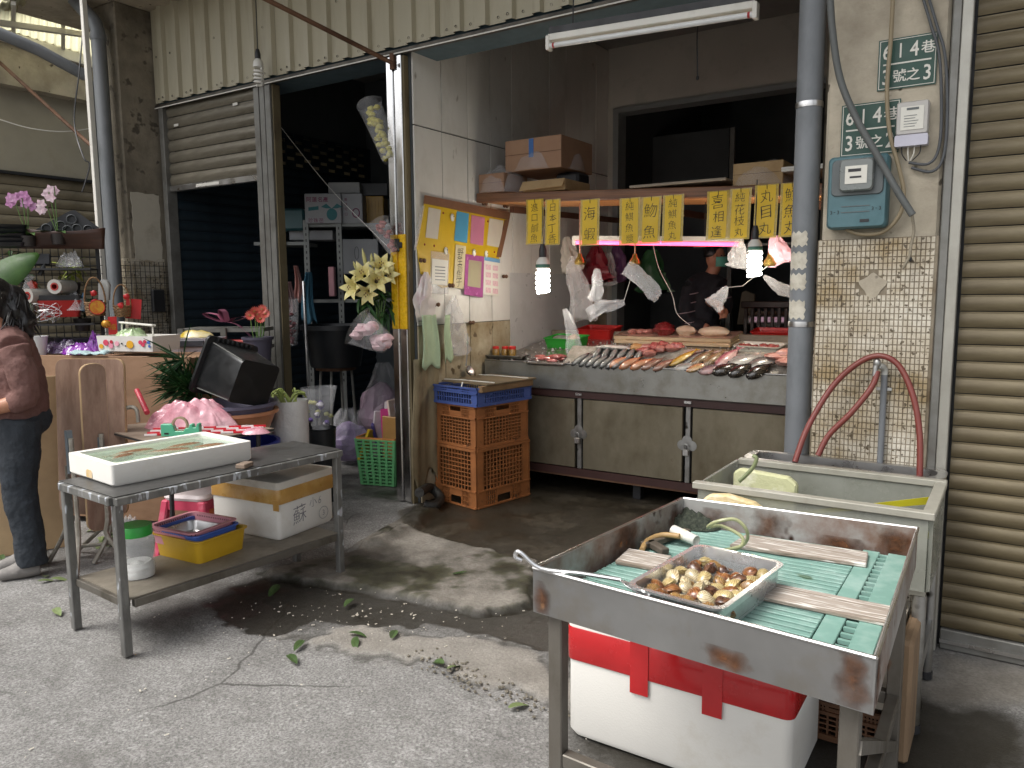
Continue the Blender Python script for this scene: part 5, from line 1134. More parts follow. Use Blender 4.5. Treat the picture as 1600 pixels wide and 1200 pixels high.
for u in (1000, 1115):
    x = gy(u, 1050, BYf).x-(bx0+bx1)/2; MB().box(x-.032, x+.032, -bd/2-.0095, -bd/2-.0078, zt0-.055, bh*.985).build('tape_strap', M_TAPER, fb)
# more boxes behind it
p = gz(1300, 1175); o = thing('foam_box', 'grimy white foam box standing on a crate behind the taped box', 'box', (-.42, 2.85, .15)); rrloft([(.3, .3, .02, 0), (.32, .32, .02, .28)], 3, True, True).build('body', mat('foam_dirty', '#b9b1a2', .85, var=.1, c2='#8a7a62', c2amt=.35, c2scale=5), o, smooth=True)
# (crate helper also used by the stall crates)
def crate(name, label, loc, rz, w_, d_, h, m, flip=False, nx=10, nz=9, band=.28, group=None, cat='crate', solid_corner=.12):
    t = thing(name, label, cat, loc, rz, group)
    def side(L_, nn):
        mb = MB(); c = L_*solid_corner; th = .006
        z0, z1 = 0, h
        def B(x0, x1, a, b, y0=-th, y1=0): mb.box(x0, x1, y0, y1, a if not flip else h-b, b if not flip else h-a)
        B(-L_/2, -L_/2+c, .012, h-.012); B(L_/2-c, L_/2, .012, h-.012)
        zb = h*(1-band)
        B(-L_/2, L_/2, 0, .02, -.012, .0); B(-L_/2, L_/2, h-.012, h, -.016, 0); B(-L_/2, L_/2, zb-.008, zb+.004, -.014, 0)
        x0, x1 = -L_/2+c, L_/2-c
        for i in range(nn+1): x = x0+(x1-x0)*i/nn; B(x-.0035, x+.0035, .02, zb-.008)
        for j in range(1, nz): z = .02+(zb-.028)*j/nz; B(x0, x1, z-.003, z+.003, -th+.001, -.001)
        # upper band: solid with grip
        B(x0, x0+(x1-x0)*.06, zb, h-.012); B(x1-(x1-x0)*.06, x1, zb, h-.012); g0, g1 = x0+(x1-x0)*.34, x0+(x1-x0)*.68
        B(g0-.012, g0, zb, h-.012); B(g1, g1+.012, zb, h-.012); B(g0, g1, zb, zb+(h-zb)*.45)
        k = 5
        for i in range(k): 
            for (p0, p1) in ((x0+(x1-x0)*.06, g0-.012), (g1+.012, x1-(x1-x0)*.06)): x = p0+(p1-p0)*(i+.5)/k; B(x-.003, x+.003, zb, h-.012)
        for q in (.33, .66): B(x0, g0, zb+(h-zb)*q-.003, zb+(h-zb)*q+.003); B(g1, x1, zb+(h-zb)*q-.003, zb+(h-zb)*q+.003)
        return mb
    fa = side(w_, nx).build('side_panel', m, t); fa.location = (0, -d_/2+.006, 0)
    copy_part(fa, t, (0, d_/2-.006, 0), (0, 0, R(180)))
    fb_ = side(d_-.026, int(nx*d_/w_)).build('side_panel', m, t); fb_.location = (w_/2-.006, 0, 0); fb_.rotation_euler = (0, 0, R(90)); copy_part(fb_, t, (-w_/2+.006, 0, 0), (0, 0, R(-90)))
    z0 = h-.014 if flip else .004
    mb = MB()
    for i in range(12): x = -w_/2+.02+(w_-.04)*i/11; mb.box(x-.004, x+.004, -d_/2+.02, d_/2-.02, z0, z0+.006)
    for i in range(10): y = -d_/2+.02+(d_-.04)*i/9; mb.box(-w_/2+.02, w_/2-.02, y-.004, y+.004, z0+.001, z0+.005)
    mb.build('base_grid', m, t)
    return t
crate('plastic_crate', 'brown plastic crate under the grimy foam box behind the clam table', (-.42, 2.86, 0), 0, .36, .36, .14, plastic('brown', '#6a4a34', .55, c2='#4a3424', c2amt=.4), nx=9, nz=4)
o = MB().box(-.02, .02, -.2, .2, 0, .42).build('plank', mat('old_plank', '#8a7258', .8, c2='#5f4c38', c2amt=.4, stretch=(3,3,.5)), bevel=.012, centre=False); o.location = (-.235, 2.86, 0); o.rotation_euler = (0, 0, 0); tag(o, 'thick worn plank standing on end behind the clam table', 'plank')
# ================================================================== GLASS TANK, SINK, HOSE ON THE PILLAR
M_ACRY = mat('cloudy_acrylic', '#9b9c92', .25, var=.08, alpha=.62, spec=.6, c2='#85867a', c2amt=.4, c2scale=5); M_RIM = mat('acrylic_rim', '#9d9a8e', .45, var=.1, c2='#7f7c70', c2amt=.4, c2scale=6)
tk = thing('acrylic_tank', 'long cloudy acrylic fish tank with thick pale rims on a pipe stand', 'tank', (-.62, 3.1, 0))
tx0, tx1, ty0, ty1, tz = -1.03, -.195, 2.87, 3.37, .80
for x0, x1, y0, y1 in ((tx0+.02, tx1-.015, ty0, ty0+.012), (tx0+.02, tx1-.015, ty1-.012, ty1), (tx1-.012, tx1, ty0+.013, ty1-.013), (tx0+.02, tx0+.032, ty0+.013, ty1-.013)):
    MB().box(x0, x1, y0, y1, .52, tz-.003).build('wall', M_ACRY, tk, w=True)
MB().box(tx0, tx1+.005, ty0-.012, ty0+.028, tz-.026, tz).build('rim', M_RIM, tk, w=True, bevel=.003); MB().box(tx0+.03, tx1+.005, ty1-.02, ty1+.02, tz-.022, tz+.004).build('rim', M_RIM, tk, w=True, bevel=.003); MB().box(tx1-.035, tx1+.006, ty0+.029, ty1-.021, tz-.024, tz-.002).build('rim', M_RIM, tk, w=True, bevel=.003)
MB().box(tx0+.033, tx1-.013, ty0+.013, ty1-.013, .50, .515).build('base', M_RIM, tk, w=True)
MB().box(tx0+.034, tx1-.014, ty0+.014, ty1-.014, .516, .66).build('water', mat('tank_water', '#6d7468', .05, var=.05, rvar=0, alpha=.6), tk, w=True)
for x, y in ((tx1-.03, ty0+.03), (tx1-.03, ty1-.02), (tx0+.06, ty0+.03), (tx0+.06, ty1-.02)):
    MB().tube([(x, y, .02), (x, y, .499)], .022, 12).build('leg', M_STEELD, tk, w=True, smooth=True); MB().lathe([(0,0),(.026,0),(.026,.03),(0,.03)], 12, (x, y, 0)).build('foot', M_BLACK, tk, w=True)
for y in (ty0+.03, ty1-.02): MB().tube([(tx0+.08, y, .22), (tx1-.05, y, .22)], .014, 10).build('crossbar', M_STEELD, tk, w=True)
MB().bar((tx1-.03, ty0+.05, .22), (tx1-.03, ty1-.04, .22), .03, .06).build('crossbar', M_STEELD, tk, w=True)
MB().add([(tx0+.35, ty0+.06, .70), (tx1-.03, ty1-.03, .715), (tx1-.03, ty1-.03, .745), (tx0+.35, ty0+.06, .71)], [(0,1,2,3)]).build('yellow_strap', plastic('strap_yellow', '#d2c72a', .4), tk, w=True, solid=.002)
# broken foam chunks inside
for k, (u, v, Y, w_, h, l, seed, cc) in enumerate(((1165, 800, 2.83, .33, .12, 'broken yellowish foam slab with a white torn edge behind the trough', 2, '#cfb98a'), (1196, 752, 3.2, .26, .09, 'mossy pale foam block inside the acrylic tank', 5, '#c0c096'))):
    p = gy(u, v, Y); o = MB(); pts = [(-w_/2, -.2), (w_/2+.04, -.2), (w_/2+.03, -h*.35), (w_*.33, -h*.05), (w_*.1, h*.36), (-w_*.2, h*.5), (-w_*.42, h*.42), (-w_*.5, h*.2)] if k == 0 else [(-w_/2, -.12), (w_/2, -.12), (w_/2, h*.05), (w_*.36, h*.35), (-w_*.4, h*.5), (-w_*.5, h*.3)]
    o.prism(pts, -.02, .02, lambda x_, z_, t_: (p.x+x_, p.y+t_, p.z+z_)); tag(o.build('foam_piece', mat('foam_yellow%d' % k, cc, .85, var=.1, c2='#e8e4d8', c2amt=.34, c2scale=12, bump=.4, bscale=60), bevel=.008), l, 'foam')
q = [gy(u, v, 3.0) for u, v in ((1155, 752), (1168, 740), (1178, 728), (1182, 716), (1176, 712))]
tag(MB().tube(catmull(q, 5), .008, 8).build('tube_hook', mat('hose_green', '#7d8560', .4), smooth=True), 'bent greenish tube hooked over the tank rim', 'tube')
# sink
sk = thing('steel_sink', 'stainless sink tucked behind the tank against the tiled pillar', 'sink', (-.6, 3.50, 0)); 
o = pan('basin', M_STEEL, .80, .22, .20, sk, slope=.92, r=.06, lip=.03); o.location = (0, 0, .60)
for x in (-.36, .36): MB().tube([(x, 0, 0), (x, 0, .62)], .016, 10).build('leg', M_STEELD, sk, smooth=True)
# tap pipe, tap and red hose
ty = PYF-.035
a, b = gy(1382, 585, ty), gy(1374, 730, ty)
tpz = thing('water_tap', 'old brass tap on a grey riser pipe fixed to the mosaic tiles', 'tap', (a.x, ty, b.z)); MB().tube([(a.x, ty, .55), (a.x, ty, a.z)], .013, 12).build('riser', M_PIPE, tpz, w=True, smooth=True)
MB().tube([(a.x, ty, a.z-.001), (a.x, ty, a.z+.02), (a.x-.006, ty-.012, a.z+.034), (a.x-.02, ty-.03, a.z+.04)], .014, 12).build('elbow', mat('pipe_pale', '#b0b0aa', .4), tpz, w=True, smooth=True)
MB().blob((a.x-.026, ty-.034, a.z+.05), (.016,.016,.02), 12, 8).build('valve', M_STEELD, tpz, w=True, smooth=True); MB().tube([(a.x-.03, ty-.04, a.z+.04), (a.x-.032, ty-.045, a.z-.005)], .011, 10).build('spout', M_STEELD, tpz, w=True, smooth=True)
z = gy(1380, 608, ty).z; MB().box(a.x-.03, a.x+.03, PYF-.022, ty+.004, z-.006, z+.006).build('clip', M_STEEL, tpz, w=True)
M_HOSER = mat('hose_red', '#74372f', .4, var=.1, c2='#6f2a2a', c2amt=.35, c2scale=12)
def hoseline(ps): return catmull([gy(u, v, Y) for u, v, Y in ps], 7)
rh = thing('red_hose', 'red rubber hose arching over the tap and down into the sink', 'hose', gy(1380, 740, 3.5))
MB().tube(hoseline(((1242, 722, 3.42), (1262, 668, 3.48), (1300, 605, 3.55), (1340, 568, 3.57), (1375, 556, 3.57), (1405, 572, 3.56), (1427, 620, 3.53), (1437, 680, 3.5), (1437, 750, 3.47))), .0125, 10).build('arch', M_HOSER, rh, w=True, smooth=True)
MB().tube(hoseline(((1371, 580, 3.57), (1362, 605, 3.55), (1330, 645, 3.52), (1295, 680, 3.5), (1278, 712, 3.47))), .0125, 10).build('feed', M_HOSER, rh, w=True, smooth=True)
# pink bowl half hidden behind the trough
p = gz(1025, 812, .0); p = gy(1020, 815, 3.0); t = MB().lathe([(0, 0), (.10, 0), (.15, .12), (.155, .12), (.145, .115), (.1, .008), (0, .008)], 22).build('pink_bowl', plastic('pink', '#c8437c'), smooth=True, centre=False); t.location = (-1.42, 3.0, .0); tag(t, 'pink plastic bowl on the floor behind the trough', 'bowl')
o = pan('rubber_pot', plastic('black', '#15140f', .6), .14, .14, .08, None, r=.05, slope=.9); o.location = gz(1405, 1128); tag(o, 'small black rubber pot under the tank leg', 'pot')
# ================================================================== PILLAR FIXTURES: plates, meters, cables
PY = PYF-.004
def pl(u, v): return gy(u, v, PY)
M_PLATE = mat('plate_green', '#22463a', .45, var=.06); M_WHT = mat('plate_white', '#d6d3c8', .5, var=.04)
def house_plate(u0, v0, u1, v1, l1, l2, lab):
    a, b = pl(u0, v0), pl(u1, v1); x0, x1, z1, z0 = a.x, b.x, (a.z+pl(u1, v0-12).z)/2, (b.z+pl(u0, v1+10).z)/2; w_, h = x1-x0, z1-z0
    t = thing('address_plate', lab, 'plate', ((x0+x1)/2, PY, z0)); MB().box(x0, x1, PY-.003, PY-.0005, z0, z1).build('panel', M_PLATE, t, w=True)
    e = .005; mb = MB()
    for (p0, p1, q0, q1) in ((x0+e, x1-e, z1-e-.0025, z1-e), (x0+e, x1-e, z0+e, z0+e+.0025), (x0+e, x0+e+.0025, z0+e+.0026, z1-e-.0026), (x1-e-.0025, x1-e, z0+e+.0026, z1-e-.0026)): mb.box(p0, p1, PY-.0045, PY-.0032, q0, q1)
    mb.build('border', M_WHT, t, w=True); MB().box(x0+.02, x1-.02, PY-.0045, PY-.0032, (z0+z1)/2-.003, (z0+z1)/2+.003).build('rule', M_WHT, t, w=True)
    fr = lambda x_, y_: (x_, PY-.0048, y_); s = h*.42
    for line, zz in ((l1, z0+h*.745), (l2, z0+h*.255)):
        n = len(line)
        for i, ch in enumerate(line): big = not ch.isascii(); write(MB(), ch, fr, s*(.62 if big else .98), x0+w_*(.15+.70*i/(n-1)), zz, off=.012 if ch != '1' else 0, sx=1 if big else .8).build('character', M_WHT, t, w=True)
house_plate(1374, 63, 1462, 132, '614巷', '3號之3', 'upper green address plate 614巷 3號之3, ending in a three')
house_plate(1316, 166, 1404, 237, '614巷', '3號之2', 'lower green address plate 614巷 3號之2, ending in a two')
# teal electric meter
a, b = pl(1300, 250), pl(1388, 356); t = thing('electric_meter', 'teal electric meter box with a grey window below the address plates', 'meter', ((a.x+b.x)/2, PY, b.z)); w_, h = b.x-a.x, a.z-b.z
M_TEAL = mat('teal_box', '#4b6c72', .4, var=.1, c2='#355a60', c2amt=.35, c2scale=8)
rrloft([(w_, h, .02, 0), (w_, h, .02, .06), (w_-.016, h-.016, .018, .072)], 4, True, True).xf = None
def facing(mb, t, nm, m, dz, y=0, smooth=True):
    """turn a z-up lofted block so that it faces the street"""
    mb.v = [(x_, -z_+y, y_+dz) for x_, y_, z_ in mb.v]; return mb.build(nm, m, t, smooth=smooth)
facing(rrloft([(w_, h, .02, 0), (w_, h, .02, .06), (w_-.016, h-.016, .018, .072)], 4, True, True), t, 'housing', M_TEAL, h/2)
facing(rrloft([(w_*.86, h*.50, .02, .0725), (w_*.84, h*.48, .02, .08)], 4, True, True), t, 'grey_cover', mat('meter_grey', '#5a5f5f', .45, var=.08), h*.70)
facing(rrloft([(w_*.56, h*.44, .018, .0802), (w_*.56, h*.44, .018, .10), (w_*.52, h*.40, .016, .108)], 4, True, True), t, 'window', mat('meter_window', '#777b78', .25, var=.08), h*.72)
MB().box(-w_*.18, w_*.18, -.1105, -.1085, h*.60, h*.84).build('dial_plate', M_WHT, t); MB().box(-w_*.13, w_*.08, -.112, -.1107, h*.76, h*.80).build('register', M_BLACK, t); MB().box(-w_*.1, w_*.09, -.112, -.1107, h*.675, h*.70).build('disc_slot', M_BLACK, t)
for zz in (.30, .22): MB().box(-w_*.25, w_*.22, -.0745, -.0725, h*zz, h*zz+.003).build('groove', MATS['meter_grey'], t)
mb = write(MB(), '3-3', lambda x_, y_: (x_, -.0735, y_), .022, -w_*.42, h*.23, .014, jit=.6); write(mb, '3-3', lambda x_, y_: (x_, -.0735, y_), .022, w_*.27, h*.26, .014, jit=.6); mb.build('marker_writing', M_INK, t); MB().box(w_*.07, w_*.22, -.0745, -.0725, h*.08, h*.12).build('lock_slot', M_BLACK, t)
# white digital meter
a, b = pl(1404, 164), pl(1450, 228); t = thing('electric_meter', 'small whitish electric meter with hanging wires beside the address plate', 'meter', ((a.x+b.x)/2, PY, b.z)); w_, h = b.x-a.x, a.z-b.z; M_MW = mat('meter_white', '#b5b1ab', .35, var=.05)
facing(rrloft([(w_, h*.74, .008, 0), (w_, h*.74, .008, .04), (w_*.94, h*.70, .006, .046)], 3, True, True), t, 'housing', M_MW, h*.63); facing(rrloft([(w_*1.04, h*.25, .006, 0), (w_*1.04, h*.25, .006, .052)], 3, True, True), t, 'terminal_cover', mat('meter_lilac', '#b9b7c2', .35), h*.125)
MB().box(-w_*.36, w_*.36, -.049, -.0465, h*.36, h*.88).build('label', M_WHT, t); MB().box(-w_*.18, w_*.2, -.0505, -.0492, h*.80, h*.85).build('display', MATS['meter_grey'], t)
mb = MB()
for k in range(4): MB().box
for k in range(5): mb.box(-w_*.25, w_*(.1+.05*(k % 3)), -.0503, -.0492, h*(.43+.06*k), h*(.43+.06*k)+.002)
mb.build('print', MATS['meter_grey'], t)
for k in range(4): x = -w_*.3+w_*.2*k; MB().tube(catmull([(x, -.03, 0), (x*.9, -.03, -.03), (-.005+x*.3, -.02, -.055)], 4), .0025, 6).build('lead', M_BLACK if k in (0, 3) else M_WHT, t)
def cable(label, ps, r, m, Y=PYF-.03, name='cable', cat='cable'): return tag(MB().tube(catmull([gy(u, v, Y) for u, v in ps], 7), r, 10).build(name, m, smooth=True), label, cat)
M_CONDUIT = mat('conduit_grey', '#585a58', .55, var=.1); M_TAN = mat('cable_tan', '#8a7c62', .6, var=.12); M_CBL = mat('cable_dark', '#4a4c4e', .5, var=.1)
cable('thick grey conduit slanting across the address plates', ((1296, -30), (1300, 40), (1312, 120), (1338, 185), (1372, 245), (1402, 298), (1426, 336)), .0145, M_CONDUIT, PYF-.11)
cable('tan cable running down over both address plates', ((1396, -20), (1392, 60), (1386, 140), (1390, 205), (1404, 260), (1412, 300), (1406, 335), (1380, 362), (1345, 366), (1322, 358)), .0085, M_TAN, PYF-.035)
cable('dark grey cable looping to the whitish meter', ((1437, -20), (1455, 40), (1468, 90), (1471, 180), (1466, 235), (1450, 256), (1420, 254)), .006, M_CBL, PYF-.02)
cable('second dark grey cable beside the first near the guide channel', ((1446, -20), (1464, 40), (1477, 90), (1480, 180), (1474, 245), (1456, 268), (1424, 262)), .006, M_CBL, PYF-.02)
cable('frayed rope end tied to the grey conduit', ((1424, 332), (1428, 360), (1423, 385), (1421, 400), (1410, 420)), .006, mat('rope', '#8d8472', .9, var=.2, scale=60), PYF-.06, 'rope', 'rope')
# tool scraps on tiles
for u, v, l in ((1422, 405, 'small dark fixing on the mosaic tiles under the rope'),): p = gy(u, v, PYF-.02); tag(MB().blob(p, (.008,.006,.011), 8, 6).build('wall_fixing', M_BLACK), l, 'fixing')
# ================================================================== CRATES BESIDE THE FISH COUNTER
M_ORG = plastic('orange', '#9c6236', .6, var=.12, c2='#7a4c2a', c2amt=.4, c2scale=5, c3='#5d3a20', c3amt=.26, c3scale=12, rnd=.04); M_BLU = plastic('blue', '#44568f', .45, c2='#4a5f9a', c2amt=.35, c2scale=6, c3='#5a5248', c3amt=.22, c3scale=9)
cA = Vector((-3.065, 4.335)); cB = Vector((-3.50, 4.42)); cC = Vector((-3.13, 4.89))      # ground corners near, left, right
ex = (cA-cB); ey = (cC-cA); crz = math.atan2(ex.y, ex.x); cw, cdp = ex.length, min(ey.length, .56)
def cloc(z, k=0): m_ = (cB+cC)/2; return (m_.x+.01*k, m_.y, z)
h1 = zat(cA.x, cA.y, 706)-.0; h2 = zat(cA.x, cA.y, 641)-h1; h3 = zat(cA.x, cA.y, 622)-h1-h2
crate('plastic_crate', 'orange plastic crate turned upside down at the bottom of the stack', cloc(0), crz, cw, cdp, h1, M_ORG, flip=True)
crate('plastic_crate', 'orange plastic crate standing upright in the middle of the stack', cloc(h1+.002), crz, cw*.97, cdp*.97, h2+.01, M_ORG, nz=8)
crate('plastic_crate', 'shallow blue plastic crate on top of the orange crates', cloc(h1+h2+.014), crz+R(2), cw*1.06, cdp*1.04, .135, M_BLU, nx=14, nz=2, band=.3)
zt2_ = h1+h2+.15
t = thing('wooden_lid', 'dirty plywood lid with wooden battens tied over the blue crate', 'lid', cloc(zt2_+.012), crz+R(3)); M_LID = mat('dirty_ply', '#6f6048', .8, var=.15, c2='#4a3f2e', c2amt=.42, c2scale=6, c3='#8d7d60', c3amt=.25, c3scale=20)
MB().box(-cw*.42, cw*.62, -cdp*.42, cdp*.55, 0, .012).build('sheet', M_LID, t, bevel=.002)
MB().box(cw*.50, cw*.60, -cdp*.50, cdp*.5, -.045, -.001).build('batten', mat('batten_wood', '#7d6345', .8, c2='#5a452e', c2amt=.4), t, bevel=.003)
for y in (-.2, .17): MB().tube([(-cw*.43, y, .016), (-cw*.1, y+.02, .019), (cw*.60, y+.05, .016)], .004, 6).build('string', M_WHITEP, t)
MB().tube([(cw*.1, -cdp*.44, .014), (cw*.1, -cdp*.47, -.03), (cw*.07, -cdp*.475, -.07)], .006, 6).build('knot', M_WHITEP, t)
# ================================================================== STEEL TABLE ON THE LEFT
T4 = [Vector(p) for p in ((-3.61, 1.745), (-3.11, 1.715), (-3.02, 2.92), (-3.425, 2.945))]
def lt_(a, b, z): p = T4[0]*(1-a)*(1-b)+T4[1]*a*(1-b)+T4[2]*a*b+T4[3]*(1-a)*b; return Vector((p.x, p.y, z))
LZ = .708; stb = thing('steel_table', 'narrow two tier steel table carrying foam boxes in the street', 'table', (-3.3, 2.3, 0))
M_TTOP = mat('table_top', '#5d5c5a', .42, metal=.5, var=.2, scale=4, c2='#3d3c3a', c2amt=.42, c2scale=4, c3='#8a8883', c3amt=.28, c3scale=14)
M_TLEG = mat('table_leg', '#83827e', .45, metal=.4, var=.2, c2='#5a5956', c2amt=.47, c2scale=9, stretch=(1,1,.35), c3='#b9bdc2', c3amt=.38, c3scale=30)
def slab(ps, z0, z1): return MB().add([(p.x, p.y, z0) for p in ps]+[(p.x, p.y, z1) for p in ps], [(3,2,1,0),(4,5,6,7),(0,1,5,4),(1,2,6,5),(2,3,7,6),(3,0,4,7)])
slab([lt_(0,0,0), lt_(1,0,0), lt_(1,1,0), lt_(0,1,0)], LZ-.004, LZ).build('top', M_TTOP, stb, w=True)
for (a0,b0,a1,b1) in ((0,0,1,0),(1,0,1,1),(1,1,0,1),(0,1,0,0)):
    p, q = lt_(a0,b0,LZ-.022), lt_(a1,b1,LZ-.022); d = (q-p).normalized()*(.018 if b0 == b1 else -.018); MB().bar(p+(d if b0 == b1 else -d*0), q-(d if b0 == b1 else d*0), .036, .034).build('frame_rail', M_TLEG, stb, w=True, bevel=.003)
LG2 = [(.03,.015), (.96,.015), (.96,.985), (.03,.985)]
for a, b in LG2: p = lt_(a, b, 0); MB().obox((p.x, p.y, (LZ-.04)/2), (.036, .036, LZ-.04), R(-3)).build('leg', M_TLEG, stb, w=True, bevel=.003)
M_LSH = mat('lower_shelf', '#7d766a', .6, metal=.2, var=.15, c2='#5d5446', c2amt=.4, c2scale=5, c3='#7a4a2c', c3amt=.2, c3scale=9)
slab([lt_(.06,.03,0), lt_(.98,.03,0), lt_(.98,.97,0), lt_(.06,.97,0)], .244, .25).build('lower_shelf', M_LSH, stb, w=True)
for (a0,b0,a1,b1) in ((.98,.045,.98,.955),(.06,.03,.94,.03),(.06,.955,.06,.05)): MB().bar(lt_(a0,b0,.226), lt_(a1,b1,.226), .03, .034).build('shelf_rail', M_LEG, stb, w=True, bevel=.002)
# foam tray with fish in water
c4 = [Vector(p) for p in ((-3.69, 1.835), (-3.225, 1.80), (-3.255, 2.49), (-3.66, 2.53))]; ctr = sum(c4, Vector((0, 0)))/4; fw, fd = .45, .69; frz = math.atan2(-.045, .46)
ft = thing('foam_tray', 'low white foam tray of water with a few fish on the steel table', 'tray', (ctr.x, ctr.y, LZ+.001), frz); fh = .098
rrloft([(fw*.97, fd*.97, .012, 0), (fw, fd, .014, .01), (fw, fd, .014, fh), (fw-.07, fd-.07, .02, fh), (fw-.09, fd-.09, .02, .03)], 3, True, True).build('shell', M_FOAM, ft, smooth=True)
MB().prism(rr(fw-.074, fd-.074, .02), .032, .086).build('water', mat('tray_water', '#b7cdb0', .03, var=.1, rvar=0, alpha=.45, c2='#9cc0b4', c2amt=.4), ft)
rrloft([(fw-.085, fd-.085, .02, .031), (fw-.070, fd-.070, .02, fh-.002)], 3, True, False).build('liner', film('liner_film', (.80,.84,.62), .3, .55), ft, smooth=True)
MB().prism([(-.03,0),(.03,0),(.03,.028),(.02,.036),(-.02,.036),(-.03,.028)], 0, .006, lambda x_, z_, h_: (x_, -fd/2-.0005-h_*.3, z_+.012)).build('grip_notch', mat('foam_stain', '#c9a86a', .8, c2='#dcd9d2', c2amt=.4), ft)
FMb = fish_mat('fish_tray', '#8a6a52', '#b89a80')
for k, (x, y, rz, L_) in enumerate(((-.07, -.12, R(75), .24), (.04, .0, R(60), .25), (-.02, .10, R(80), .24), (.09, .17, R(70), .22), (.0, -.2, R(100), .16))):
    t = thing('fish', 'brownish fish floating in the water of the foam tray', 'fish', Vector((ctr.x, ctr.y, LZ+.078))+Vector((x*math.cos(frz)-y*math.sin(frz), x*math.sin(frz)+y*math.cos(frz), 0)), rz+R(180), 'fish in the foam tray')
    fish_mesh(L_, .05, .035).build('body', FMb, t, smooth=True)
tag(MB().obox((-3.10, 2.36, LZ+.012), (.05, .08, .022), R(20)).build('wood_block', mat('block_wood', '#7a6a5c', .8, var=.2), bevel=.003), 'small grey wooden block under the edge of the foam tray', 'block')
# taped foam box on the lower shelf
bxl = thing('foam_box', 'white foam box with brown tape and pencil writing on the steel table shelf', 'box', (-3.44, 2.80, .252), R(5)); bw2, bd2, bh2 = .50, .42, .315
rrloft([(bw2*.95, bd2*.95, .02, 0), (bw2, bd2, .022, .02), (bw2, bd2, .022, bh2*.80)], 3, True, True).build('body', M_FOAM, bxl, smooth=True)
rrloft([(bw2-.002, bd2-.002, .022, bh2*.805), (bw2+.012, bd2+.012, .022, bh2*.82), (bw2+.012, bd2+.012, .022, bh2*.99), (bw2-.004, bd2-.004, .02, bh2)], 3, True, True).build('lid', mat('foam_lid', '#cfc9be', .9, var=.06, c2='#9d907c', c2amt=.38, c2scale=5, bump=.4, bscale=80), bxl, smooth=True)
M_TAPEB = plastic('tape_brown', '#b58a48', .3, c2='#c9a464', c2amt=.4, c2scale=9, coat=.3)
rrloft([(bw2+.014, bd2+.014, .024, bh2*.62), (bw2+.016, bd2+.016, .024, bh2*.63), (bw2+.016, bd2+.016, .024, bh2*.86), (bw2+.014, bd2+.014, .024, bh2*.87)], 3, False, False).build('tape_band', M_TAPEB, bxl, smooth=True)
MB().box(bw2/2-.03, bw2/2+.0095, -bd2/2-.0098, -bd2/2-.0075, bh2*.52, bh2*.7).build('tape_end', M_TAPEB, bxl)
M_PENC = mat('pencil', '#77767c', .6, var=0)
fr = lambda x_, y_: (bw2/2+.0012, x_, y_); mb = write(MB(), '蘇', fr, .11, -.06, .11, off=-.010, wob=.05); write(mb, '小6', fr, .06, .045, .15, .055, off=-.012, wob=.08)
mb.tube([fr(.125+.036*math.cos(a)*1.0, .07+.034*math.sin(a)) for a in np.linspace(0, 6.6, 24)], .0013, 4); write(mb, '3', fr, .045, .125, .07, off=-.01); mb.build('pencil_writing', M_PENC, bxl)
# big jar
p = gz(216, 899, .251); j = thing('plastic_jar', 'clear plastic jar with a bright green lid and white crust inside', 'jar', p)
MB().lathe([(0, 0), (.072, 0), (.078, .008), (.079, .03), (.075, .036), (.079, .042), (.079, .055), (.076, .06), (.078, .075), (.079, .17), (.068, .20), (.062, .205)], 24).build('body', film('jar_plastic', (.70,.72,.72), .12, .24), j, smooth=True)
MB().lathe([(0, .003), (.072, .003), (.074, .05), (.06, .07), (.03, .06), (0, .075)], 20, wob=.03).build('white_crust', mat('crust', '#cfcdc8', .9, var=.15, scale=25), j, smooth=True); MB().lathe([(.0765, .075), (.0768, .12), (.0765, .165)], 24, wob=.002).build('lime_film', mat('lime', '#d2d2ce', .9, var=.1, alpha=.12), j, smooth=True)
MB().lathe([(.068, .195), (.073, .197), (.073, .238), (.069, .244), (0, .246)], 24).build('lid', plastic('lid_green', '#2f9a3c', .35), j, smooth=True)
# stacked basins
p = Vector((-3.395, 2.30, .251)); brz = R(4)
t = thing('plastic_basin', 'yellow plastic basin at the bottom of the nested baskets', 'basin', p, brz); pan('body', plastic('mustard', '#c29a24', .4), .36, .32, .115, t, slope=.88, r=.03, lip=.01)
t = thing('plastic_basin', 'thin blue basket nested in the yellow basin', 'basket', p+Vector((-.015, -.01, .05)), brz); pan('body', plastic('blue_rim', '#4a68b8', .4), .325, .285, .085, t, slope=.88, r=.03, lip=.008)
t = thing('plastic_basin', 'pink mesh basket nested on top of the basins', 'basket', p+Vector((-.03, -.02, .063)), brz+R(3)); o = pan('body', plastic('pink_basket', '#c98a94', .45), .335, .295, .09, t, slope=.86, r=.03, lip=.016)
mb = MB()
for s in (-1, 1):
    for i in range(22): x = -.135+i*.27/21; mb.obox((x, s*.128, .072), (.006, .004, .018))
    for i in range(18): y = -.115+i*.23/17; mb.obox((s*.148, y, .072), (.004, .006, .018))
mb.build('mesh_hole', mat('hole_dark', '#6a3f48', .7), t, kind='stuff')
o = pan('steel_dish', M_STEEL, .26, .22, .05, None, slope=.84, r=.04, lip=.006); o.location = p+Vector((-.03, -.02, .073)); o.rotation_euler = (0, 0, brz+R(3)); tag(o, 'shiny steel dish lying inside the pink mesh basket', 'dish')
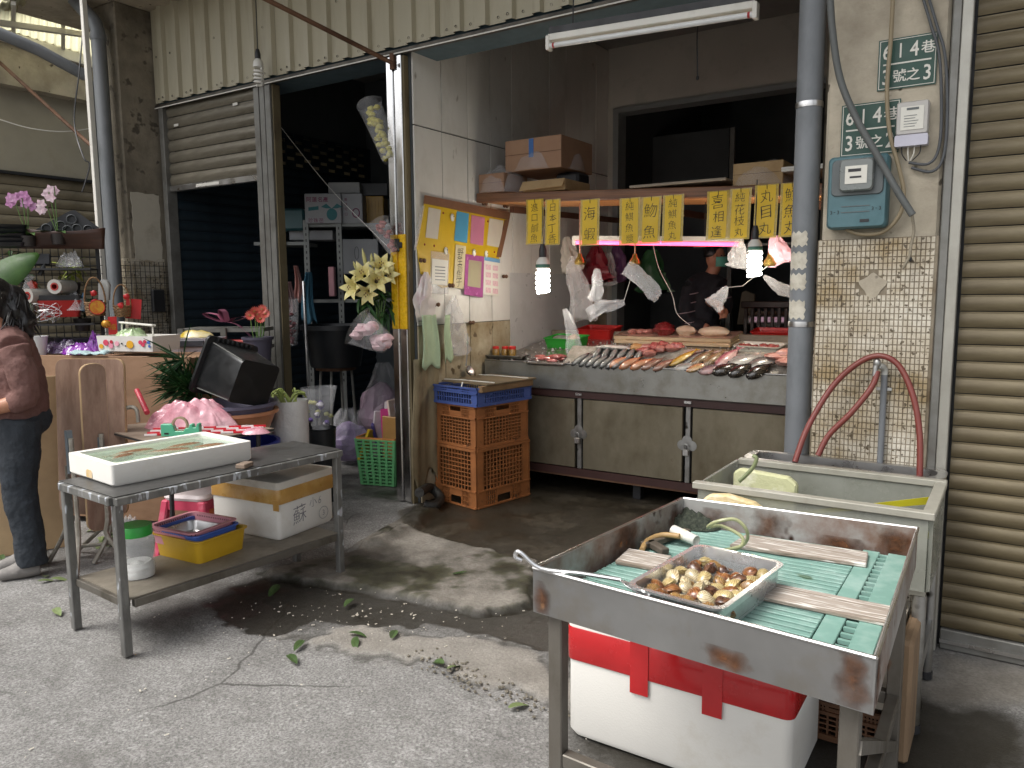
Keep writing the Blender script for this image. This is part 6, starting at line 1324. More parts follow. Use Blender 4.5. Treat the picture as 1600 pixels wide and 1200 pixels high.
# pink stool behind
p = gz(308, 764, .43); p.z = 0; t = thing('plastic_stool', 'pink plastic stool with a white seat behind the steel table', 'stool', p, R(20)); M_PKS = plastic('stool_pink', '#c2405c', .4, c2='#d9a0a8', c2amt=.3, c2scale=6)
rrloft([(.27, .27, .05, .395), (.28, .28, .05, .41), (.26, .26, .05, .428)], 4, True, True).build('seat', plastic('stool_white', '#d5c9c8'), t, smooth=True)
for sx in (-1, 1):
    for sy in (-1, 1): MB().add([(sx*.17+a*.022, sy*.17+b*.022, 0) for a, b in ((-1,-1),(1,-1),(1,1),(-1,1))]+[(sx*.115+a*.024, sy*.115+b*.024, .394) for a, b in ((-1,-1),(1,-1),(1,1),(-1,1))], [(3,2,1,0),(4,5,6,7),(0,1,5,4),(1,2,6,5),(2,3,7,6),(3,0,4,7)]).build('leg', M_PKS, t, bevel=.008)
for sx in (-1, 1):
    MB().box(-.112, .112, sx*.125-.008, sx*.125+.008, .34, .393).build('apron', M_PKS, t); MB().box(sx*.125-.008, sx*.125+.008, -.112, .112, .34, .393).build('apron', M_PKS, t)
# ================================================================== FLOWER STALL ON THE LEFT
def leaf_mb(L_, w_, droop=.25, n=7, fold=.15, tip=1.0):
    """one blade along +x, arching down"""
    mb = MB(); vs = []
    for i in range(n+1):
        t = i/n; k = math.sin(math.pi*min(1, (t*.92+.06)))**.7*(1-.15*t); x = L_*t; z = -droop*L_*t*t
        for s in (-1, 0, 1): vs.append((x, s*w_/2*k, z+abs(s)*fold*w_*k))
    return mb.add(vs, [(i*3+j, i*3+j+1, i*3+j+4, i*3+j+3) for i in range(n) for j in (0, 1)])
def put(mb, src, M_): mb.add([M_ @ Vector(p) for p in src.v], src.f); return mb
def rotm(rx, ry, rz): return Matrix.Rotation(rz, 4, 'Z') @ Matrix.Rotation(ry, 4, 'Y') @ Matrix.Rotation(rx, 4, 'X')
def leafmat(nm, c, c2, rough=.45): return mat(nm, c, rough, var=.25, scale=14, c2=c2, c2amt=.4, c2scale=6, spec=.25)
ML1 = leafmat('leaf_dark', '#1d3a1c', '#2e5228'); ML2 = leafmat('leaf_mid', '#2f4a1f', '#43602c'); ML3 = leafmat('leaf_lily', '#24401f', '#385a2a'); M_STEM = leafmat('stem_green', '#5a7840', '#7a8f52')
# ---- plywood front of the stall
L0, R0 = dp(62, 554, 5.2), dp(296, 561, 4.95); L0 = L0+(L0-R0)*.55
PZ = (L0.z+R0.z)/2; pd = Vector((R0.x-L0.x, R0.y-L0.y, 0)).normalized(); pnv = Vector((pd.y, -pd.x, 0)); prz_ = math.atan2(pd.y, pd.x); plen = Vector((R0.x-L0.x, R0.y-L0.y)).length
M_PLY = mat('plywood', '#94745a', .7, var=.1, scale=4, c2='#7d5f46', c2amt=.42, c2scale=3.5, stretch=(1,1,2.5), c3='#a98a6a', c3amt=.25, c3scale=12)
st = thing('flower_stall', 'plywood fronted flower stall counter', 'stall', ((L0.x+R0.x)/2, (L0.y+R0.y)/2, 0), prz_)
MB().box(-plen/2, plen/2, 0, .018, .04, PZ).build('front_panel', M_PLY, st, bevel=.002); MB().box(-plen/2, plen/2, .0185, .75, PZ-.03, PZ-.008).build('counter_top', M_PLY, st)
MB().box(plen/2-.018, plen/2, .019, .75, .04, PZ-.031).build('end_panel', M_PLY, st)
for x in (-plen/2+.1, plen/2-.1): MB().box(x-.025, x+.025, .68, .73, 0, PZ-.031).build('leg', M_LEG, st)
def sp(u, v, back=.0): return gp(u, v, (R0.x-pnv.x*back, R0.y-pnv.y*back, 0), pnv)       # pixel on the stall plane, pushed back
def st_xy(u, back): p = sp(u, 555, back); return Vector((p.x, p.y, PZ))
# ---- folding tables
M_LAM = mat('laminate', '#9a7f6e', .45, var=.12, scale=3, c2='#7c6152', c2amt=.45, c2scale=4, stretch=(5,5,1.2), c3='#5f4a3e', c3amt=.2, c3scale=10); M_LAME = mat('laminate_edge', '#b89c78', .6); M_TUBE = mat('chalky_tube', '#8d877c', .5, metal=.4, var=.15, c2='#b9b5aa', c2amt=.35, c2scale=25, c3='#5d4a38', c3amt=.22, c3scale=18)
def fold_table(label, u0, v0, u1, v1, d, yaw, lean, nm='folding_table', thick=.024):
    a, b = dp(u0, v0, d), dp(u1, v0, d); w_ = (b-a).length; z1 = (a.z+b.z)/2; z0 = dp((u0+u1)/2, v1, d).z; h = z1-z0
    c = (a+b)/2; t = thing(nm, label, 'folding table', (c.x, c.y, 0), yaw)
    m4 = Matrix.Translation((0, 0, z0)) @ Matrix.Rotation(lean, 4, 'X')
    mb = MB().prism([(x, y+h/2) for x, y in rr(w_, h, .05)], 0, thick, lambda x_, y_, q: tuple(m4 @ Vector((x_, q, y_)))); mb.build('top', M_LAM, t, bevel=0)
    mb = MB().prism([(x, y+h/2) for x, y in rr(w_+.006, h+.006, .053)], .003, thick-.003, lambda x_, y_, q: tuple(m4 @ Vector((x_, q, y_)))); mb.build('edge_band', M_LAME, t)
    return t, w_, h, z0
yawv = math.atan2(rgt.y, rgt.x)
t, w_, h, z0 = fold_table('folded wood grain table with rounded corners leaning against the stall', 70, 562, 185, 812, 4.47, yawv-R(6), R(-4))
for x in (-.12, .16):
    MB().tube(catmull([(x, -.03, z0+.30), (x, -.035, z0+.05), (x*1.0-.03, -.06, z0-.10), (x-.08, -.14, .0)], 5), .013, 8).build('leg', M_TUBE, t, smooth=True)
MB().tube([(-.15, -.05, .06), (.2, -.05, .10)], .011, 8).build('crossbar', M_TUBE, t, smooth=True); MB().tube([(-.16, .05, .0), (.05, -.03, .16), (.16, -.02, .25)], .012, 8).build('crossbar', M_TUBE, t, smooth=True)
t, w_, h, z0 = fold_table('narrow folded table seen nearly edge on before the wood grain one', 120, 568, 157, 838, 4.3, yawv+R(52), R(3))
for q, x in enumerate((-.14, .02)):
    MB().box(x-.015, x+.015, -.03, -.002, z0+.36, z0+.60-.06*q).build('bracket', mat('bracket_grey', '#7f878c', .45, metal=.4), t); MB().tube(catmull([(x, -.045, z0+.56), (x, -.05, z0+.1), (x-.01, -.06, z0-.03), (x-.08+.16*q, -.17, .0)], 5), .014, 8).build('leg', M_TUBE, t, smooth=True)
o = MB().box(-.012, .012, -.2, .2, 0, 1.06).build('board', M_LAME, centre=False); o.location = dp(58, 860, 4.7).xy.to_3d(); o.rotation_euler = (0, 0, R(90)+math.atan2(dp(58, 860, 1).y, dp(58, 860, 1).x)+R(90)); tag(o, 'pale edge of another board behind the folded tables', 'board')
# teal cloth over the stall edge
p = st_xy(143, .03); o = MB().grid(14, 8, lambda a, b: ((a-.5)*.29*(1-.1*b), -.05+.1*b, .012+.02*math.sin(b*3.1)*(.6+.4*math.sin(a*9))+.005*math.sin(a*23))).build('folded_towel', mat('cloth_teal', '#9fb7b8', .95, var=.06), smooth=True, solid=.006, centre=False); o.location = p; o.rotation_euler = (0, 0, prz_); tag(o, 'pale teal towel folded on the stall edge', 'towel')
# purple cellophane, cup, cherry box etc on the counter
M_CELL = mat('cellophane_purple', '#7a2a94', .12, var=.2, scale=9, spec=.8, coat=.8, bump=.6, bscale=14, c2='#b45ac8', c2amt=.35, c2scale=6); M_CELL2 = mat('cellophane_grey', '#6d5a78', .15, var=.2, scale=9, spec=.8, bump=.6, bscale=14, alpha=.75)
for k, (u, back, w_, d_, h, m, l) in enumerate(((105, .22, .34, .25, .085, M_CELL2, 'greyish crinkled cellophane heap on the stall counter'), (128, .16, .28, .22, .075, M_CELL, 'purple crinkled cellophane heap on the stall counter'), (150, .2, .12, .12, .14, M_CELL, 'upright purple cellophane wrap beside the cherry box'), (185, .2, .26, .2, .03, FILMW, 'brownish clear bags squashed under the cherry box'))):
    o = heap_mb(w_, d_, h, seed=k+30, n=22, amp=.4, fine=.3).build('cellophane', m, smooth=False, centre=False); o.location = st_xy(u, back); o.rotation_euler = (0, 0, prz_); tag(o, l, 'wrap')
p = st_xy(61, .05); t = MB().lathe([(0, 0), (.042, 0), (.062, .13), (.065, .13), (.061, .127), (.04, .006), (0, .006)], 20).build('white_cup', mat('cup_white', '#d5d6d4', .35, var=.03), smooth=True, centre=False); t.location = p+Vector((0, 0, -.005)); tag(t, 'white plastic cup on the stall beside the woman', 'cup')
# white printed fruit box with handle
p = st_xy(219, .16); bxt = thing('fruit_box', 'white printed gift box with cherries and a white carry handle', 'box', p+Vector((0, 0, .03)), prz_+R(-4)); bwx, bdx, bhx = .45, .26, .10
M_GIFT = mat('gift_white', '#d8d4ce', .45, var=.04)
MB().add([(-bwx/2*.96, -bdx/2*.96, 0), (bwx/2*.96, -bdx/2*.96, 0), (bwx/2*.96, bdx/2*.96, 0), (-bwx/2*.96, bdx/2*.96, 0), (-bwx/2, -bdx/2, bhx), (bwx/2, -bdx/2, bhx), (bwx/2, bdx/2, bhx), (-bwx/2, bdx/2, bhx)], [(0,3,2,1),(0,1,5,4),(1,2,6,5),(2,3,7,6),(3,0,4,7)]).build('carton', M_GIFT, bxt, solid=.004)
MB().bar((-bwx*.28, -.02, bhx+.085), (bwx*.33, -.02, bhx+.065), .04, .012).build('handle', M_WHT, bxt, bevel=.003)
for x, z in ((-bwx*.26, .085), (bwx*.3, .065)): MB().tube([(x, -.02, .01), (x, -.02, bhx+z-.008)], .006, 6).build('handle_strut', M_WHT, bxt)
def decal(mb, cx, cz, r, n=14, sx=1): mb.prism([(cx+sx*r*math.cos(a), cz+r*math.sin(a)) for a in np.linspace(0, 6.283, n+1)[:-1]], 0, .0015, lambda x_, z_, h_: (x_, -bdx/2*.985-.0045-h_, z_)); return mb
for k, (cx, cz, r, c) in enumerate(((-.19, .03, .016, '#d69a2a'), (-.15, .055, .02, '#c8405a'), (-.105, .06, .012, '#b02238'), (-.11, .035, .018, '#d98aa0'), (-.06, .05, .016, '#e0a0b0'), (.045, .045, .026, '#d8a020'), (.13, .06, .014, '#c83a5a'), (.15, .045, .013, '#c83a5a'), (.165, .065, .012, '#b82a4a'), (.195, .06, .011, '#3a62a8'), (.2, .035, .009, '#3a62a8'), (-.02, .05, .006, '#333333'), (.01, .035, .006, '#333333'))): decal(MB(), cx, cz, r, sx=1.1).build('print', mat('print%d' % k, c, .5, var=.05), bxt)
o = heap_mb(.26, .2, .10, seed=44, n=20, fine=.2).build('bagged_greens', film('green_film', (.55,.72,.42), .2, .6), bxt, smooth=True); o.location = (-.06, 0, .05)
# grid rack behind with things on it
rk0, rk1 = dp(-40, 400, 5.35), dp(152, 400, 5.55); rk = thing('grid_rack', 'black wire grid rack with hanging pots behind the woman', 'rack', (rk1.x, rk1.y, 0)); rdv = (rk1-rk0); rdv.z = 0; rl = rdv.length; rdv.normalize(); rrz = math.atan2(rdv.y, rdv.x)
rk.rotation_euler = (0, 0, rrz); zlo, zhi = dp(150, 560, 5.5).z, dp(150, 380, 5.5).z
for i in range(int(rl/.05)+1): MB().bar((-i*.05, 0, zlo), (-i*.05, 0, zhi), .005, .005).build('wire', M_BLACK, rk)
k = 0; z = zlo
while z <= zhi+.001: MB().bar((-rl, -.004, z), (.03, -.004, z), .005, .005, (0,1,0)).build('wire', M_BLACK, rk); z += .06
MB().tube([(0, .01, 0), (0, .01, zhi+.02)], .014, 8).build('post', M_BLACK, rk); MB().tube([(-rl, -.01, zhi+.01), (.05, -.01, zhi+.01)], .012, 8).build('top_bar', M_RUST, rk)
for zz in (dp(100, 420, 5.45).z, dp(100, 505, 5.45).z): MB().box(-rl, 0, -.22, -.01, zz-.012, zz).build('shelf', M_BLACK, rk)
def rp(u, v, out=.1):
    n = Vector((rdv.y, -rdv.x, 0)); return gp(u, v, rk1+n*out, n)
# boat planter
p = rp(98, 388, .12); bt = thing('boat_planter', 'brown boat shaped planter holding a black pot tray on the rack', 'planter', p, rrz); M_BOAT = mat('boat_brown', '#3d2820', .45, var=.2, c2='#5a3a2c', c2amt=.4, c2scale=5, stretch=(.5,2,4))
def hull(a, b):
    x = (a-.5)*.52; k = (1-abs(a-.5)*2)**.55 if 0 < a < 1 else 0; y = (b-.5)*2; wd = .085*k*(abs(y)); z = .11*abs(y)**1.3+.035*((a-.5)*2)**2*abs(y); return (x*(1+.06*abs(y)), math.copysign(wd, y), z)
MB().grid(24, 12, hull).build('hull', M_BOAT, bt, smooth=True, solid=.008)
tr = MB().prism([(-.20, 0), (.22, 0), (.20, .05), (.06, .165), (.03, .16), (-.19, .03)], -.006, .006, lambda x_, z_, h_: (x_+.03, .02+h_, z_+.10)).build('pot_tray', M_BLACK, bt)
for k, (cx, cz) in enumerate(((-.09, .135), (.0, .155), (.07, .20), (.10, .135), (.17, .13), (.04, .125))): MB().lathe([(.022, 0), (.026, 0), (.034, .02), (.030, .022), (.022, 0)], 12, (cx, .012, cz), Matrix.Rotation(R(90), 3, 'X')).build('cup_ring', mat('ring_grey', '#55585a', .4), bt, smooth=True)
# stacked black trays
for k in range(5):
    p = rp(14, 350-k*7+20, .12); o = rrloft([(.22, .16, .02, 0), (.25, .19, .02, .028)], 3, True, True).build('seed_tray', plastic('tray_black', '#16171a', .4), smooth=True, centre=False); o.location = rp(14, 386, .12)+Vector((0, 0, k*.03)); o.rotation_euler = (0, 0, rrz+R(k*3)); tag(o, 'black plastic seed tray in a stack on the rack', 'tray', 'stacked black seed trays')
# orchids
def orchid(label, u, v, tips, m):
    p = rp(u, v, .16); t = thing('orchid', label, 'orchid', p, rrz); MB().lathe([(0, 0), (.04, 0), (.05, .07), (0, .07)], 14).build('pot', plastic('pot_dark', '#2a2422'), t, smooth=True)
    for k in range(4):
        o = leaf_mb(.16, .05, .5).build('leaf', ML2, t, smooth=True); o.location = (0, 0, .07); o.rotation_euler = (0, R(-25), k*1.6+.4)
    for (tu, tv) in tips:
        e = world_of(t).inverted() @ rp(tu, tv, .16); MB().tube(catmull([(0, 0, .06), (e.x*.4, e.y, e.z*.6), (e.x*.85, e.y, e.z+.03), e], 5), .003, 5).build('stem', M_STEM, t)
        for q in range(3):
            f = MB(); c = Vector(e)+Vector((random.uniform(-.03,.03), random.uniform(-.01,.01), random.uniform(-.03,.025)))
            for s in range(5): put(f, leaf_mb(.034, .03, .2, 3, .1), Matrix.Translation(c) @ rotm(0, 0, 0) @ Matrix.Rotation(R(90), 4, 'X') @ Matrix.Rotation(s*1.256+q, 4, 'Z') @ Matrix.Rotation(R(-12), 4, 'Y'))
            f.build('blossom', m, t, smooth=True)
orchid('purple pink orchid on the wire rack', 45, 385, ((17, 312), (33, 310), (45, 318)), mat('petal_mauve', '#b87aa8', .5, var=.15, c2='#d8b0cc', c2amt=.4, c2scale=20)); orchid('pale pink orchid spray behind the boat planter', 92, 382, ((68, 322), (76, 308), (85, 300)), mat('petal_palepink', '#d6b4c0', .5, var=.12, c2='#e6d6da', c2amt=.4, c2scale=20))
# red planter, plastic rolls, black pots, baskets
p = rp(97, 495, .12); t = thing('red_planter', 'red planter box with a black liner on the lower rack shelf', 'planter', p, rrz+R(8)); rrloft([(.22, .14, .02, 0), (.27, .17, .02, .115)], 3, True, True).build('box', plastic('planter_red', '#a8211e', .35), t, smooth=True); o = rrloft([(.26, .16, .02, 0), (.26, .16, .02, .035)], 3, True, True).build('liner', M_BLACK, t); o.location = (0, 0, .116)
for k, (u, v) in enumerate(((62, 462), (98, 448))):
    p = rp(u, v, .14); t = thing('plastic_roll', ('clear film roll with a red core leaning beside the greens', 'fat clear film roll lying over the red planter')[k], 'roll', p, rrz+R((60, 75)[k])); mb = MB().lathe([(.028, -.1), (.05, -.1), (.05, .1), (.028, .1), (.028, -.1)], 20, rot=Matrix.Rotation(R(90), 3, 'Y')); mb.build('film', mat('roll_film', '#b9b4ac', .2, var=.1, coat=.6, alpha=.85), t, smooth=True); MB().lathe([(.018, -.102), (.027, -.102), (.027, .102), (.018, .102), (.018, -.102)], 16, rot=Matrix.Rotation(R(90), 3, 'Y')).build('core', plastic('core_red', '#9e2a22'), t, smooth=True)
p = rp(120, 470, .08); o = heap_mb(.26, .18, .12, seed=61, n=18, fine=.2).build('film_bundle', FILMW, smooth=False, centre=False); o.location = rp(118, 485, .1); tag(o, 'crumpled clear film bundle over the red planter', 'wrap')
for k, u in enumerate((80, 108, 134)):
    o = rrloft([(.11, .12, .015, 0), (.15, .16, .015, .10)], 3, True, True).build('flower_pot', plastic('pot_slate', '#24232c', .4), smooth=True, centre=False); o.location = st_xy(u, .34); o.rotation_euler = (0, 0, rrz); tag(o, 'square dark pot standing behind the purple cellophane', 'pot', 'square dark pots')
M_WICK = mat('wicker', '#8a6a46', .7, var=.3, scale=60, c2='#5d4228', c2amt=.45, c2scale=50, bump=.8, bscale=90); M_GOLDR = mat('gold_red', '#b8872a', .35, metal=.4, c2='#b02020', c2amt=.4, c2scale=30)
for k, (u, v, s, l) in enumerate(((150, 492, 1.0, 'small wicker basket with an arched handle and gold medallion'), (192, 494, .85, 'dark wicker basket with red bows beside the column'))):
    p = rp(u, v, .22); t = thing('wicker_basket', l, 'basket', p, rrz); mb = MB()
    for j in range(8): mb.tube([((.055+.012*j/8)*s*math.cos(a), (.055+.012*j/8)*s*math.sin(a), .012*s*j+.003*math.sin(a*8+j*3.14)) for a in np.linspace(0, 6.283, 25)[:-1]], .0065*s, 5, closed=True)
    mb.build('weave', M_WICK, t, smooth=True); MB().lathe([(0, 0), (.055*s, 0)], 16).build('base', M_WICK, t)
    MB().tube([(.066*s*math.cos(a), 0, .09*s+.17*s*math.sin(a)) for a in np.linspace(0, math.pi, 16)], .006*s, 6).build('handle', M_WICK, t, smooth=True)
    for q in range(2): MB().blob((random.uniform(-.03,.05), -.06*s, .09*s+.06*q), (.022, .014, .02), 8, 6, jit=.4, seed=q).build('red_bow', plastic('bow_red', '#b01a1c', .4), t, smooth=True)
    if k == 0:
        MB().lathe([(0, -.004), (.048, -.004), (.05, 0), (0, .001)], 20, (.03, -.085, .055), Matrix.Rotation(R(90), 3, 'X')).build('medallion', M_GOLDR, t, smooth=True)
        MB().lathe([(.046, -.006), (.051, -.006), (.051, .002), (.046, .002), (.046, -.006)], 20, (.03, -.085, .055), Matrix.Rotation(R(90), 3, 'X')).build('medallion_rim', plastic('bow_red', '#b01a1c'), t, smooth=True)
    else: 
        o = write(MB(), '福', lambda x_, y_: (x_-.05, -.095, y_-.07), .045).build('gold_character', M_GOLDR, t); MB().box(-.078, -.022, -.093, -.088, -.13, .0).build('red_tag', plastic('bow_red', '#b01a1c'), t)
        MB().blob((-.09, -.08, -.05), (.035, .03, .03), 10, 7).build('red_lantern', M_GOLDR, t, smooth=True)
p = rp(163, 468, .16); o = rrloft([(.07, .05, .012, 0), (.075, .05, .012, .11), (.04, .03, .01, .14)], 3, True, True).build('water_bottle', mat('bottle_white', '#b7b6b2', .3, var=.05, alpha=.9), smooth=True, centre=False); o.location = p; o.rotation_euler = (R(8), R(6), rrz); tag(o, 'frosted white bottle hanging behind the wicker basket', 'bottle')
o = MB().box(-.05, .05, -.003, .003, 0, .14).build('red_envelope', plastic('bow_red', '#b01a1c'), centre=False); o.location = rp(208, 498, .2); o.rotation_euler = (0, R(6), rrz); tag(o, 'red envelope standing beside the dark wicker basket', 'envelope')
p = rp(110, 410, .1); o = heap_mb(.3, .12, .10, seed=71, n=18, fine=.25).build('bagged_pots', FILMW, smooth=False, centre=False); o.location = rp(108, 418, .08); tag(o, 'clear bag of black pots lying under the boat planter', 'bag')
o = MB().box(-.09, .09, -.01, .01, 0, .08).build('slate_tray', M_BLACK, centre=False, bevel=.006); o.location = rp(56, 414, .12); o.rotation_euler = (R(-15), 0, rrz); tag(o, 'small dark tray leaning on the rack below the orchids', 'tray')
for k, (u, v, out, l) in enumerate(((40, 455, -.12, 'leafy potted plant behind the wire rack near the woman'), (112, 440, -.12, 'yellowish leafy plant behind the wire rack'), (128, 495, .05, 'dark leafy plant poking out beside the red planter'), (20, 420, -.1, 'trailing leafy plant behind the seed trays'))):
    p = rp(u, v, out); t = thing('potted_plant', l, 'plant', p-Vector((0, 0, .1)), rrz); MB().lathe([(0, 0), (.045, 0), (.06, .09), (.055, .09), (0, .07)], 14).build('pot', plastic('pot_dark', '#2a2422'), t, smooth=True)
    for q in range(26): o = leaf_mb(random.uniform(.06,.12), .03, .5, 4).build('leaf', (ML2, leafmat('leaf_yellow', '#7d8a3a', '#9aa04a'), ML1, ML2)[k], t, smooth=True); o.location = (random.uniform(-.05,.05), random.uniform(-.04,.04), .09+random.uniform(0,.14)); o.rotation_euler = (random.uniform(-.4,.4), random.uniform(-1.0,.5), random.uniform(0, 6.28))
for k, (u, v, w_, h, c, l) in enumerate(((128, 486, .035, .13, '#3f6a8a', 'blue spray bottle standing beside the red planter'), (70, 500, .05, .06, '#b03a2a', 'small orange red pot on the lower rack shelf'), (62, 430, .03, .09, '#1a1a1a', 'black handled pruning tool hanging on the rack'), (47, 448, .06, .05, '#b8321e', 'red plastic clip tray hanging on the rack'), (55, 535, .03, .08, '#b24a6a', 'pink handled scissors behind the white cup'))):
    o = rrloft([(w_, w_*.7, .01, 0), (w_*1.1, w_*.75, .012, h*.7), (w_*.45, w_*.4, .008, h*.85), (w_*.4, w_*.35, .006, h)], 3, True, True).build(('spray_bottle', 'small_pot', 'pruning_tool', 'clip_tray', 'scissors')[k], plastic('small%d' % k, c), smooth=True, centre=False); o.location = rp(u, v, .13); o.rotation_euler = (0, R((8, 0, 25, 60, -30)[k]), rrz); tag(o, l, ('bottle', 'pot', 'tool', 'tray', 'scissors')[k])
# big banana-like leaf by the woman and wrapped greens
p = dp(-22, 462, 4.6); t = thing('large_leaf', 'single large green leaf rising behind the woman', 'leaf', p); o = leaf_mb(.37, .20, .25, 12, .12).build('blade', ML2, t, smooth=True, solid=.001); tv_ = (dp(50, 388, 4.6)-p).normalized(); o.rotation_euler = Vector((1, 0, 0)).rotation_difference(tv_).to_euler(); MB().tube(catmull([tv_*.02, tv_*-.06, (-.05, -.02, -p.z*.5), (-.06, 0, -p.z+.25)], 5), .006, 6).build('stalk', M_STEM, t, smooth=True); MB().lathe([(0, 0), (.1, 0), (.13, .28), (.14, .28), (.125, .27), (0, .2)], 20, (-.06, 0, -p.z)).build('bucket', plastic('basket_black', '#15171a'), t, smooth=True)
o.rotation_euler = (Matrix([tv_, Vector(fwd).cross(tv_).normalized()*-1, (tv_.cross(Vector(fwd).cross(tv_).normalized()*-1))]).transposed()).to_euler()
p = rp(48, 498, .14); t = thing('wrapped_greens', 'cone of greens wrapped in clear film behind the woman', 'bouquet', p)
o = MB().lathe([(.028, 0), (.045, .08), (.05, .16), (.02, .27), (.04, .30)], 14, wob=.12).build('film', FILM, t, smooth=True); o.rotation_euler = (R(5), R(12), 0); MB().blob((.01, 0, .08), (.03, .03, .09), 10, 8, jit=.4).build('greens', ML2, t, smooth=True)
wi = thing('wire_coil', 'tangle of silvery plant wire on the rack', 'wire', rp(78, 505, .22), rrz)
for k in range(9):
    a0 = random.uniform(0, 6); MB().tube(catmull([(random.uniform(-.09,.09), random.uniform(-.04,.04), random.uniform(0,.14)) for _ in range(5)], 5), .0015, 5).build('strand', M_ALU, wi)
# ---- work table behind the steel table with pink bag, straps, tape cutter
wz = .74
q4 = [gz(u, v, wz) for u, v in ((150, 668), (259, 697), (428, 669), (318, 652))]
wt2 = thing('work_table', 'battered brown folding work table between the stalls', 'table', (sum(q4, Vector())/4).xy.to_3d()); M_WT = mat('worn_top', '#857668', .6, var=.12, c2='#6b5c4e', c2amt=.4, c2scale=5, c3='#a19486', c3amt=.2, c3scale=22)
slab(q4, wz-.018, wz).build('top', M_WT, wt2, w=True); slab([p+(p-sum(q4, Vector())/4).normalized()*.003 for p in q4], wz-.015, wz-.005).build('edge', M_BLACK, wt2, w=True)
for p in q4: c = sum(q4, Vector())/4; q = c+(p-c)*.82; MB().tube([(q.x, q.y, wz-.019), (q.x+(c.x-q.x)*.1, q.y, 0)], .013, 8).build('leg', M_BLACK, wt2, w=True)
p = gz(296, 668, wz); o = heap_mb(.56, .26, .17, seed=81, n=52, amp=.4, fine=.10).build('pink_bag', mat('bag_pink', '#c88a96', .25, var=.1, scale=5, c2='#dcb2b8', c2amt=.4, c2scale=6, bump=.8, bscale=16, coat=.5), smooth=True, centre=False); o.location = p+Vector((0, .02, 0)); o.rotation_euler = (0, 0, yawv); tag(o, 'pink plastic bag slumped on the brown work table', 'bag')
ps = thing('striped_straps', 'bundle of red and white striped straps in front of the pink bag', 'strap', gz(318, 678, wz), yawv+R(8)); M_SR = plastic('strap_red', '#c0202e', .35); M_SW = plastic('strap_white', '#dcd3d2', .35)
for r_ in range(4):
    for k in range(9): o = MB().box(-.32+k*.07+r_*.013, -.252+k*.07+r_*.013, -.018+r_*.012, -.008+r_*.012, .002+r_*.008, .012+r_*.009).build('band', M_SR if (k+r_) % 2 else M_SW, ps)
o = heap_mb(.16, .1, .035, seed=85, n=14).build('pink_tail', mat('bag_pink'), ps, smooth=True); o.location = (.30, -.04, 0)
p = gz(284, 681, wz+.0); t = thing('tape_cutter', 'mint green tape cutter holding a tape roll on the work table', 'tape cutter', p, yawv); M_MINT = plastic('mint', '#4fa683', .4)
MB().prism([(-.11,0),(.11,0),(.11,.07),(.098,.075),(.09,.05),(.075,.05),(.07,.07),(.055,.07),(.05,.05),(.03,.045),(.02,.03),(-.03,.03),(-.04,.06),(-.05,.07),(-.11,.07)], -.02, .02, lambda x_, z_, h_: (x_, h_, z_)).build('body', M_MINT, t, bevel=.003)
MB().lathe([(.036, -.01), (.046, -.01), (.046, .01), (.036, .01), (.036, -.01)], 20, (-.005, 0, .065), Matrix.Rotation(R(90), 3, 'X')).build('tape_roll', mat('tape_clear', '#a08f72', .3, alpha=.85), t, smooth=True); MB().box(-.09, -.065, -.0215, -.0205, .012, .022).build('print', M_INK, t)
a, b = dp(214, 610, 4.75), dp(230, 645, 4.6); tag(MB().tube([a, b], .016, 10).build('red_rod', plastic('rod_red', '#b83a48')), 'short red tube standing between the panel and the work table', 'tube')
a = [dp(u, v, 4.55) for u, v in ((186, 641), (205, 636), (214, 642), (216, 660))]; tag(MB().tube(catmull(a, 5), .012, 8).build('bent_tube', M_TUBE, smooth=True), 'bent grey steel tube of another folded table', 'tube')
for k, (u, v, w_, l, m) in enumerate(((215, 812, .4, 'clear crumpled bags heaped under the work table', FILMW), (250, 790, .3, 'yellow printed bag in the heap under the work table', mat('bag_yellowprint', '#b8ac7a', .3, var=.2, c2='#c8b23a', c2amt=.4, c2scale=9, coat=.4)), (190, 805, .3, 'dark bag in the heap under the work table', plastic('bag_dark', '#2a2c2e', .3)))): o = heap_mb(w_, .26, .16, seed=120+k, n=26, amp=.4, fine=.25).build('crumpled_bag', m, smooth=False, centre=False); o.location = gz(u, v); tag(o, l, 'bag')
# ---- stacked tubs with a tipped black crate
tc = dp(365, 640, 4.95); tc.z = 0
def tub(label, z0, r0, r1, h, m, grp='nested tubs'):
    o = MB().lathe([(0, 0), (r0, 0), (r1, h-.02), (r1+.018, h-.02), (r1+.018, h), (r1-.005, h), (r0-.006, .012), (0, .012)], 30).build('plastic_tub', m, smooth=True, centre=False); o.location = (tc.x, tc.y, z0); return tag(o, label, 'tub')
zr = zat(tc.x, tc.y, 628)
M_TO = plastic('tub_orange', '#a8542a', .45); tub('dark orange round tub at the bottom of the tub stack', 0, .22, .27, .50, M_TO); tub('blue round tub nested over the orange one', .38, .21, .262, .22, plastic('tub_blue', '#1f2f8f', .4)); tub('terracotta round tub nested above the blue one', zr-.19, .21, .26, .14, plastic('tub_terra', '#b27a58', .45)); tub('greyish purple round tub on top of the tub stack', zr-.13, .21, .258, .13, plastic('tub_slate', '#5d5a6c', .4))
_a = (rgt*-.72+upv*.30+fwd*.45).normalized(); _x = (upv*.85+rgt*.42-fwd*.1); _x = (_x-_a*_x.dot(_a)).normalized(); _yv = _a.cross(_x); bin_rot = Matrix((_x, _yv, _a)).transposed()
t = thing('black_crate', 'big black plastic bin lying tipped over on the tub stack', 'bin', dp(398, 600, 4.75), rot=bin_rot); M_BIN = plastic('bin_black', '#1a1b1c', .38, c2='#2c2d2e', c2amt=.3, c3='#4a4b4a', c3amt=.16, c3scale=30)
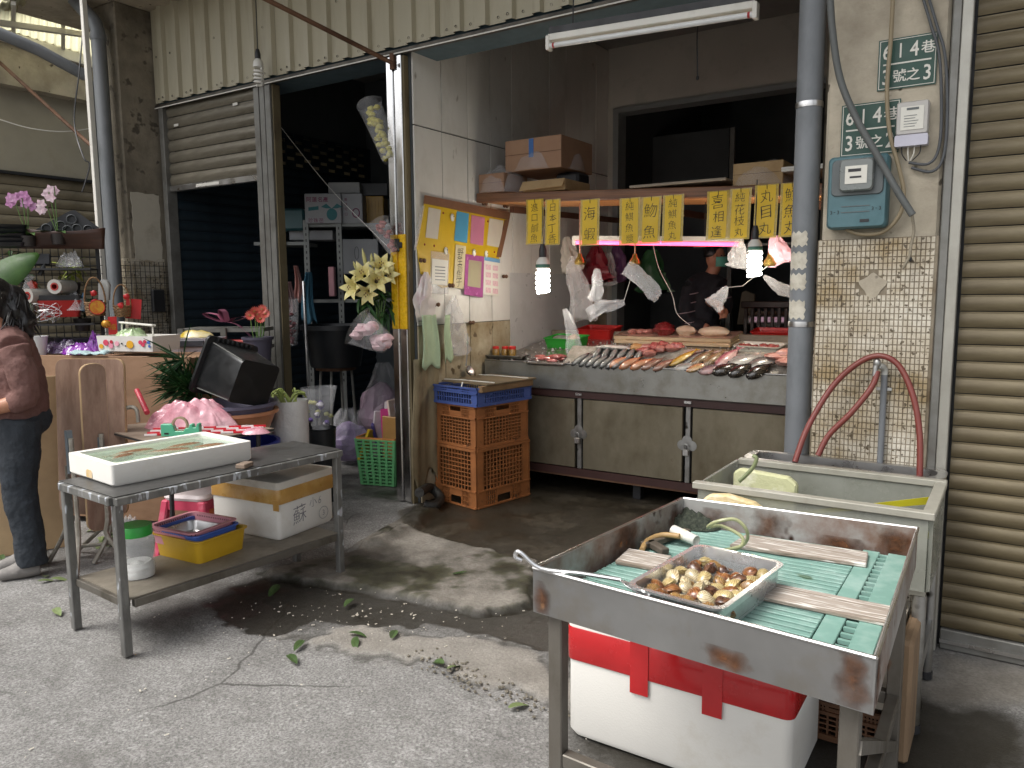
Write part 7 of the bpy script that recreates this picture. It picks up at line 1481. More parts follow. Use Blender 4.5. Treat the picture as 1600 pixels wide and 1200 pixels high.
rrloft([(.27, .30, .03, 0), (.31, .34, .03, .30)], 4, True, False).build('shell', M_BIN, t, smooth=True, solid=.005); rrloft([(.312, .342, .03, .29), (.37, .40, .03, .295), (.37, .40, .03, .315), (.312, .342, .03, .318)], 4, False, False).build('rim', M_BIN, t, smooth=True)
for k in range(8): MB().box(.156, .182, -.14+k*.037, -.13+k*.037, .272, .294).build('rib', M_BIN, t)
for sx in (-1, 1):
    for sy in (-1, 1): MB().bar((sx*.128, sy*.143, .01), (sx*.149, sy*.164, .28), .006, .006).build('edge_wear', mat('edge_grey', '#63635f', .6), t)
# palm fronds beside the panel
U0 = Vector((0, 0, 1)); p = dp(308, 600, 4.85); fp = thing('palm_fronds', 'dark green bushy palm fronds behind the black bin', 'plant', p)
rd = random.Random(8)
for k in range(8):
    fr_ = MB(); c0 = rgt*rd.uniform(-.10,.06)+U0*rd.uniform(-.1,.16)+fwd*rd.uniform(-.05,.12); ax0 = (-rgt*rd.uniform(.1,1.1)+U0*rd.uniform(-.35,.9)-fwd*rd.uniform(.0,.6)).normalized()
    for j in range(30):
        dv = (ax0+Vector((rd.gauss(0,.6), rd.gauss(0,.6), rd.gauss(0,.6)))).normalized(); put(fr_, leaf_mb(rd.uniform(.16,.26), .016, .15, 4, .3), Matrix.Translation(c0) @ Vector((1,0,0)).rotation_difference(dv).to_matrix().to_4x4())
    fr_.build('frond', ML1, fp, smooth=True)
# ---- small rack at the shutter with bow, gerberas, box
p = dp(345, 520, 6.0); yb = 5.9
def fp_(u, v, d=6.0): return dp(u, v, d)
rkz = fp_(350, 512).z; a, b = fp_(292, 512), fp_(415, 508)
t = thing('side_rack', 'small grey two tier rack before the navy shutter', 'rack', ((a+b)/2).xy.to_3d(), math.atan2(b.y-a.y, b.x-a.x)); wl = (b-a).xy.length
for zz in (rkz, rkz-.14, rkz-.5): MB().box(-wl/2, wl/2, -.1, .2, zz-.03, zz).build('shelf', M_GALV, t)
for x in (-wl/2+.0, wl*.0+.02, wl/2): MB().box(x-.02, x+.02, -.13, -.101, 0, rkz+.0).build('post', M_GALV, t)
bwp = fp_(355, 505, 5.95); bo = thing('ribbon_bow', 'big pink paper bow lying on the small grey rack', 'bow', bwp, math.atan2(b.y-a.y, b.x-a.x)); M_BOW = mat('bow_pink', '#b8738c', .55, var=.08)
for k, (x0, x1, hh, tw) in enumerate(((-.02, -.17, .09, .05), (.02, .15, .05, .05), (0, -.05, .12, .06))): MB().grid(12, 3, lambda q, s: (x0+(x1-x0)*math.sin(q*3.14), -.05+s*tw*2, .01+hh*math.sin(q*1.57)*(1-.3*q)*1.2*math.sin(q*3.14)**.3 if 0 < q < 1 else .01)).build('loop', M_BOW, bo, smooth=True)
MB().grid(8, 2, lambda q, s: (.02+.2*q, -.06+s*.05, .01-.16*q*q)).build('ribbon_tail', M_BOW, bo, smooth=True)
for k, (u, v, w_, h, c, l) in enumerate(((330, 523, .26, .05, '#c9c0b0', 'pile of white paper packets on the lower rack tier'), (370, 522, .22, .05, '#a82a2a', 'pile of red packets on the lower rack tier'))): o = MB().box(-w_/2, w_/2, -.06, .08, 0, h).build('packet', mat('pack%d' % k, c, .5, var=.15, c2='#b09a40' if k == 0 else '#c8a890', c2amt=.3, c2scale=12), bevel=.01, centre=False); o.location = fp_(u, v+5, 5.92); o.rotation_euler = (0, 0, math.atan2(b.y-a.y, b.x-a.x)); o.location.z = rkz-.139; tag(o, l, 'packet')
sb = fp_(312, 562, 5.6); t = thing('storage_box', 'milky storage box with a dark handle under a yellow packet', 'box', sb+Vector((0, 0, 0)), yawv); rrloft([(.29, .22, .02, 0), (.33, .25, .02, .16)], 3, True, True).build('tub', mat('milky', '#a9a2a8', .35, var=.05, alpha=.9), t, smooth=True); MB().box(-.1, .09, -.135, -.122, .10, .15).build('handle', mat('handle_dark', '#3a3a40', .4), t, bevel=.006)
o = heap_mb(.26, .14, .055, seed=92, n=14, amp=.2, fine=.06).build('snack_packet', mat('packet_yellow', '#d0b23a', .3, var=.1, c2='#e0dac0', c2amt=.45, c2scale=8, coat=.4), smooth=True, centre=False); o.location = sb+Vector((-.02, 0, .162)); o.rotation_euler = (0, 0, yawv); tag(o, 'yellow and white packet lying on the storage box', 'packet')
gb = fp_(405, 585, 5.75); t = thing('gerbera_bucket', 'purple grey bucket of coral gerberas beside the channel post', 'flowers', gb); MB().lathe([(0, 0), (.075, 0), (.105, .26), (.115, .26), (.115, .28), (.098, .28), (.07, .01), (0, .01)], 22).build('bucket', plastic('bucket_plum', '#4a4654', .4), t, smooth=True)
M_GERB = mat('petal_coral', '#cc5a4c', .5, var=.12, c2='#d98272', c2amt=.35, c2scale=30)
for k, (u, v) in enumerate(((391, 493), (410, 484), (402, 492), (407, 498), (414, 490), (398, 487))):
    e = fp_(u, v, 5.7)-gb; g = MB(); MB().tube(catmull([(e.x*.2, e.y*.2, .2), (e.x*.7, e.y*.8, e.z*.7), e], 4), .0035, 5).build('stem', M_STEM, t)
    fdir = Vector((CAM-fp_(u, v, 5.7))).normalized(); fdir = (fdir+Vector((random.uniform(-.4,.4), random.uniform(-.4,.4), .3))).normalized(); mt4 = Matrix.Translation(e) @ fdir.to_track_quat('Z', 'Y').to_matrix().to_4x4()
    for s in range(16): put(g, leaf_mb(.042, .014, .0, 3, .1), mt4 @ Matrix.Rotation(s*6.283/16, 4, 'Z') @ Matrix.Rotation(R(-22), 4, 'Y'))
    fl = g.build('petals', M_GERB, t, smooth=True); MB().blob(e+fdir*.004, (.011, .011, .008), 10, 6).build('heart', mat('heart_yellow', '#8f7a3a', .8), t, smooth=True)
# wire grid hung on the column
gw = thing('wire_mesh', 'dark wire mesh hung on the column foot', 'mesh', (CXr+.02, 4.0, 0)); za, zb_ = gx(200, 408, CXr+.05).z, gx(230, 540, CXr+.05).z; ya, yb2 = gx(190, 450, CXr+.05).y, gx(272, 450, CXr+.05).y
for i in range(12): y = ya+(yb2-ya)*i/11; MB().box(CXr+.048, CXr+.052, y-.002, y+.002, zb_, za).build('wire', M_BLACK, gw, w=True)
z = zb_
while z < za: MB().box(CXr+.053, CXr+.056, ya, yb2, z-.002, z+.002).build('wire', M_BLACK, gw, w=True); z += .05
p = gx(245, 470, CXr+.06); o = MB().box(CXr+.06, CXr+.10, p.y-.06, p.y+.06, p.z-.1, p.z+.1).build('switch_box', M_BLACK, bevel=.008); tag(o, 'small dark box fixed on the wire mesh panel', 'box')
# ================================================================== INSIDE THE FLOWER SHOP
DI = 7.3
M_ANG = mat('slotted_angle', '#7d7f7c', .5, metal=.3, var=.12)
def ip(u, v, d=DI): return dp(u, v, d)
o0, o1 = ip(482, 470), ip(533, 470)
sh_ = thing('steel_shelving', 'grey slotted steel shelving stacked with boxes inside the flower shop', 'shelving', o0.xy.to_3d(), yawv); sw = (o1-o0).length
for x, ztp in ((0, ip(482, 345).z), (sw, ip(530, 345).z), (-.22, ip(468, 372).z)):
    u_ = MB().box(x-.025, x+.025, 0, .025, 0, ztp).build('upright', M_ANG, sh_)
    mb = MB(); z = .7
    while z < ztp-.05: mb.box(x-.006, x+.006, -.0015, -.0002, z, z+.025); z += .055
    mb.build('slot', M_BLACK, u_, kind='stuff')
for v, x0, x1 in ((350, -.02, 1.0), (468, -.02, 1.0), (378, -.5, .0)): z = ip(500, v).z; MB().box(x0, x1, .026, .42, z-.03, z).build('shelf', M_ANG, sh_)
def ibox(name, label, cat, u0, u1, v0, v1, d, dep, m, bev=.006):
    a, b = ip(u0, v1, d), ip(u1, v1, d); h = ip(u0, v0, d).z-a.z; w_ = (b-a).length; c = (a+b)/2; t = thing(name, label, cat, c, yawv); MB().box(-w_/2, w_/2, 0, dep, 0, h).build('body', m, t, bevel=bev); return t, w_, h
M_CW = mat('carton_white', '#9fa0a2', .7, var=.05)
t, w_, h = ibox('fruit_carton', 'white fruit carton printed 阿蓮名產 with a green date fruit on the shelving', 'carton', 477, 534, 303, 349, 7.2, .3, M_CW)
M_PRP = mat('print_purple', '#7a2550', .6); M_PGR = mat('print_teal', '#2f6f74', .6); fr = lambda x_, y_: (x_, -.0012, y_)
write(MB(), '阿蓮名產', fr, .05, -w_*.38, h*.80, .052, off=.01).build('title', M_PRP, t); write(MB(), '珍珠芭', fr, .045, -w_*.35, h*.10, .05).build('subtitle', M_PRP, t)
MB().prism([(w_*.24+.05*math.cos(a), h*.30+.055*math.sin(a)) for a in np.linspace(0, 6.28, 18)[:-1]], 0, .001, lambda x_, y_, q: (x_, -.0005-q, y_)).build('fruit_print', M_PGR, t)
for s in (-1, 1): MB().prism([(w_*.24, h*.5), (w_*.24+s*.05, h*.66), (w_*.24+s*.1, h*.55), (w_*.24+s*.05, h*.5)][::s], 0, .001, lambda x_, y_, q: (x_, -.0005-q, y_)).build('leaf_print', M_PGR, t)
MB().prism([(-w_*.40, h*.42), (-w_*.12, h*.46), (-w_*.12, h*.58), (-w_*.40, h*.54)], 0, .001, lambda x_, y_, q: (x_, -.0005-q, y_)).build('wave_print', M_PGR, t)
t2, w2, h2_ = ibox('fruit_carton', 'end of the white fruit carton with a red ring print', 'carton', 535, 567, 303, 349, 7.25, .3, M_CW); write(MB(), '美味可口', fr, .032, -w2*.3, h2_*.8, .045, vertical=True).build('title', M_PRP, t2); MB().tube([(w2*.18+.032*math.cos(a), -.002, h2_*.35+.04*math.sin(a)) for a in np.linspace(0, 6.28, 20)[:-1]], .005, 5, closed=True).build('ring_print', M_PRP, t2)
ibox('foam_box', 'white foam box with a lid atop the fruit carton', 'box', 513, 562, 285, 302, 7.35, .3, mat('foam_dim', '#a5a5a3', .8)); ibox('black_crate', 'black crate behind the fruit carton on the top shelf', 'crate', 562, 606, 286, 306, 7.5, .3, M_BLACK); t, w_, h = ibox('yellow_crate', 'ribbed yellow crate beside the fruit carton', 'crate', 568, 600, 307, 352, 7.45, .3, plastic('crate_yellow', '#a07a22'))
for k in range(6): MB().box(-w_/2+k*w_/6+.01, -w_/2+k*w_/6+.02, -.006, -.0005, .01, h-.01).build('rib', plastic('crate_yellow'), t)
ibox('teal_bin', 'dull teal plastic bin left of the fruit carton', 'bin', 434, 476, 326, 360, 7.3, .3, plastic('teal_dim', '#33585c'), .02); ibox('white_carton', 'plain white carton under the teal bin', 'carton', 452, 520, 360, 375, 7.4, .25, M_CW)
t, w_, h = ibox('white_carton', 'upright white carton on the middle shelf with an oval mark', 'carton', 534, 592, 374, 428, 7.4, .3, M_CW); MB().tube([(-w_*.08+.02*math.cos(a), -.002, h*.6+.06*math.sin(a)) for a in np.linspace(0, 6.28, 16)[:-1]], .003, 5, closed=True).build('oval_print', MATS['meter_grey'], t)
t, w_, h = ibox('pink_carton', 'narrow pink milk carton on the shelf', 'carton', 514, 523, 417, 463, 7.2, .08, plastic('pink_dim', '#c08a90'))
for u, v0, v1, w_, c, l in ((463, 415, 470, .09, '#b08078', 'salmon towel hanging on the shelving'), (480, 425, 505, .14, '#3a6478', 'blue towel hanging on the shelving'), (452, 440, 490, .11, '#8a7070', 'dusky net bag hanging beside the towels')):
    a = ip(u, v0, 7.0); b = ip(u, v1, 7.0); o = drape_mb(w_, a.z-b.z, 2, .015, seed=u, spread=.6, rag=.06).build('towel', mat('cloth'+c[1:], c, .95, var=.12, bump=.3, bscale=80), smooth=True, solid=.004, centre=False); o.location = a; o.rotation_euler = (0, 0, yawv); tag(o, l, 'towel')
# black laundry-like basket on a stool
p = ip(525, 572, 6.9); t = thing('black_basket', 'large round black basket set on a stool inside the flower shop', 'basket', p); MB().lathe([(0, 0), (.22, 0), (.28, .33), (.30, .33), (.30, .37), (.275, .37), (.21, .01), (0, .01)], 28).build('body', plastic('basket_black', '#15171a', .4), t, smooth=True)
t = thing('stool', 'thin legged stool under the black basket', 'stool', (p.x, p.y, 0)); MB().lathe([(0, p.z-.03), (.18, p.z-.03), (.18, p.z-.002), (0, p.z-.002)], 20).build('seat', M_RUST, t)
for k in range(4): a = k*1.57+.5; MB().tube([(.14*math.cos(a), .14*math.sin(a), p.z-.031), (.19*math.cos(a), .19*math.sin(a), 0)], .012, 8).build('leg', M_GALV, t)
# vacuum-like pole and bucket of lisianthus
a, b = ip(474, 440, 6.7), ip(484, 640, 6.5); tag(MB().tube([a, b], .013, 8).build('metal_pole', M_STEEL), 'thin metal pole standing in the flower shop opening', 'pole')
p = dp(505, 735, 5.75); p.z = 0; t = thing('flower_bucket', 'black bucket with a sleeve of purple and cream flowers', 'flowers', p); zb = zat(p.x, p.y, 668); MB().lathe([(0, 0), (.08, 0), (.105, zb), (.11, zb), (.1, zb-.02), (0, .05)], 20).build('bucket', plastic('basket_black'), t, smooth=True)
MB().lathe([(.05, zb-.05), (.09, zb+.12), (.13, zb+.30)], 18, wob=.12).build('sleeve', FILM, t, smooth=True)
for k in range(18): MB().blob((random.uniform(-.08,.08), random.uniform(-.08,.04), zb+random.uniform(.0,.2)), (.02, .02, .016), 8, 6, jit=.3, seed=k).build('bloom', mat(('bloom_purple', 'bloom_cream', 'bloom_white')[k % 3], ('#5a4488', '#b8b67a', '#cfcad2')[k % 3], .6, var=.15), t, smooth=True)
# white sack of stems
p = dp(455, 720, 5.3); p.z = .18; zt_s = zat(p.x, p.y, 625); t = thing('white_sack', 'white woven sack of cut green stems beside the tub stack', 'sack', p, yawv); hh = zt_s-p.z
MB().lathe([(0, 0), (.12, 0), (.125, .05), (.12, hh*.5), (.128, hh*.95), (.122, hh)], 26, wob=.05).build('sack', mat('woven_white', '#c9c7c4', .6, var=.06, scale=8, bump=.8, bscale=22), t, smooth=True)
for k in range(16): a = random.uniform(0, 6); MB().tube(catmull([(.05*math.cos(a), .05*math.sin(a), hh-.05), (.07*math.cos(a+1), .07*math.sin(a+1), hh+.05+random.uniform(-.02,.03)), (.12*math.cos(a+1.4), .1*math.sin(a+1.4), hh+random.uniform(.0,.06))], 4), .006, 5).build('stem', leafmat('stem_pale', '#8f9c58', '#a9b070'), t)
tag(MB().box(p.x-.15, p.x+.15, p.y-.15, p.y+.15, 0, .178).build('low_crate', M_BLACK, bevel=.01), 'low black crate under the white sack', 'crate')
# purple tissue bags and clear bags
M_LIL = mat('tissue_lilac', '#9583a8', .5, var=.2, scale=8, c2='#b9aac6', c2amt=.4, c2scale=7, bump=.5, bscale=16)
for k, (u, v, d, w_, h, l) in enumerate(((548, 724, 5.55, .42, .46, 'clear bag stuffed with lilac tissue on the floor'), (596, 700, 5.9, .55, .78, 'tall clear bag of pale pink wrapping behind the green basket'))):
    p = gz(u, v); t = thing('wrapping_bag', l, 'bag', p, yawv); MB().blob((0, 0, h*.42), (w_*.43, w_*.36, h*.40), 18, 12, jit=.25, seed=k+3).build('tissue', M_LIL if k == 0 else mat('tissue_pink', '#a98fa2', .5, var=.2, c2='#cdb8c4', c2amt=.4, bump=.5, bscale=16), t, smooth=False)
    o = pouch_mb(h*1.1, .1, w_*1.05, w_*.9, 6, k+50, 24, 12).build('film', FILM, t, smooth=True); o.location = (0, 0, h*1.1)
# green basket with papers
p0 = gz(592, 757); gbk = thing('green_basket', 'tall mint green plastic basket filled with wrapping paper by the steel pole', 'basket', (p0.x-.02, p0.y+.10, 0), yawv-R(18)); gw_, gd_, gh = .34, .30, zat(p0.x, p0.y+.02, 684); M_GRN = plastic('mint_basket', '#5fa06a', .45)
def gside(L0_, L1_):
    mb = MB(); n = 11
    for i in range(9):
        t0 = (i+.5)/9; 
    def X(s, t): return s*(L0_+(L1_-L0_)*t)/2
    rows = 13
    for r_ in range(rows+1):
        t0 = .02+.96*r_/rows; z = gh*t0; mb.box(-X(1, t0), X(1, t0), -.003, .003, z-.006, z+.006)
    for c_ in range(6):
        s = -1+2*c_/5; mb.add([(X(s, 0)-.011, -.0035, 0), (X(s, 0)+.011, -.0035, 0), (X(s, 1)+.011, -.0035, gh), (X(s, 1)-.011, -.0035, gh), (X(s, 0)-.011, .0035, 0), (X(s, 0)+.011, .0035, 0), (X(s, 1)+.011, .0035, gh), (X(s, 1)-.011, .0035, gh)], [(0,1,2,3),(7,6,5,4),(0,4,5,1),(1,5,6,2),(2,6,7,3),(3,7,4,0)])
    return mb
for k in range(4):
    L0_, L1_ = (gw_*.8, gw_) if k % 2 == 0 else (gd_*.8, gd_); o = gside(L0_, L1_).build('side', M_GRN, gbk); off0 = (gd_ if k % 2 == 0 else gw_)*.45; an = k*R(90); o.location = (off0*math.sin(an), -off0*math.cos(an), 0); o.rotation_euler = (R(4.5)*(1), 0, an); o.rotation_mode = 'XYZ'
rrloft([(gw_*1.0, gd_*1.0, .02, gh-.01), (gw_*1.06, gd_*1.06, .02, gh-.008), (gw_*1.06, gd_*1.06, .02, gh+.012), (gw_*.99, gd_*.99, .02, gh+.012)], 3, False, False).build('rim', plastic('rim_orange', '#b87a44'), gbk, smooth=True); MB().box(-gw_*.4, gw_*.4, -gd_*.4, gd_*.4, .003, .01).build('base', M_GRN, gbk)
for k, (x, y, w_, h, c, tl) in enumerate(((.07, -.02, .14, .17, '#a9804c', .1), (.02, .03, .1, .22, '#c0307a', -.05), (-.06, .05, .14, .2, '#a89ab0', .12), (.1, .08, .16, .30, '#c0907a', -.1), (-.1, -.06, .12, .06, '#b89a20', .3), (-.08, .0, .08, .10, '#3a3470', -.2), (.0, .1, .2, .26, '#b9a2ba', .05))):
    o = MB().box(-w_/2, w_/2, -.012, .012, -.2, h).build('paper_roll', mat('paper%d' % k, c, .4, var=.1, c2='#d8d0c8' if k in (2, 3, 6) else None, coat=.3 if k == 4 else 0), gbk, bevel=.004); o.location = (x, y, gh); o.rotation_euler = (tl, tl*.7, k*.4)
# ---- lilies, bouquets by the pole
lp = dp(590, 500, 5.6); li = thing('lily_bouquet', 'bunch of large pale yellow lilies with dark leaves by the steel pole', 'flowers', lp); M_LILY = mat('petal_lily', '#d6cb8e', .45, var=.1, c2='#b9a83e', c2amt=.33, c2scale=14, sss=.1); M_BUD = mat('lily_bud', '#c2bc7c', .5, var=.1, c2='#8f9a50', c2amt=.35)
def lily(t, e, dirv, s=1, open_=1.0):
    mt4 = Matrix.Translation(e) @ dirv.to_track_quat('Z', 'Y').to_matrix().to_4x4(); g = MB()
    for k in range(6):
        def f(a, b, k=k): 
            r_ = .012+.065*s*(a**1.5)*open_+.02*s*max(0, a-.7)*3*open_; z = .10*s*a-.09*s*max(0, a-.72)**1.2*open_; wd = .055*s*math.sin(math.pi*min(1, a*.9+.08))*(b-.5)*2*.5; return tuple(mt4 @ Matrix.Rotation(k*R(60), 4, 'Z') @ Vector((r_, wd, z-.1*abs(b-.5)*.02)))
        g.grid(8, 2, f)
    g.build('lily_flower', M_LILY, t, smooth=True)
    for k in range(4): q = mt4 @ Vector((.012*math.cos(k*1.5), .012*math.sin(k*1.5), .085*s)); MB().blob(q, (.004, .004, .007), 6, 4).build('anther', M_RUST, t)
TOC = (CAM-lp).normalized()
for k, (u, v, dx, s) in enumerate(((588, 440, (0.1, 0, .1), 1.15), (570, 432, (-.3, 0, .3), 1.0), (560, 450, (-.7, 0, 0), 1.1), (595, 420, (.1, 0, .5), 1.0), (578, 455, (-.4, 0, -.3), .95), (603, 432, (.5, 0, .3), .9))): lily(li, dp(u, v, 5.5)-lp, (TOC+Vector(dx)).normalized(), s)
for k, (u0, v0, u1, v1) in enumerate(((574, 425, 566, 388), (583, 420, 580, 396), (562, 430, 552, 408), (600, 420, 600, 402), (611, 425, 612, 398), (608, 440, 616, 418))): a, b = dp(u0, v0, 5.55)-lp, dp(u1, v1, 5.5)-lp; MB().tube([a, a*.6+b*.4, a*.25+b*.75, b], [.006, .014, .012, .002], 8).build('bud', M_BUD, li, smooth=True)
rd = random.Random(4)
for k in range(60):
    a = dp(585+rd.uniform(-22,25), 462+rd.uniform(-10,35), 5.6+rd.uniform(-.1,.12))-lp; o = leaf_mb(rd.uniform(.12,.2), .026, rd.uniform(.2,.7), 5).build('leaf', ML3, li, smooth=True); o.location = a; o.rotation_euler = (rd.uniform(-.5,.5), rd.uniform(-.6,.9), rd.uniform(0, 6.28))
for k in range(6): a = dp(585+k*4, 455, 5.6)-lp; MB().tube([a, (rd.uniform(-.03,.03), 0, -.12)], .005, 5).build('stem', M_STEM, li)
def wrapped(label, ps, r, m, n=20, seed=0, size=.018, d=4.95):
    """bouquet sleeve between two photo points"""
    a, b = [dp(u, v, d) for u, v in ps]; t = thing('wrapped_bouquet', label, 'bouquet', a); v = b-a; q = Vector((0, 0, 1)).rotation_difference(v.normalized()).to_matrix(); rd = random.Random(seed)
    for k in range(n):
        s = rd.random(); an = rd.uniform(0, 6.28); rr_ = r[0]+(r[1]-r[0])*s; p = q @ Vector((rr_*.75*rd.random()*math.cos(an), rr_*.45*math.sin(an)*rd.random(), v.length*(.06+.88*s))); MB().blob(p, (size*rd.uniform(.8,1.2), size, size*.7), 8, 6, jit=.35, seed=k).build('bloom', m, t, smooth=True)
    o = MB().lathe([(r[0], 0), (r[0]*.6+r[1]*.4, v.length*.4), (r[1], v.length), (r[1]*1.15, v.length*1.06)], 18, wob=.10).build('sleeve', FILM, t, smooth=True); o.rotation_euler = q.to_euler(); return t
wrapped('long sleeve of small yellow chrysanthemums slanting from the pole', ((612, 250), (578, 165)), (.07, .085), mat('mum_yellow', '#b5ab4a', .6, var=.15, c2='#d2cd84', c2amt=.4, c2scale=40), 34, 1, .026, 5.45)
wrapped('sleeve of red and pink carnations tucked behind the pole', ((616, 395), (592, 348)), (.04, .075), mat('mum_red', '#8e3a34', .6, var=.2, c2='#b8837a', c2amt=.4, c2scale=40), 22, 2, .02, 5.45)
wrapped('clear sleeve of pale pink peonies below the lilies', ((606, 540), (560, 510)), (.07, .13), mat('peony', '#cfa9ae', .55, var=.12, c2='#e0cfd0', c2amt=.4, c2scale=20), 12, 3, .05, 5.35)
wrapped('dark red foliage bouquet hanging behind the channel post', ((455, 540), (450, 470)), (.05, .09), mat('mum_dark', '#6a1f2a', .5, var=.3, c2='#a84858', c2amt=.3), 22, 4, .022, 6.6)
# ================================================================== BULLETIN BOARD AND THINGS ON THE BOARD WALL
BX = WX+.012
def wq(u, v, d=0): p = gx(u, v, BX+d); return (p.y, p.z)
def wpoly(ps, d, th, nm, m, parent): return MB().prism([wq(*p) for p in ps][::-1], 0, th, lambda y_, z_, h_: (BX+d+h_, y_, z_)).build(nm, m, parent, w=True)
bb = thing('notice_board', 'slanted yellow notice board with a brown top strip and paper cards', 'board', gx(720, 440, BX)); M_YB = mat('board_yellow', '#c9a61e', .5, var=.06)
wpoly(((664,308),(795,333),(779,402),(772,440),(690,450),(657,428),(650,385)), .001, .006, 'panel', M_YB, bb)
wpoly(((662,305),(796,332),(794,344),(660,318)), .008, .004, 'top_strip', mat('strip_brown', '#7a5640', .55), bb); wpoly(((787,344),(794,344),(781,402),(774,402)), .008, .004, 'side_strip', mat('strip_brown'), bb); wpoly(((656,322),(662,322),(650,385),(645,392)), .008, .003, 'film_edge', FILMW, bb)
for ps, c, nm in ((((668,324),(687,328),(682,374),(663,371)), '#c6bfb2', 'white'), (((712,330),(731,334),(728,380),(708,376)), '#4a93b5', 'blue'), (((735,336),(756,340),(753,384),(733,380)), '#c07a94', 'pink'), (((763,341),(785,345),(780,387),(759,383)), '#c9c3b4', 'cream')): wpoly(ps, .0095, .002, 'card', mat('card_'+nm, c, .5, var=.04), bb)
for u, v in ((704,340), (694,392), (738,395), (757,397)):
    y, z = wq(u, v); MB().blob((BX+.018, y, z), (.008, .022, .028), 10, 8).build('white_clip', M_WHT, bb, w=True, smooth=True); MB().blob((BX+.027, y+.006, z+.006), (.003, .004, .004), 6, 4).build('clip_mark', M_INK, bb, w=True)
for u, v in ((691,333), (662,382), (677,384), (771,394), (761,346)): y, z = wq(u, v); MB().blob((BX+.009, y, z), (.006, .007, .009), 8, 5).build('red_pin', plastic('pin_red', '#8e1f1c'), bb, w=True)
t = thing('paper_pouch', 'clear pouch with a plain white sheet hanging below the notice board', 'pouch', gx(686, 450, BX)); wpoly(((671,392),(700,396),(698,460),(670,458)), .012, .002, 'sleeve', FILMW, t); wpoly(((673,404),(698,407),(696,446),(672,444)), .0145, .001, 'sheet', M_WHT, t)
for k in range(5): wpoly(((677,416+k*5),(693,417+k*5),(693,418.6+k*5),(677,417.6+k*5)), .0158, .0006, 'print', MATS['meter_grey'], t)
t = thing('paper_sign', 'cream vertical paper sign reading 野生烏魚子', 'sign', gx(717, 450, BX)); wpoly(((710,382),(726,385),(722,452),(706,449)), .0125, .001, 'paper', mat('paper_cream', '#c8bc98', .7, var=.05), t)
(y0, z0), (y1, z1) = wq(717.5, 390), wq(714.5, 446); sd_y = wq(726, 410)[0]-wq(710, 410)[0]
for i, ch in enumerate('野生烏魚子'): write(MB(), ch, lambda x_, y_: (BX+.0142, y0+(y1-y0)*(-y_)/(z0-z1)+x_, z0+y_), sd_y*.62, 0, -.028-i*(z0-z1)/5.0, 1, True, .5, -.01, .05).build('character', M_INK, t, w=True)
t = thing('pink_pouch', 'pink foil pouch with a clear window below the board', 'pouch', gx(738, 463, BX)); wpoly(((725,397),(754,401),(752,465),(723,460)), .012, .003, 'foil', mat('foil_pink', '#b864a0', .2, metal=.3, var=.15, scale=14, bump=.4, bscale=20), t); wpoly(((730,406),(750,409),(748,450),(728,447)), .0155, .001, 'window', mat('window_cream', '#a8a084', .2, var=.1, coat=.5), t)
t = thing('calendar_sheet', 'small calendar sheet printed in pink and blue beside the pink pouch', 'calendar', gx(766, 462, BX)); wpoly(((755,401),(779,405),(777,463),(753,460)), .011, .0015, 'sheet', M_WHT, t); wpoly(((755,401),(779,405),(779,411),(755,407)), .0127, .0008, 'header', mat('print_blue', '#6a9ac0', .6), t)
for r_ in range(4):
    for c_ in range(2): u, v = 757+c_*11, 413+r_*12+c_*1.5; wpoly(((u,v),(u+8,v+1.2),(u+8,v+9),(u,v+8)), .0127, .0006, 'month', mat('print_palepink', '#cfaab0', .6, var=.2, scale=60), t)
def hook(label, u, v):
    y, z = wq(u, v); t = thing('wall_hook', label, 'hook', (BX, y, z)); 
    for s in (-1, 1): MB().blob((BX+.014, y+s*.020, z), (.012, .018, .016), 10, 7).build('knob', M_RUST, t, w=True, smooth=True)
for k, (u, v, l) in enumerate(((658, 407, 'dark wooden hook at the left foot of the notice board'), (703, 446, 'dark wooden hook beside the vertical paper sign'), (680, 476, 'dark wooden hook above the green towel'), (735, 504, 'dark wooden hook right of the white bag'), (787, 432, 'dark wooden hook on the edge of the pale metal sheet'), (755, 318, 'dark wooden hook just under the shelf end'), (788, 322, 'dark wooden hook above the board corner near the sign'))): hook(l, u, v)
def hang(name, label, cat, u, v0, v1, w_, m, seed, folds=3, kind='drape', th=.003, dx=.03, rag=.05, spread=.5):
    a, b = gx(u, v0, BX+dx), gx(u, v1, BX+dx)
    mb = drape_mb(w_, a.z-b.z, folds, .015, seed=seed, spread=spread, rag=rag) if kind == 'drape' else pouch_mb(a.z-b.z, .03, w_, .06, 4, seed)
    o = mb.build(name, m, smooth=True, solid=th if kind == 'drape' else 0, centre=False); o.location = a; o.rotation_euler = (0, 0, R(90)); return tag(o, label, cat)
hang('carrier_bag', 'white carrier bag with faint pink print hanging under the board', 'bag', 664, 425, 500, .22, mat('bag_white_pink', '#cfc6c2', .5, var=.05, c2='#c58a98', c2amt=.3, c2scale=9), 3, kind='bag')
hang('green_towel', 'pale green towel draped over a wall hook', 'towel', 671, 492, 574, .22, mat('towel_green', '#a9bc9c', .95, var=.08, bump=.4, bscale=90), 5, folds=.8, spread=.15, dx=.06); hang('green_towel', 'shorter end of the pale green towel beside the white bag', 'towel', 699, 492, 564, .12, mat('towel_green'), 6, folds=.6, spread=.1, dx=.06); hang('carrier_bag', 'thin white plastic bag hanging in a triangle beside the towel', 'bag', 712, 462, 553, .30, FILMW, 7, kind='bag')
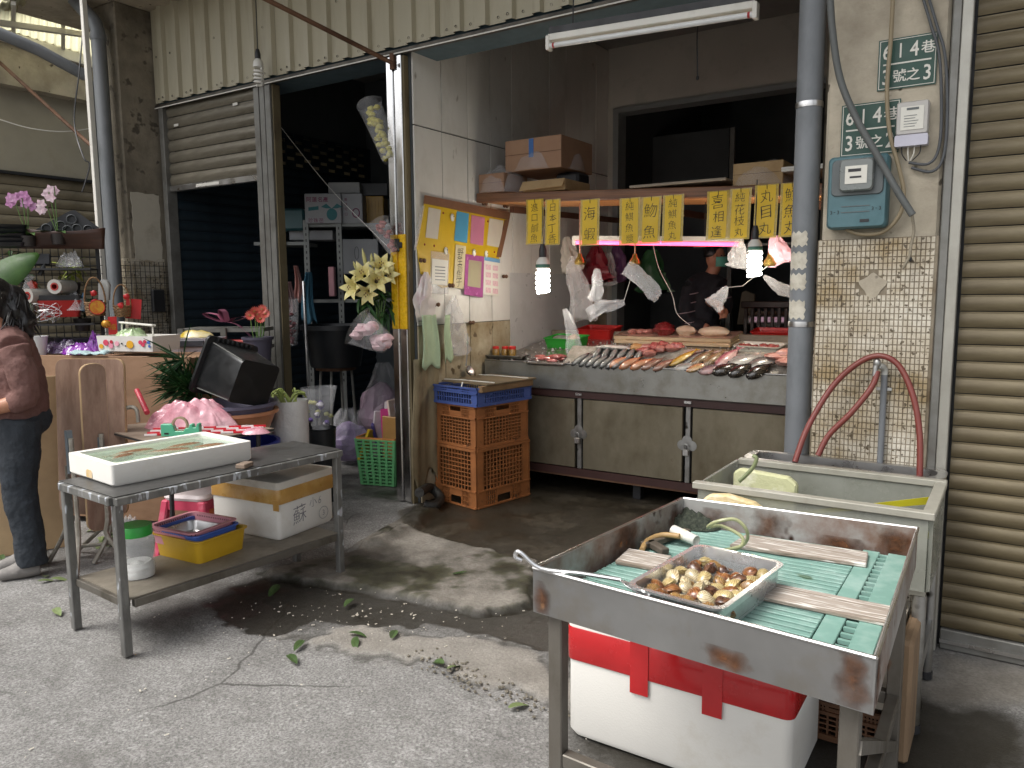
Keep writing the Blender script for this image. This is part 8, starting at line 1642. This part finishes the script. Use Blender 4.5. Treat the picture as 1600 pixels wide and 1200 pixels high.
a, b = gx(731, 545, BX+.03), gx(728, 572, BX+.03); t = thing('steel_ladle', 'steel ladle hanging beside the counter end', 'ladle', a); MB().tube([a+Vector((0, 0, .12)), a, b], .005, 6).build('handle', M_STEELD, t, w=True); MB().lathe([(0, -.02), (.03, -.012), (.042, .012), (.039, .012), (.0, -.014)], 16, b+Vector((.01, .03, -.04)), Matrix.Rotation(R(60), 3, 'Y')).build('bowl', M_STEEL, t, w=True, smooth=True)
# stained tarp at the pole foot
a, b = gx(664, 560, BX+.016), gx(668, 752, BX+.016); o = drape_mb(.34, a.z-b.z, 1.3, .009, 30, 24, 9, .25, .10).build('stained_tarp', mat('tarp', '#8d8064', .6, var=.12, scale=3, c2='#5d5038', c2amt=.42, c2scale=5, stretch=(1,1,.4)), smooth=True, solid=.003, centre=False); o.location = a; o.rotation_euler = (0, 0, R(90)); tag(o, 'stained beige tarp hanging at the foot of the board wall', 'tarp')
q = [gz(u, v, z) for u, v, z in ((655, 770, .16), (672, 762, .12), (688, 778, .06), (678, 790, .04), (664, 788, .05))]; tag(MB().tube(catmull(q, 6), .035, 10).build('drain_hose', mat('hose_black', '#23211d', .5, bump=1, bscale=60), smooth=True), 'dark ribbed drain hose curled at the foot of the steel pole', 'hose')
# wires across the left
def wire(label, ps, r, m): return tag(MB().tube(catmull(ps, 6), r, 5).build('wire', m, smooth=True), label, 'wire')
wire('thin pale wire sagging across the downpipes', [dp(0, 187, 6.0), dp(50, 201, 6.2), dp(110, 205, 6.5), dp(180, 190, 6.9), dp(250, 155, 7.4), dp(380, 60, 6.8)], .004, M_WHITEP); wire('thin wire running from the bulb down into the flower shop', [dp(407, 120, 6.2), dp(430, 185, 6.4), dp(440, 200, 6.5), dp(512, 290, 6.9), dp(585, 365, 6.0), dp(608, 387, 5.8)], .003, M_WHITEP); wire('dark cable twisting down the white post', [dp(130, 40, 6.3), dp(124, 110, 6.2), dp(116, 190, 6.2), dp(130, 245, 6.1), dp(140, 258, 6.1), dp(128, 300, 6.0)], .006, M_BLACK)
# ================================================================== PEOPLE
def remesh(mb, nm, m, parent, vox=.012, smooth=8, w=True, fold=0):
    o = mb.build(nm, m, parent, smooth='full', w=w); a = o.modifiers.new('r', 'REMESH'); a.mode = 'VOXEL'; a.voxel_size = vox; a.use_smooth_shade = True
    b = o.modifiers.new('s', 'SMOOTH'); b.factor = .5; b.iterations = smooth
    if fold:
        tx = bpy.data.textures.get('fold%g' % fold) or bpy.data.textures.new('fold%g' % fold, 'CLOUDS'); tx.noise_scale = .085; tx.noise_depth = 3; d = o.modifiers.new('d', 'DISPLACE'); d.texture = tx; d.strength = fold; d.mid_level = .5
    return o
def limb(mb, ps, rs, n=14):
    ps = catmull(ps, 4); k = len(ps); rr_ = [float(np.interp(i/(k-1), np.linspace(0, 1, len(rs)), rs)) for i in range(k)]
    return mb.tube(ps, rr_, n)
M_SKIN = mat('skin', '#a9775c', .5, var=.06, sss=.12); M_HAIR = mat('hair_black', '#120f10', .35, var=.3, scale=30, bump=.5, bscale=60, stretch=(1,1,.3))
def cloth_mat(nm, c, c2=None, b=.5, s=14): return mat(nm, c, .9, var=.1, scale=6, c2=c2, c2amt=.35, c2scale=5, bump=b, bscale=s)
# ---- woman at the left edge, turned away to the left
f0 = gz(34, 900); wm = thing('person', 'person in a brown sweater and dark jeans working at the flower stall', 'person', f0)
B_ = Vector((f0.x, f0.y, 0)).normalized(); L_ = Vector((-B_.y, B_.x, 0)); U_ = Vector((0, 0, 1)); o_ = Vector((f0.x, f0.y, 0))-L_*.045+B_*.06     # L_ = where she faces (picture left), B_ = away from us
def W(l, b, z): return o_+L_*l+B_*b+U_*z
body = MB()
limb(body, [W(.02,0,1.30), W(.05,0,1.39), W(.08,0,1.44)], [.055, .05, .055]); body.blob(W(.10,0,1.51), (.085, .085, .115), 16, 12)
body.blob(W(.185,0,1.495), (.018,.014,.018), 8, 6)
body.blob(W(.0,0,1.1), (.11,.11,.22), 14, 10); body.blob(W(0,0,.9), (.12,.12,.14), 14, 10)
for s, sb in ((-1, -.11), (1, .11)):
    limb(body, [W(.0, s*.08, .86), W(.02, s*.085, .47), W(-.01, s*.085, .08)], [.075, .055, .038])
    limb(body, [W(-.01, s*.15, 1.26), W(-.03, s*.19, 1.02), W(.15, s*.14, .95), W(.30, s*.08, .94)], [.05, .043, .038, .028])
    limb(body, [W(.29, s*.08, .94), W(.36, s*.07, .935)], [.034, .03])
    for k in range(4): limb(body, [W(.35, s*.07-.024+.016*k, .94), W(.40, s*.06-.022+.015*k, .925), W(.425, s*.06-.02+.014*k, .90)], [.010, .009, .007], 8)
    limb(body, [W(.31, s*.05, .95), W(.345, s*.03, .96), W(.37, s*.025, .945)], [.012, .010, .008], 8)
remesh(body, 'body', M_SKIN, wm, .009, 5)
sw_ = MB(); sw_.blob(W(.0,0,1.14), (.135,.135,.24), 18, 14); limb(sw_, [W(-.01,-.15,1.27), W(0,0,1.32), W(-.01,.15,1.27)], [.075,.085,.075]); limb(sw_, [W(.0,0,.84), W(0,0,.95), W(.0,0,1.15)], [.145,.155,.15])
for s in (-1, 1):
    limb(sw_, [W(-.01, s*.16, 1.27), W(-.035, s*.20, 1.14), W(-.045, s*.20, 1.03), W(-.01, s*.19, .99)], [.075, .072, .066, .058])
    for q in range(3): a = W(-.035+.018*q, s*(.188-.008*q), 1.005-.012*q); sw_.blob(a, (.066-.004*q,)*3, 12, 8)
remesh(sw_, 'sweater', cloth_mat('sweater_brown', '#6a4b45', '#7a5a53', .5, 60), wm, .008, 6, fold=.028)
jn = MB(); jn.blob(W(-.02,0,.87), (.145,.145,.12), 16, 10)
for s in (-1, 1): limb(jn, [W(-.01, s*.075, .88), W(.01, s*.085, .66), W(.02, s*.085, .45), W(-.005, s*.09, .2), W(-.01, s*.09, .065)], [.108, .098, .083, .076, .078])
remesh(jn, 'jeans', cloth_mat('jeans_dark', '#2a2f35', '#3a4047', .5, 60), wm, .008, 5, fold=.024)
for s in (-1, 1):
    sh2 = MB(); sh2.blob(W(.06, s*.09, .045), (.05,.05,.045), 14, 8); limb(sh2, [W(-.045, s*.09, .045), W(.05, s*.09, .042), W(.15, s*.085, .03)], [.046, .046, .03]); remesh(sh2, 'shoe', cloth_mat('shoe_grey', '#84807c', '#6a6662', .3, 60), wm, .009, 4)
hr = MB(); hr.blob(W(.07,0,1.535), (.105,.105,.12), 18, 14, jit=.12, seed=2); hr.blob(W(-.03,-.01,1.47), (.075,.075,.12), 16, 12, jit=.3, seed=4); hr.blob(W(-.07,-.03,1.39), (.055,.055,.09), 14, 10, jit=.4, seed=6)
remesh(hr, 'hair', M_HAIR, wm, .010, 3)
for k in range(60):
    a = W(-.05+random.uniform(-.05,.06), random.uniform(-.09,.05), 1.50+random.uniform(-.1,.06)); MB().tube(catmull([a, a+Vector((random.uniform(-.02,.02), random.uniform(-.02,.02), -.06)), a+Vector((random.uniform(-.05,.05), random.uniform(-.05,.05), -.12-random.random()*.05))], 4), [.004]*8+[.001], 5).build('hair_lock', M_HAIR, wm, w=True, smooth=True)
for s in (-1, 1):
    MB().blob(W(.172, s*.034, 1.525), (.010,.010,.007), 10, 6).build('eye', M_BLACK, wm, w=True, smooth=True); MB().blob(W(.09, s*.088, 1.50), (.016,.012,.03), 10, 8).build('ear', M_SKIN, wm, w=True, smooth=True)
MB().tube([W(.172, -.022, 1.452), W(.182, 0, 1.45), W(.172, .022, 1.452)], .005, 6).build('mouth', mat('lip', '#8a4a44', .5), wm, w=True, smooth=True)
# ---- seller behind the counter
struct(MB().box(WX+.05, -.85, 6.66, BY+.9, 0, .22).build('floor_platform', M_DARKW))
sy = 6.78; hp_ = gy(1118, 402, sy); sl = thing('person', 'person in a dark striped sleeve sweater and mint mask behind the counter', 'person', (hp_.x, sy, .22))
E_ = rgt.copy(); E_.z = 0; E_.normalize(); N_ = -Vector((fwd.x, fwd.y, 0)).normalized(); hx = Vector((hp_.x, sy, 0))
def V(e, n, z): return hx+E_*e+N_*n+U_*z         # e toward picture right, n toward us
hz = hp_.z; bd2_ = MB(); bd2_.blob(V(0,0,hz), (.082,.09,.115), 18, 14); bd2_.blob(V(.085,.02,hz-.01), (.018,.016,.022), 8, 6); bd2_.blob(V(-.02,.09,hz-.005), (.012,.018,.03), 8, 6)
limb(bd2_, [V(-.0,0,hz-.08), V(-.04,-.01,hz-.16), V(-.07,-.02,hz-.22)], [.055,.055,.06]); bd2_.blob(V(-.09,-.02,hz-.42), (.13,.13,.26), 16, 12)
for s in (-1, 1): limb(bd2_, [V(-.1, s*.07, hz-.62), V(-.09, s*.08, hz-1.05), V(-.1, s*.08, .25)], [.08,.06,.045])
hd_ = gy(1128, 478, 6.35); pw2 = gy(1108, 470, 6.45)
limb(bd2_, [V(.02,.14,hz-.27), V(.02,.24,hz-.46), pw2, hd_], [.045,.042,.036,.03]); bd2_.blob(hd_+Vector((0,-.02,-.03)), (.036,.03,.045), 10, 8)
for k in range(4): limb(bd2_, [hd_+E_*(-.024+.016*k)+U_*-.05+N_*.01, hd_+E_*(-.026+.018*k)+U_*-.09-B_*.02, hd_+E_*(-.028+.019*k)+U_*(-.115+.005*k)-B_*.012], [.010,.009,.007], 8)
limb(bd2_, [hd_+E_*.028+U_*-.02, hd_+E_*.05+U_*-.05, hd_+E_*.048+U_*-.075], [.011,.010,.008], 8)
limb(bd2_, [V(-.2,.02,hz-.27), V(-.25,.06,hz-.52), V(-.1,.2,hz-.62)], [.05,.043,.035])
remesh(bd2_, 'body', mat('skin_dim', '#a0705a', .5, var=.05, sss=.1), sl, .010, 4)
M_SWD = cloth_mat('sweater_navy', '#14151c', '#1c1d26', .5, 16); s2 = MB(); s2.blob(V(-.09,-.02,hz-.44), (.165,.165,.27), 16, 12); limb(s2, [V(-.22,.0,hz-.27), V(-.08,-.02,hz-.21), V(.03,.1,hz-.27)], [.085,.09,.085])
limb(s2, [V(.02,.13,hz-.28), V(.03,.22,hz-.44), pw2*.8+V(.02,.24,hz-.46)*.2], [.08,.07,.055]); limb(s2, [V(-.21,.02,hz-.28), V(-.26,.06,hz-.42), V(-.25,.08,hz-.55), V(-.13,.17,hz-.62)], [.082,.076,.07,.058]); limb(s2, [V(-.1,-.01,hz-.95), V(-.1,-.01,hz-.6)], [.18,.18])
remesh(s2, 'sweater', M_SWD, sl, .012, 5, fold=.025)
tr_ = MB()
for s in (-1, 1): limb(tr_, [V(-.1, s*.08, hz-.8), V(-.09, s*.085, hz-1.1), V(-.1, s*.085, .27)], [.11,.085,.07])
remesh(tr_, 'trousers', cloth_mat('trouser_black', '#15151a'), sl, .014, 4)
for s in (-1, 1): MB().blob(V(-.08, s*.085+.03, .25), (.07,.06,.04), 12, 8).build('shoe', M_BLACK, sl, w=True, smooth=True)
M_STR = mat('sleeve_stripe', '#8d7d84', .8); M_MASK = mat('mask_mint', '#4f9384', .7, var=.05)
for k, (q, r_) in enumerate((((-.222,.03,hz-.32), .086), ((-.245,.045,hz-.40), .082), ((-.26,.065,hz-.48), .078), ((-.225,.10,hz-.565), .07), ((.024,.18,hz-.36), .078))):
    c = V(*q); MB().tube([c+(E_*math.cos(a)*.96+N_*math.sin(a)*.96+U_*(.18*math.cos(a)))*r_ for a in np.linspace(0, 6.28, 22)[:-1]], .005, 5, closed=True).build('stripe', M_STR, sl, w=True, smooth=True)
MB().grid(10, 8, lambda a, b: V(.02+.088*math.sin(R(-30+105*a)), .02+.098*math.cos(R(-30+105*a)), hz-.085+.085*b)).build('mask', M_MASK, sl, w=True, smooth=True, solid=.003)
h2m = MB(); h2m.blob(V(-.015,-.015,hz+.03), (.092,.098,.105), 18, 14, jit=.1, seed=1, flat=-.03); remesh(h2m, 'hair', M_HAIR, sl, .010, 3)
for s in (.03, .065): MB().blob(V(s, .082-.3*(s-.03), hz+.012), (.009,.006,.006), 8, 5).build('eye', M_BLACK, sl, w=True, smooth=True)
MB().box(-.03, .03, -.002, .002, 0, .05).build('chest_label', M_STR, sl).location = (world_of(sl).inverted() @ V(-.03,.165,hz-.47))
# ================================================================== LITTER
rd = random.Random(21); LM = [leafmat('fallen_green', '#3c4f2c', '#5a6a44'), leafmat('fallen_pale', '#6f7d52', '#8f9970'), leafmat('fallen_brown', '#8a5a34', '#a8784c')]
def gl(u, v):
    p = gz(u, v); return p
base = {}
def drop(u, v, k, L_=.09, w_=.04, rz=None, lab=None):
    p = gl(u, v); key = (k, round(L_, 2), round(w_, 2)); cls = ('green', 'pale green', 'brown')[k]
    if key not in base: o = leaf_mb(L_, w_, rd.uniform(.1,.3), 6, .18).build('fallen_leaf', LM[k], smooth=True, centre=False); base[key] = o
    else: o = base[key].copy(); col.objects.link(o)
    o.location = (p.x, p.y, .03 if (abs(p.x+2.6) < .9 and 3.0 < p.y < 4.2) else .014); o.rotation_euler = (rd.uniform(-.3,.3), rd.uniform(-.15,.15), rd.uniform(0, 6.28) if rz is None else rz); tag(o, lab or f'{cls} leaf fallen on the street', 'leaf', f'{cls} leaves scattered on the street'); return o
drop(708, 905, 0, .17, .028, R(60), 'long slim green leaf lying on the mossy concrete'); drop(436, 918, 0, .10, .05, None, 'green leaf lying on the damp patch by the table leg'); drop(530, 912, 2, .07, .05, None, 'rusty brown leaf lying beside the table leg')
for u, v, k in ((552, 940, 0), (545, 993, 0), (555, 1000, 0), (612, 1002, 0), (450, 1028, 0), (474, 1005, 0), (693, 1042, 0), (795, 1112, 1), (700, 1050, 1), (85, 955, 1), (425, 868, 0), (80, 908, 1), (60, 912, 1), (70, 905, 1)): drop(u, v, k)
for k in range(46): drop(rd.uniform(-5, 75), rd.uniform(818, 888), rd.choice((0, 1, 1)), .09, .045, None, 'cut leaf in the heap of trimmings beside the folding tables')['group'] = 'leaf trimmings by the stall'
for k in range(26): drop(rd.uniform(150, 185), rd.uniform(820, 850), rd.choice((0, 1)), .09, .045, None, 'cut leaf in the heap of trimmings under the folding tables')['group'] = 'leaf trimmings under the tables'
mb = MB()
for k in range(190):
    u, v = rd.uniform(0, 1000), rd.uniform(880, 1195)
    if rd.random() < .65: u, v = rd.gauss(560, 130), rd.gauss(960, 22)
    p = gl(u, v); s = rd.choice((.002, .003, .003, .006)); mb.obox((p.x, p.y, .004), (s*rd.uniform(1,3), s, .002), rd.uniform(0, 3))
o = mb.build('street_grit', mat('grit', '#b9b2a4', .8, var=.3, scale=200), kind='stuff'); tag(o, 'pale grit and petal crumbs scattered over the street', 'grit')
mb = MB()
for k in range(170):
    t = rd.random(); u, v = np.interp(t, [0, .2, .5, .75, 1], [640, 695, 720, 790, 890]), np.interp(t, [0, .2, .5, .75, 1], [1030, 1035, 1062, 1085, 1115]); p = gl(u+rd.gauss(0, 16), v+rd.gauss(0, 9)); s = rd.uniform(.003, .009); mb.blob((p.x, p.y, .004), (s, s*.8, s*.6), 6, 4, jit=.4, seed=k)
o = mb.build('gravel', mat('gravel', '#6a6458', .9, var=.4, scale=120), kind='stuff'); tag(o, 'loose dark gravel along the broken concrete edge', 'gravel')
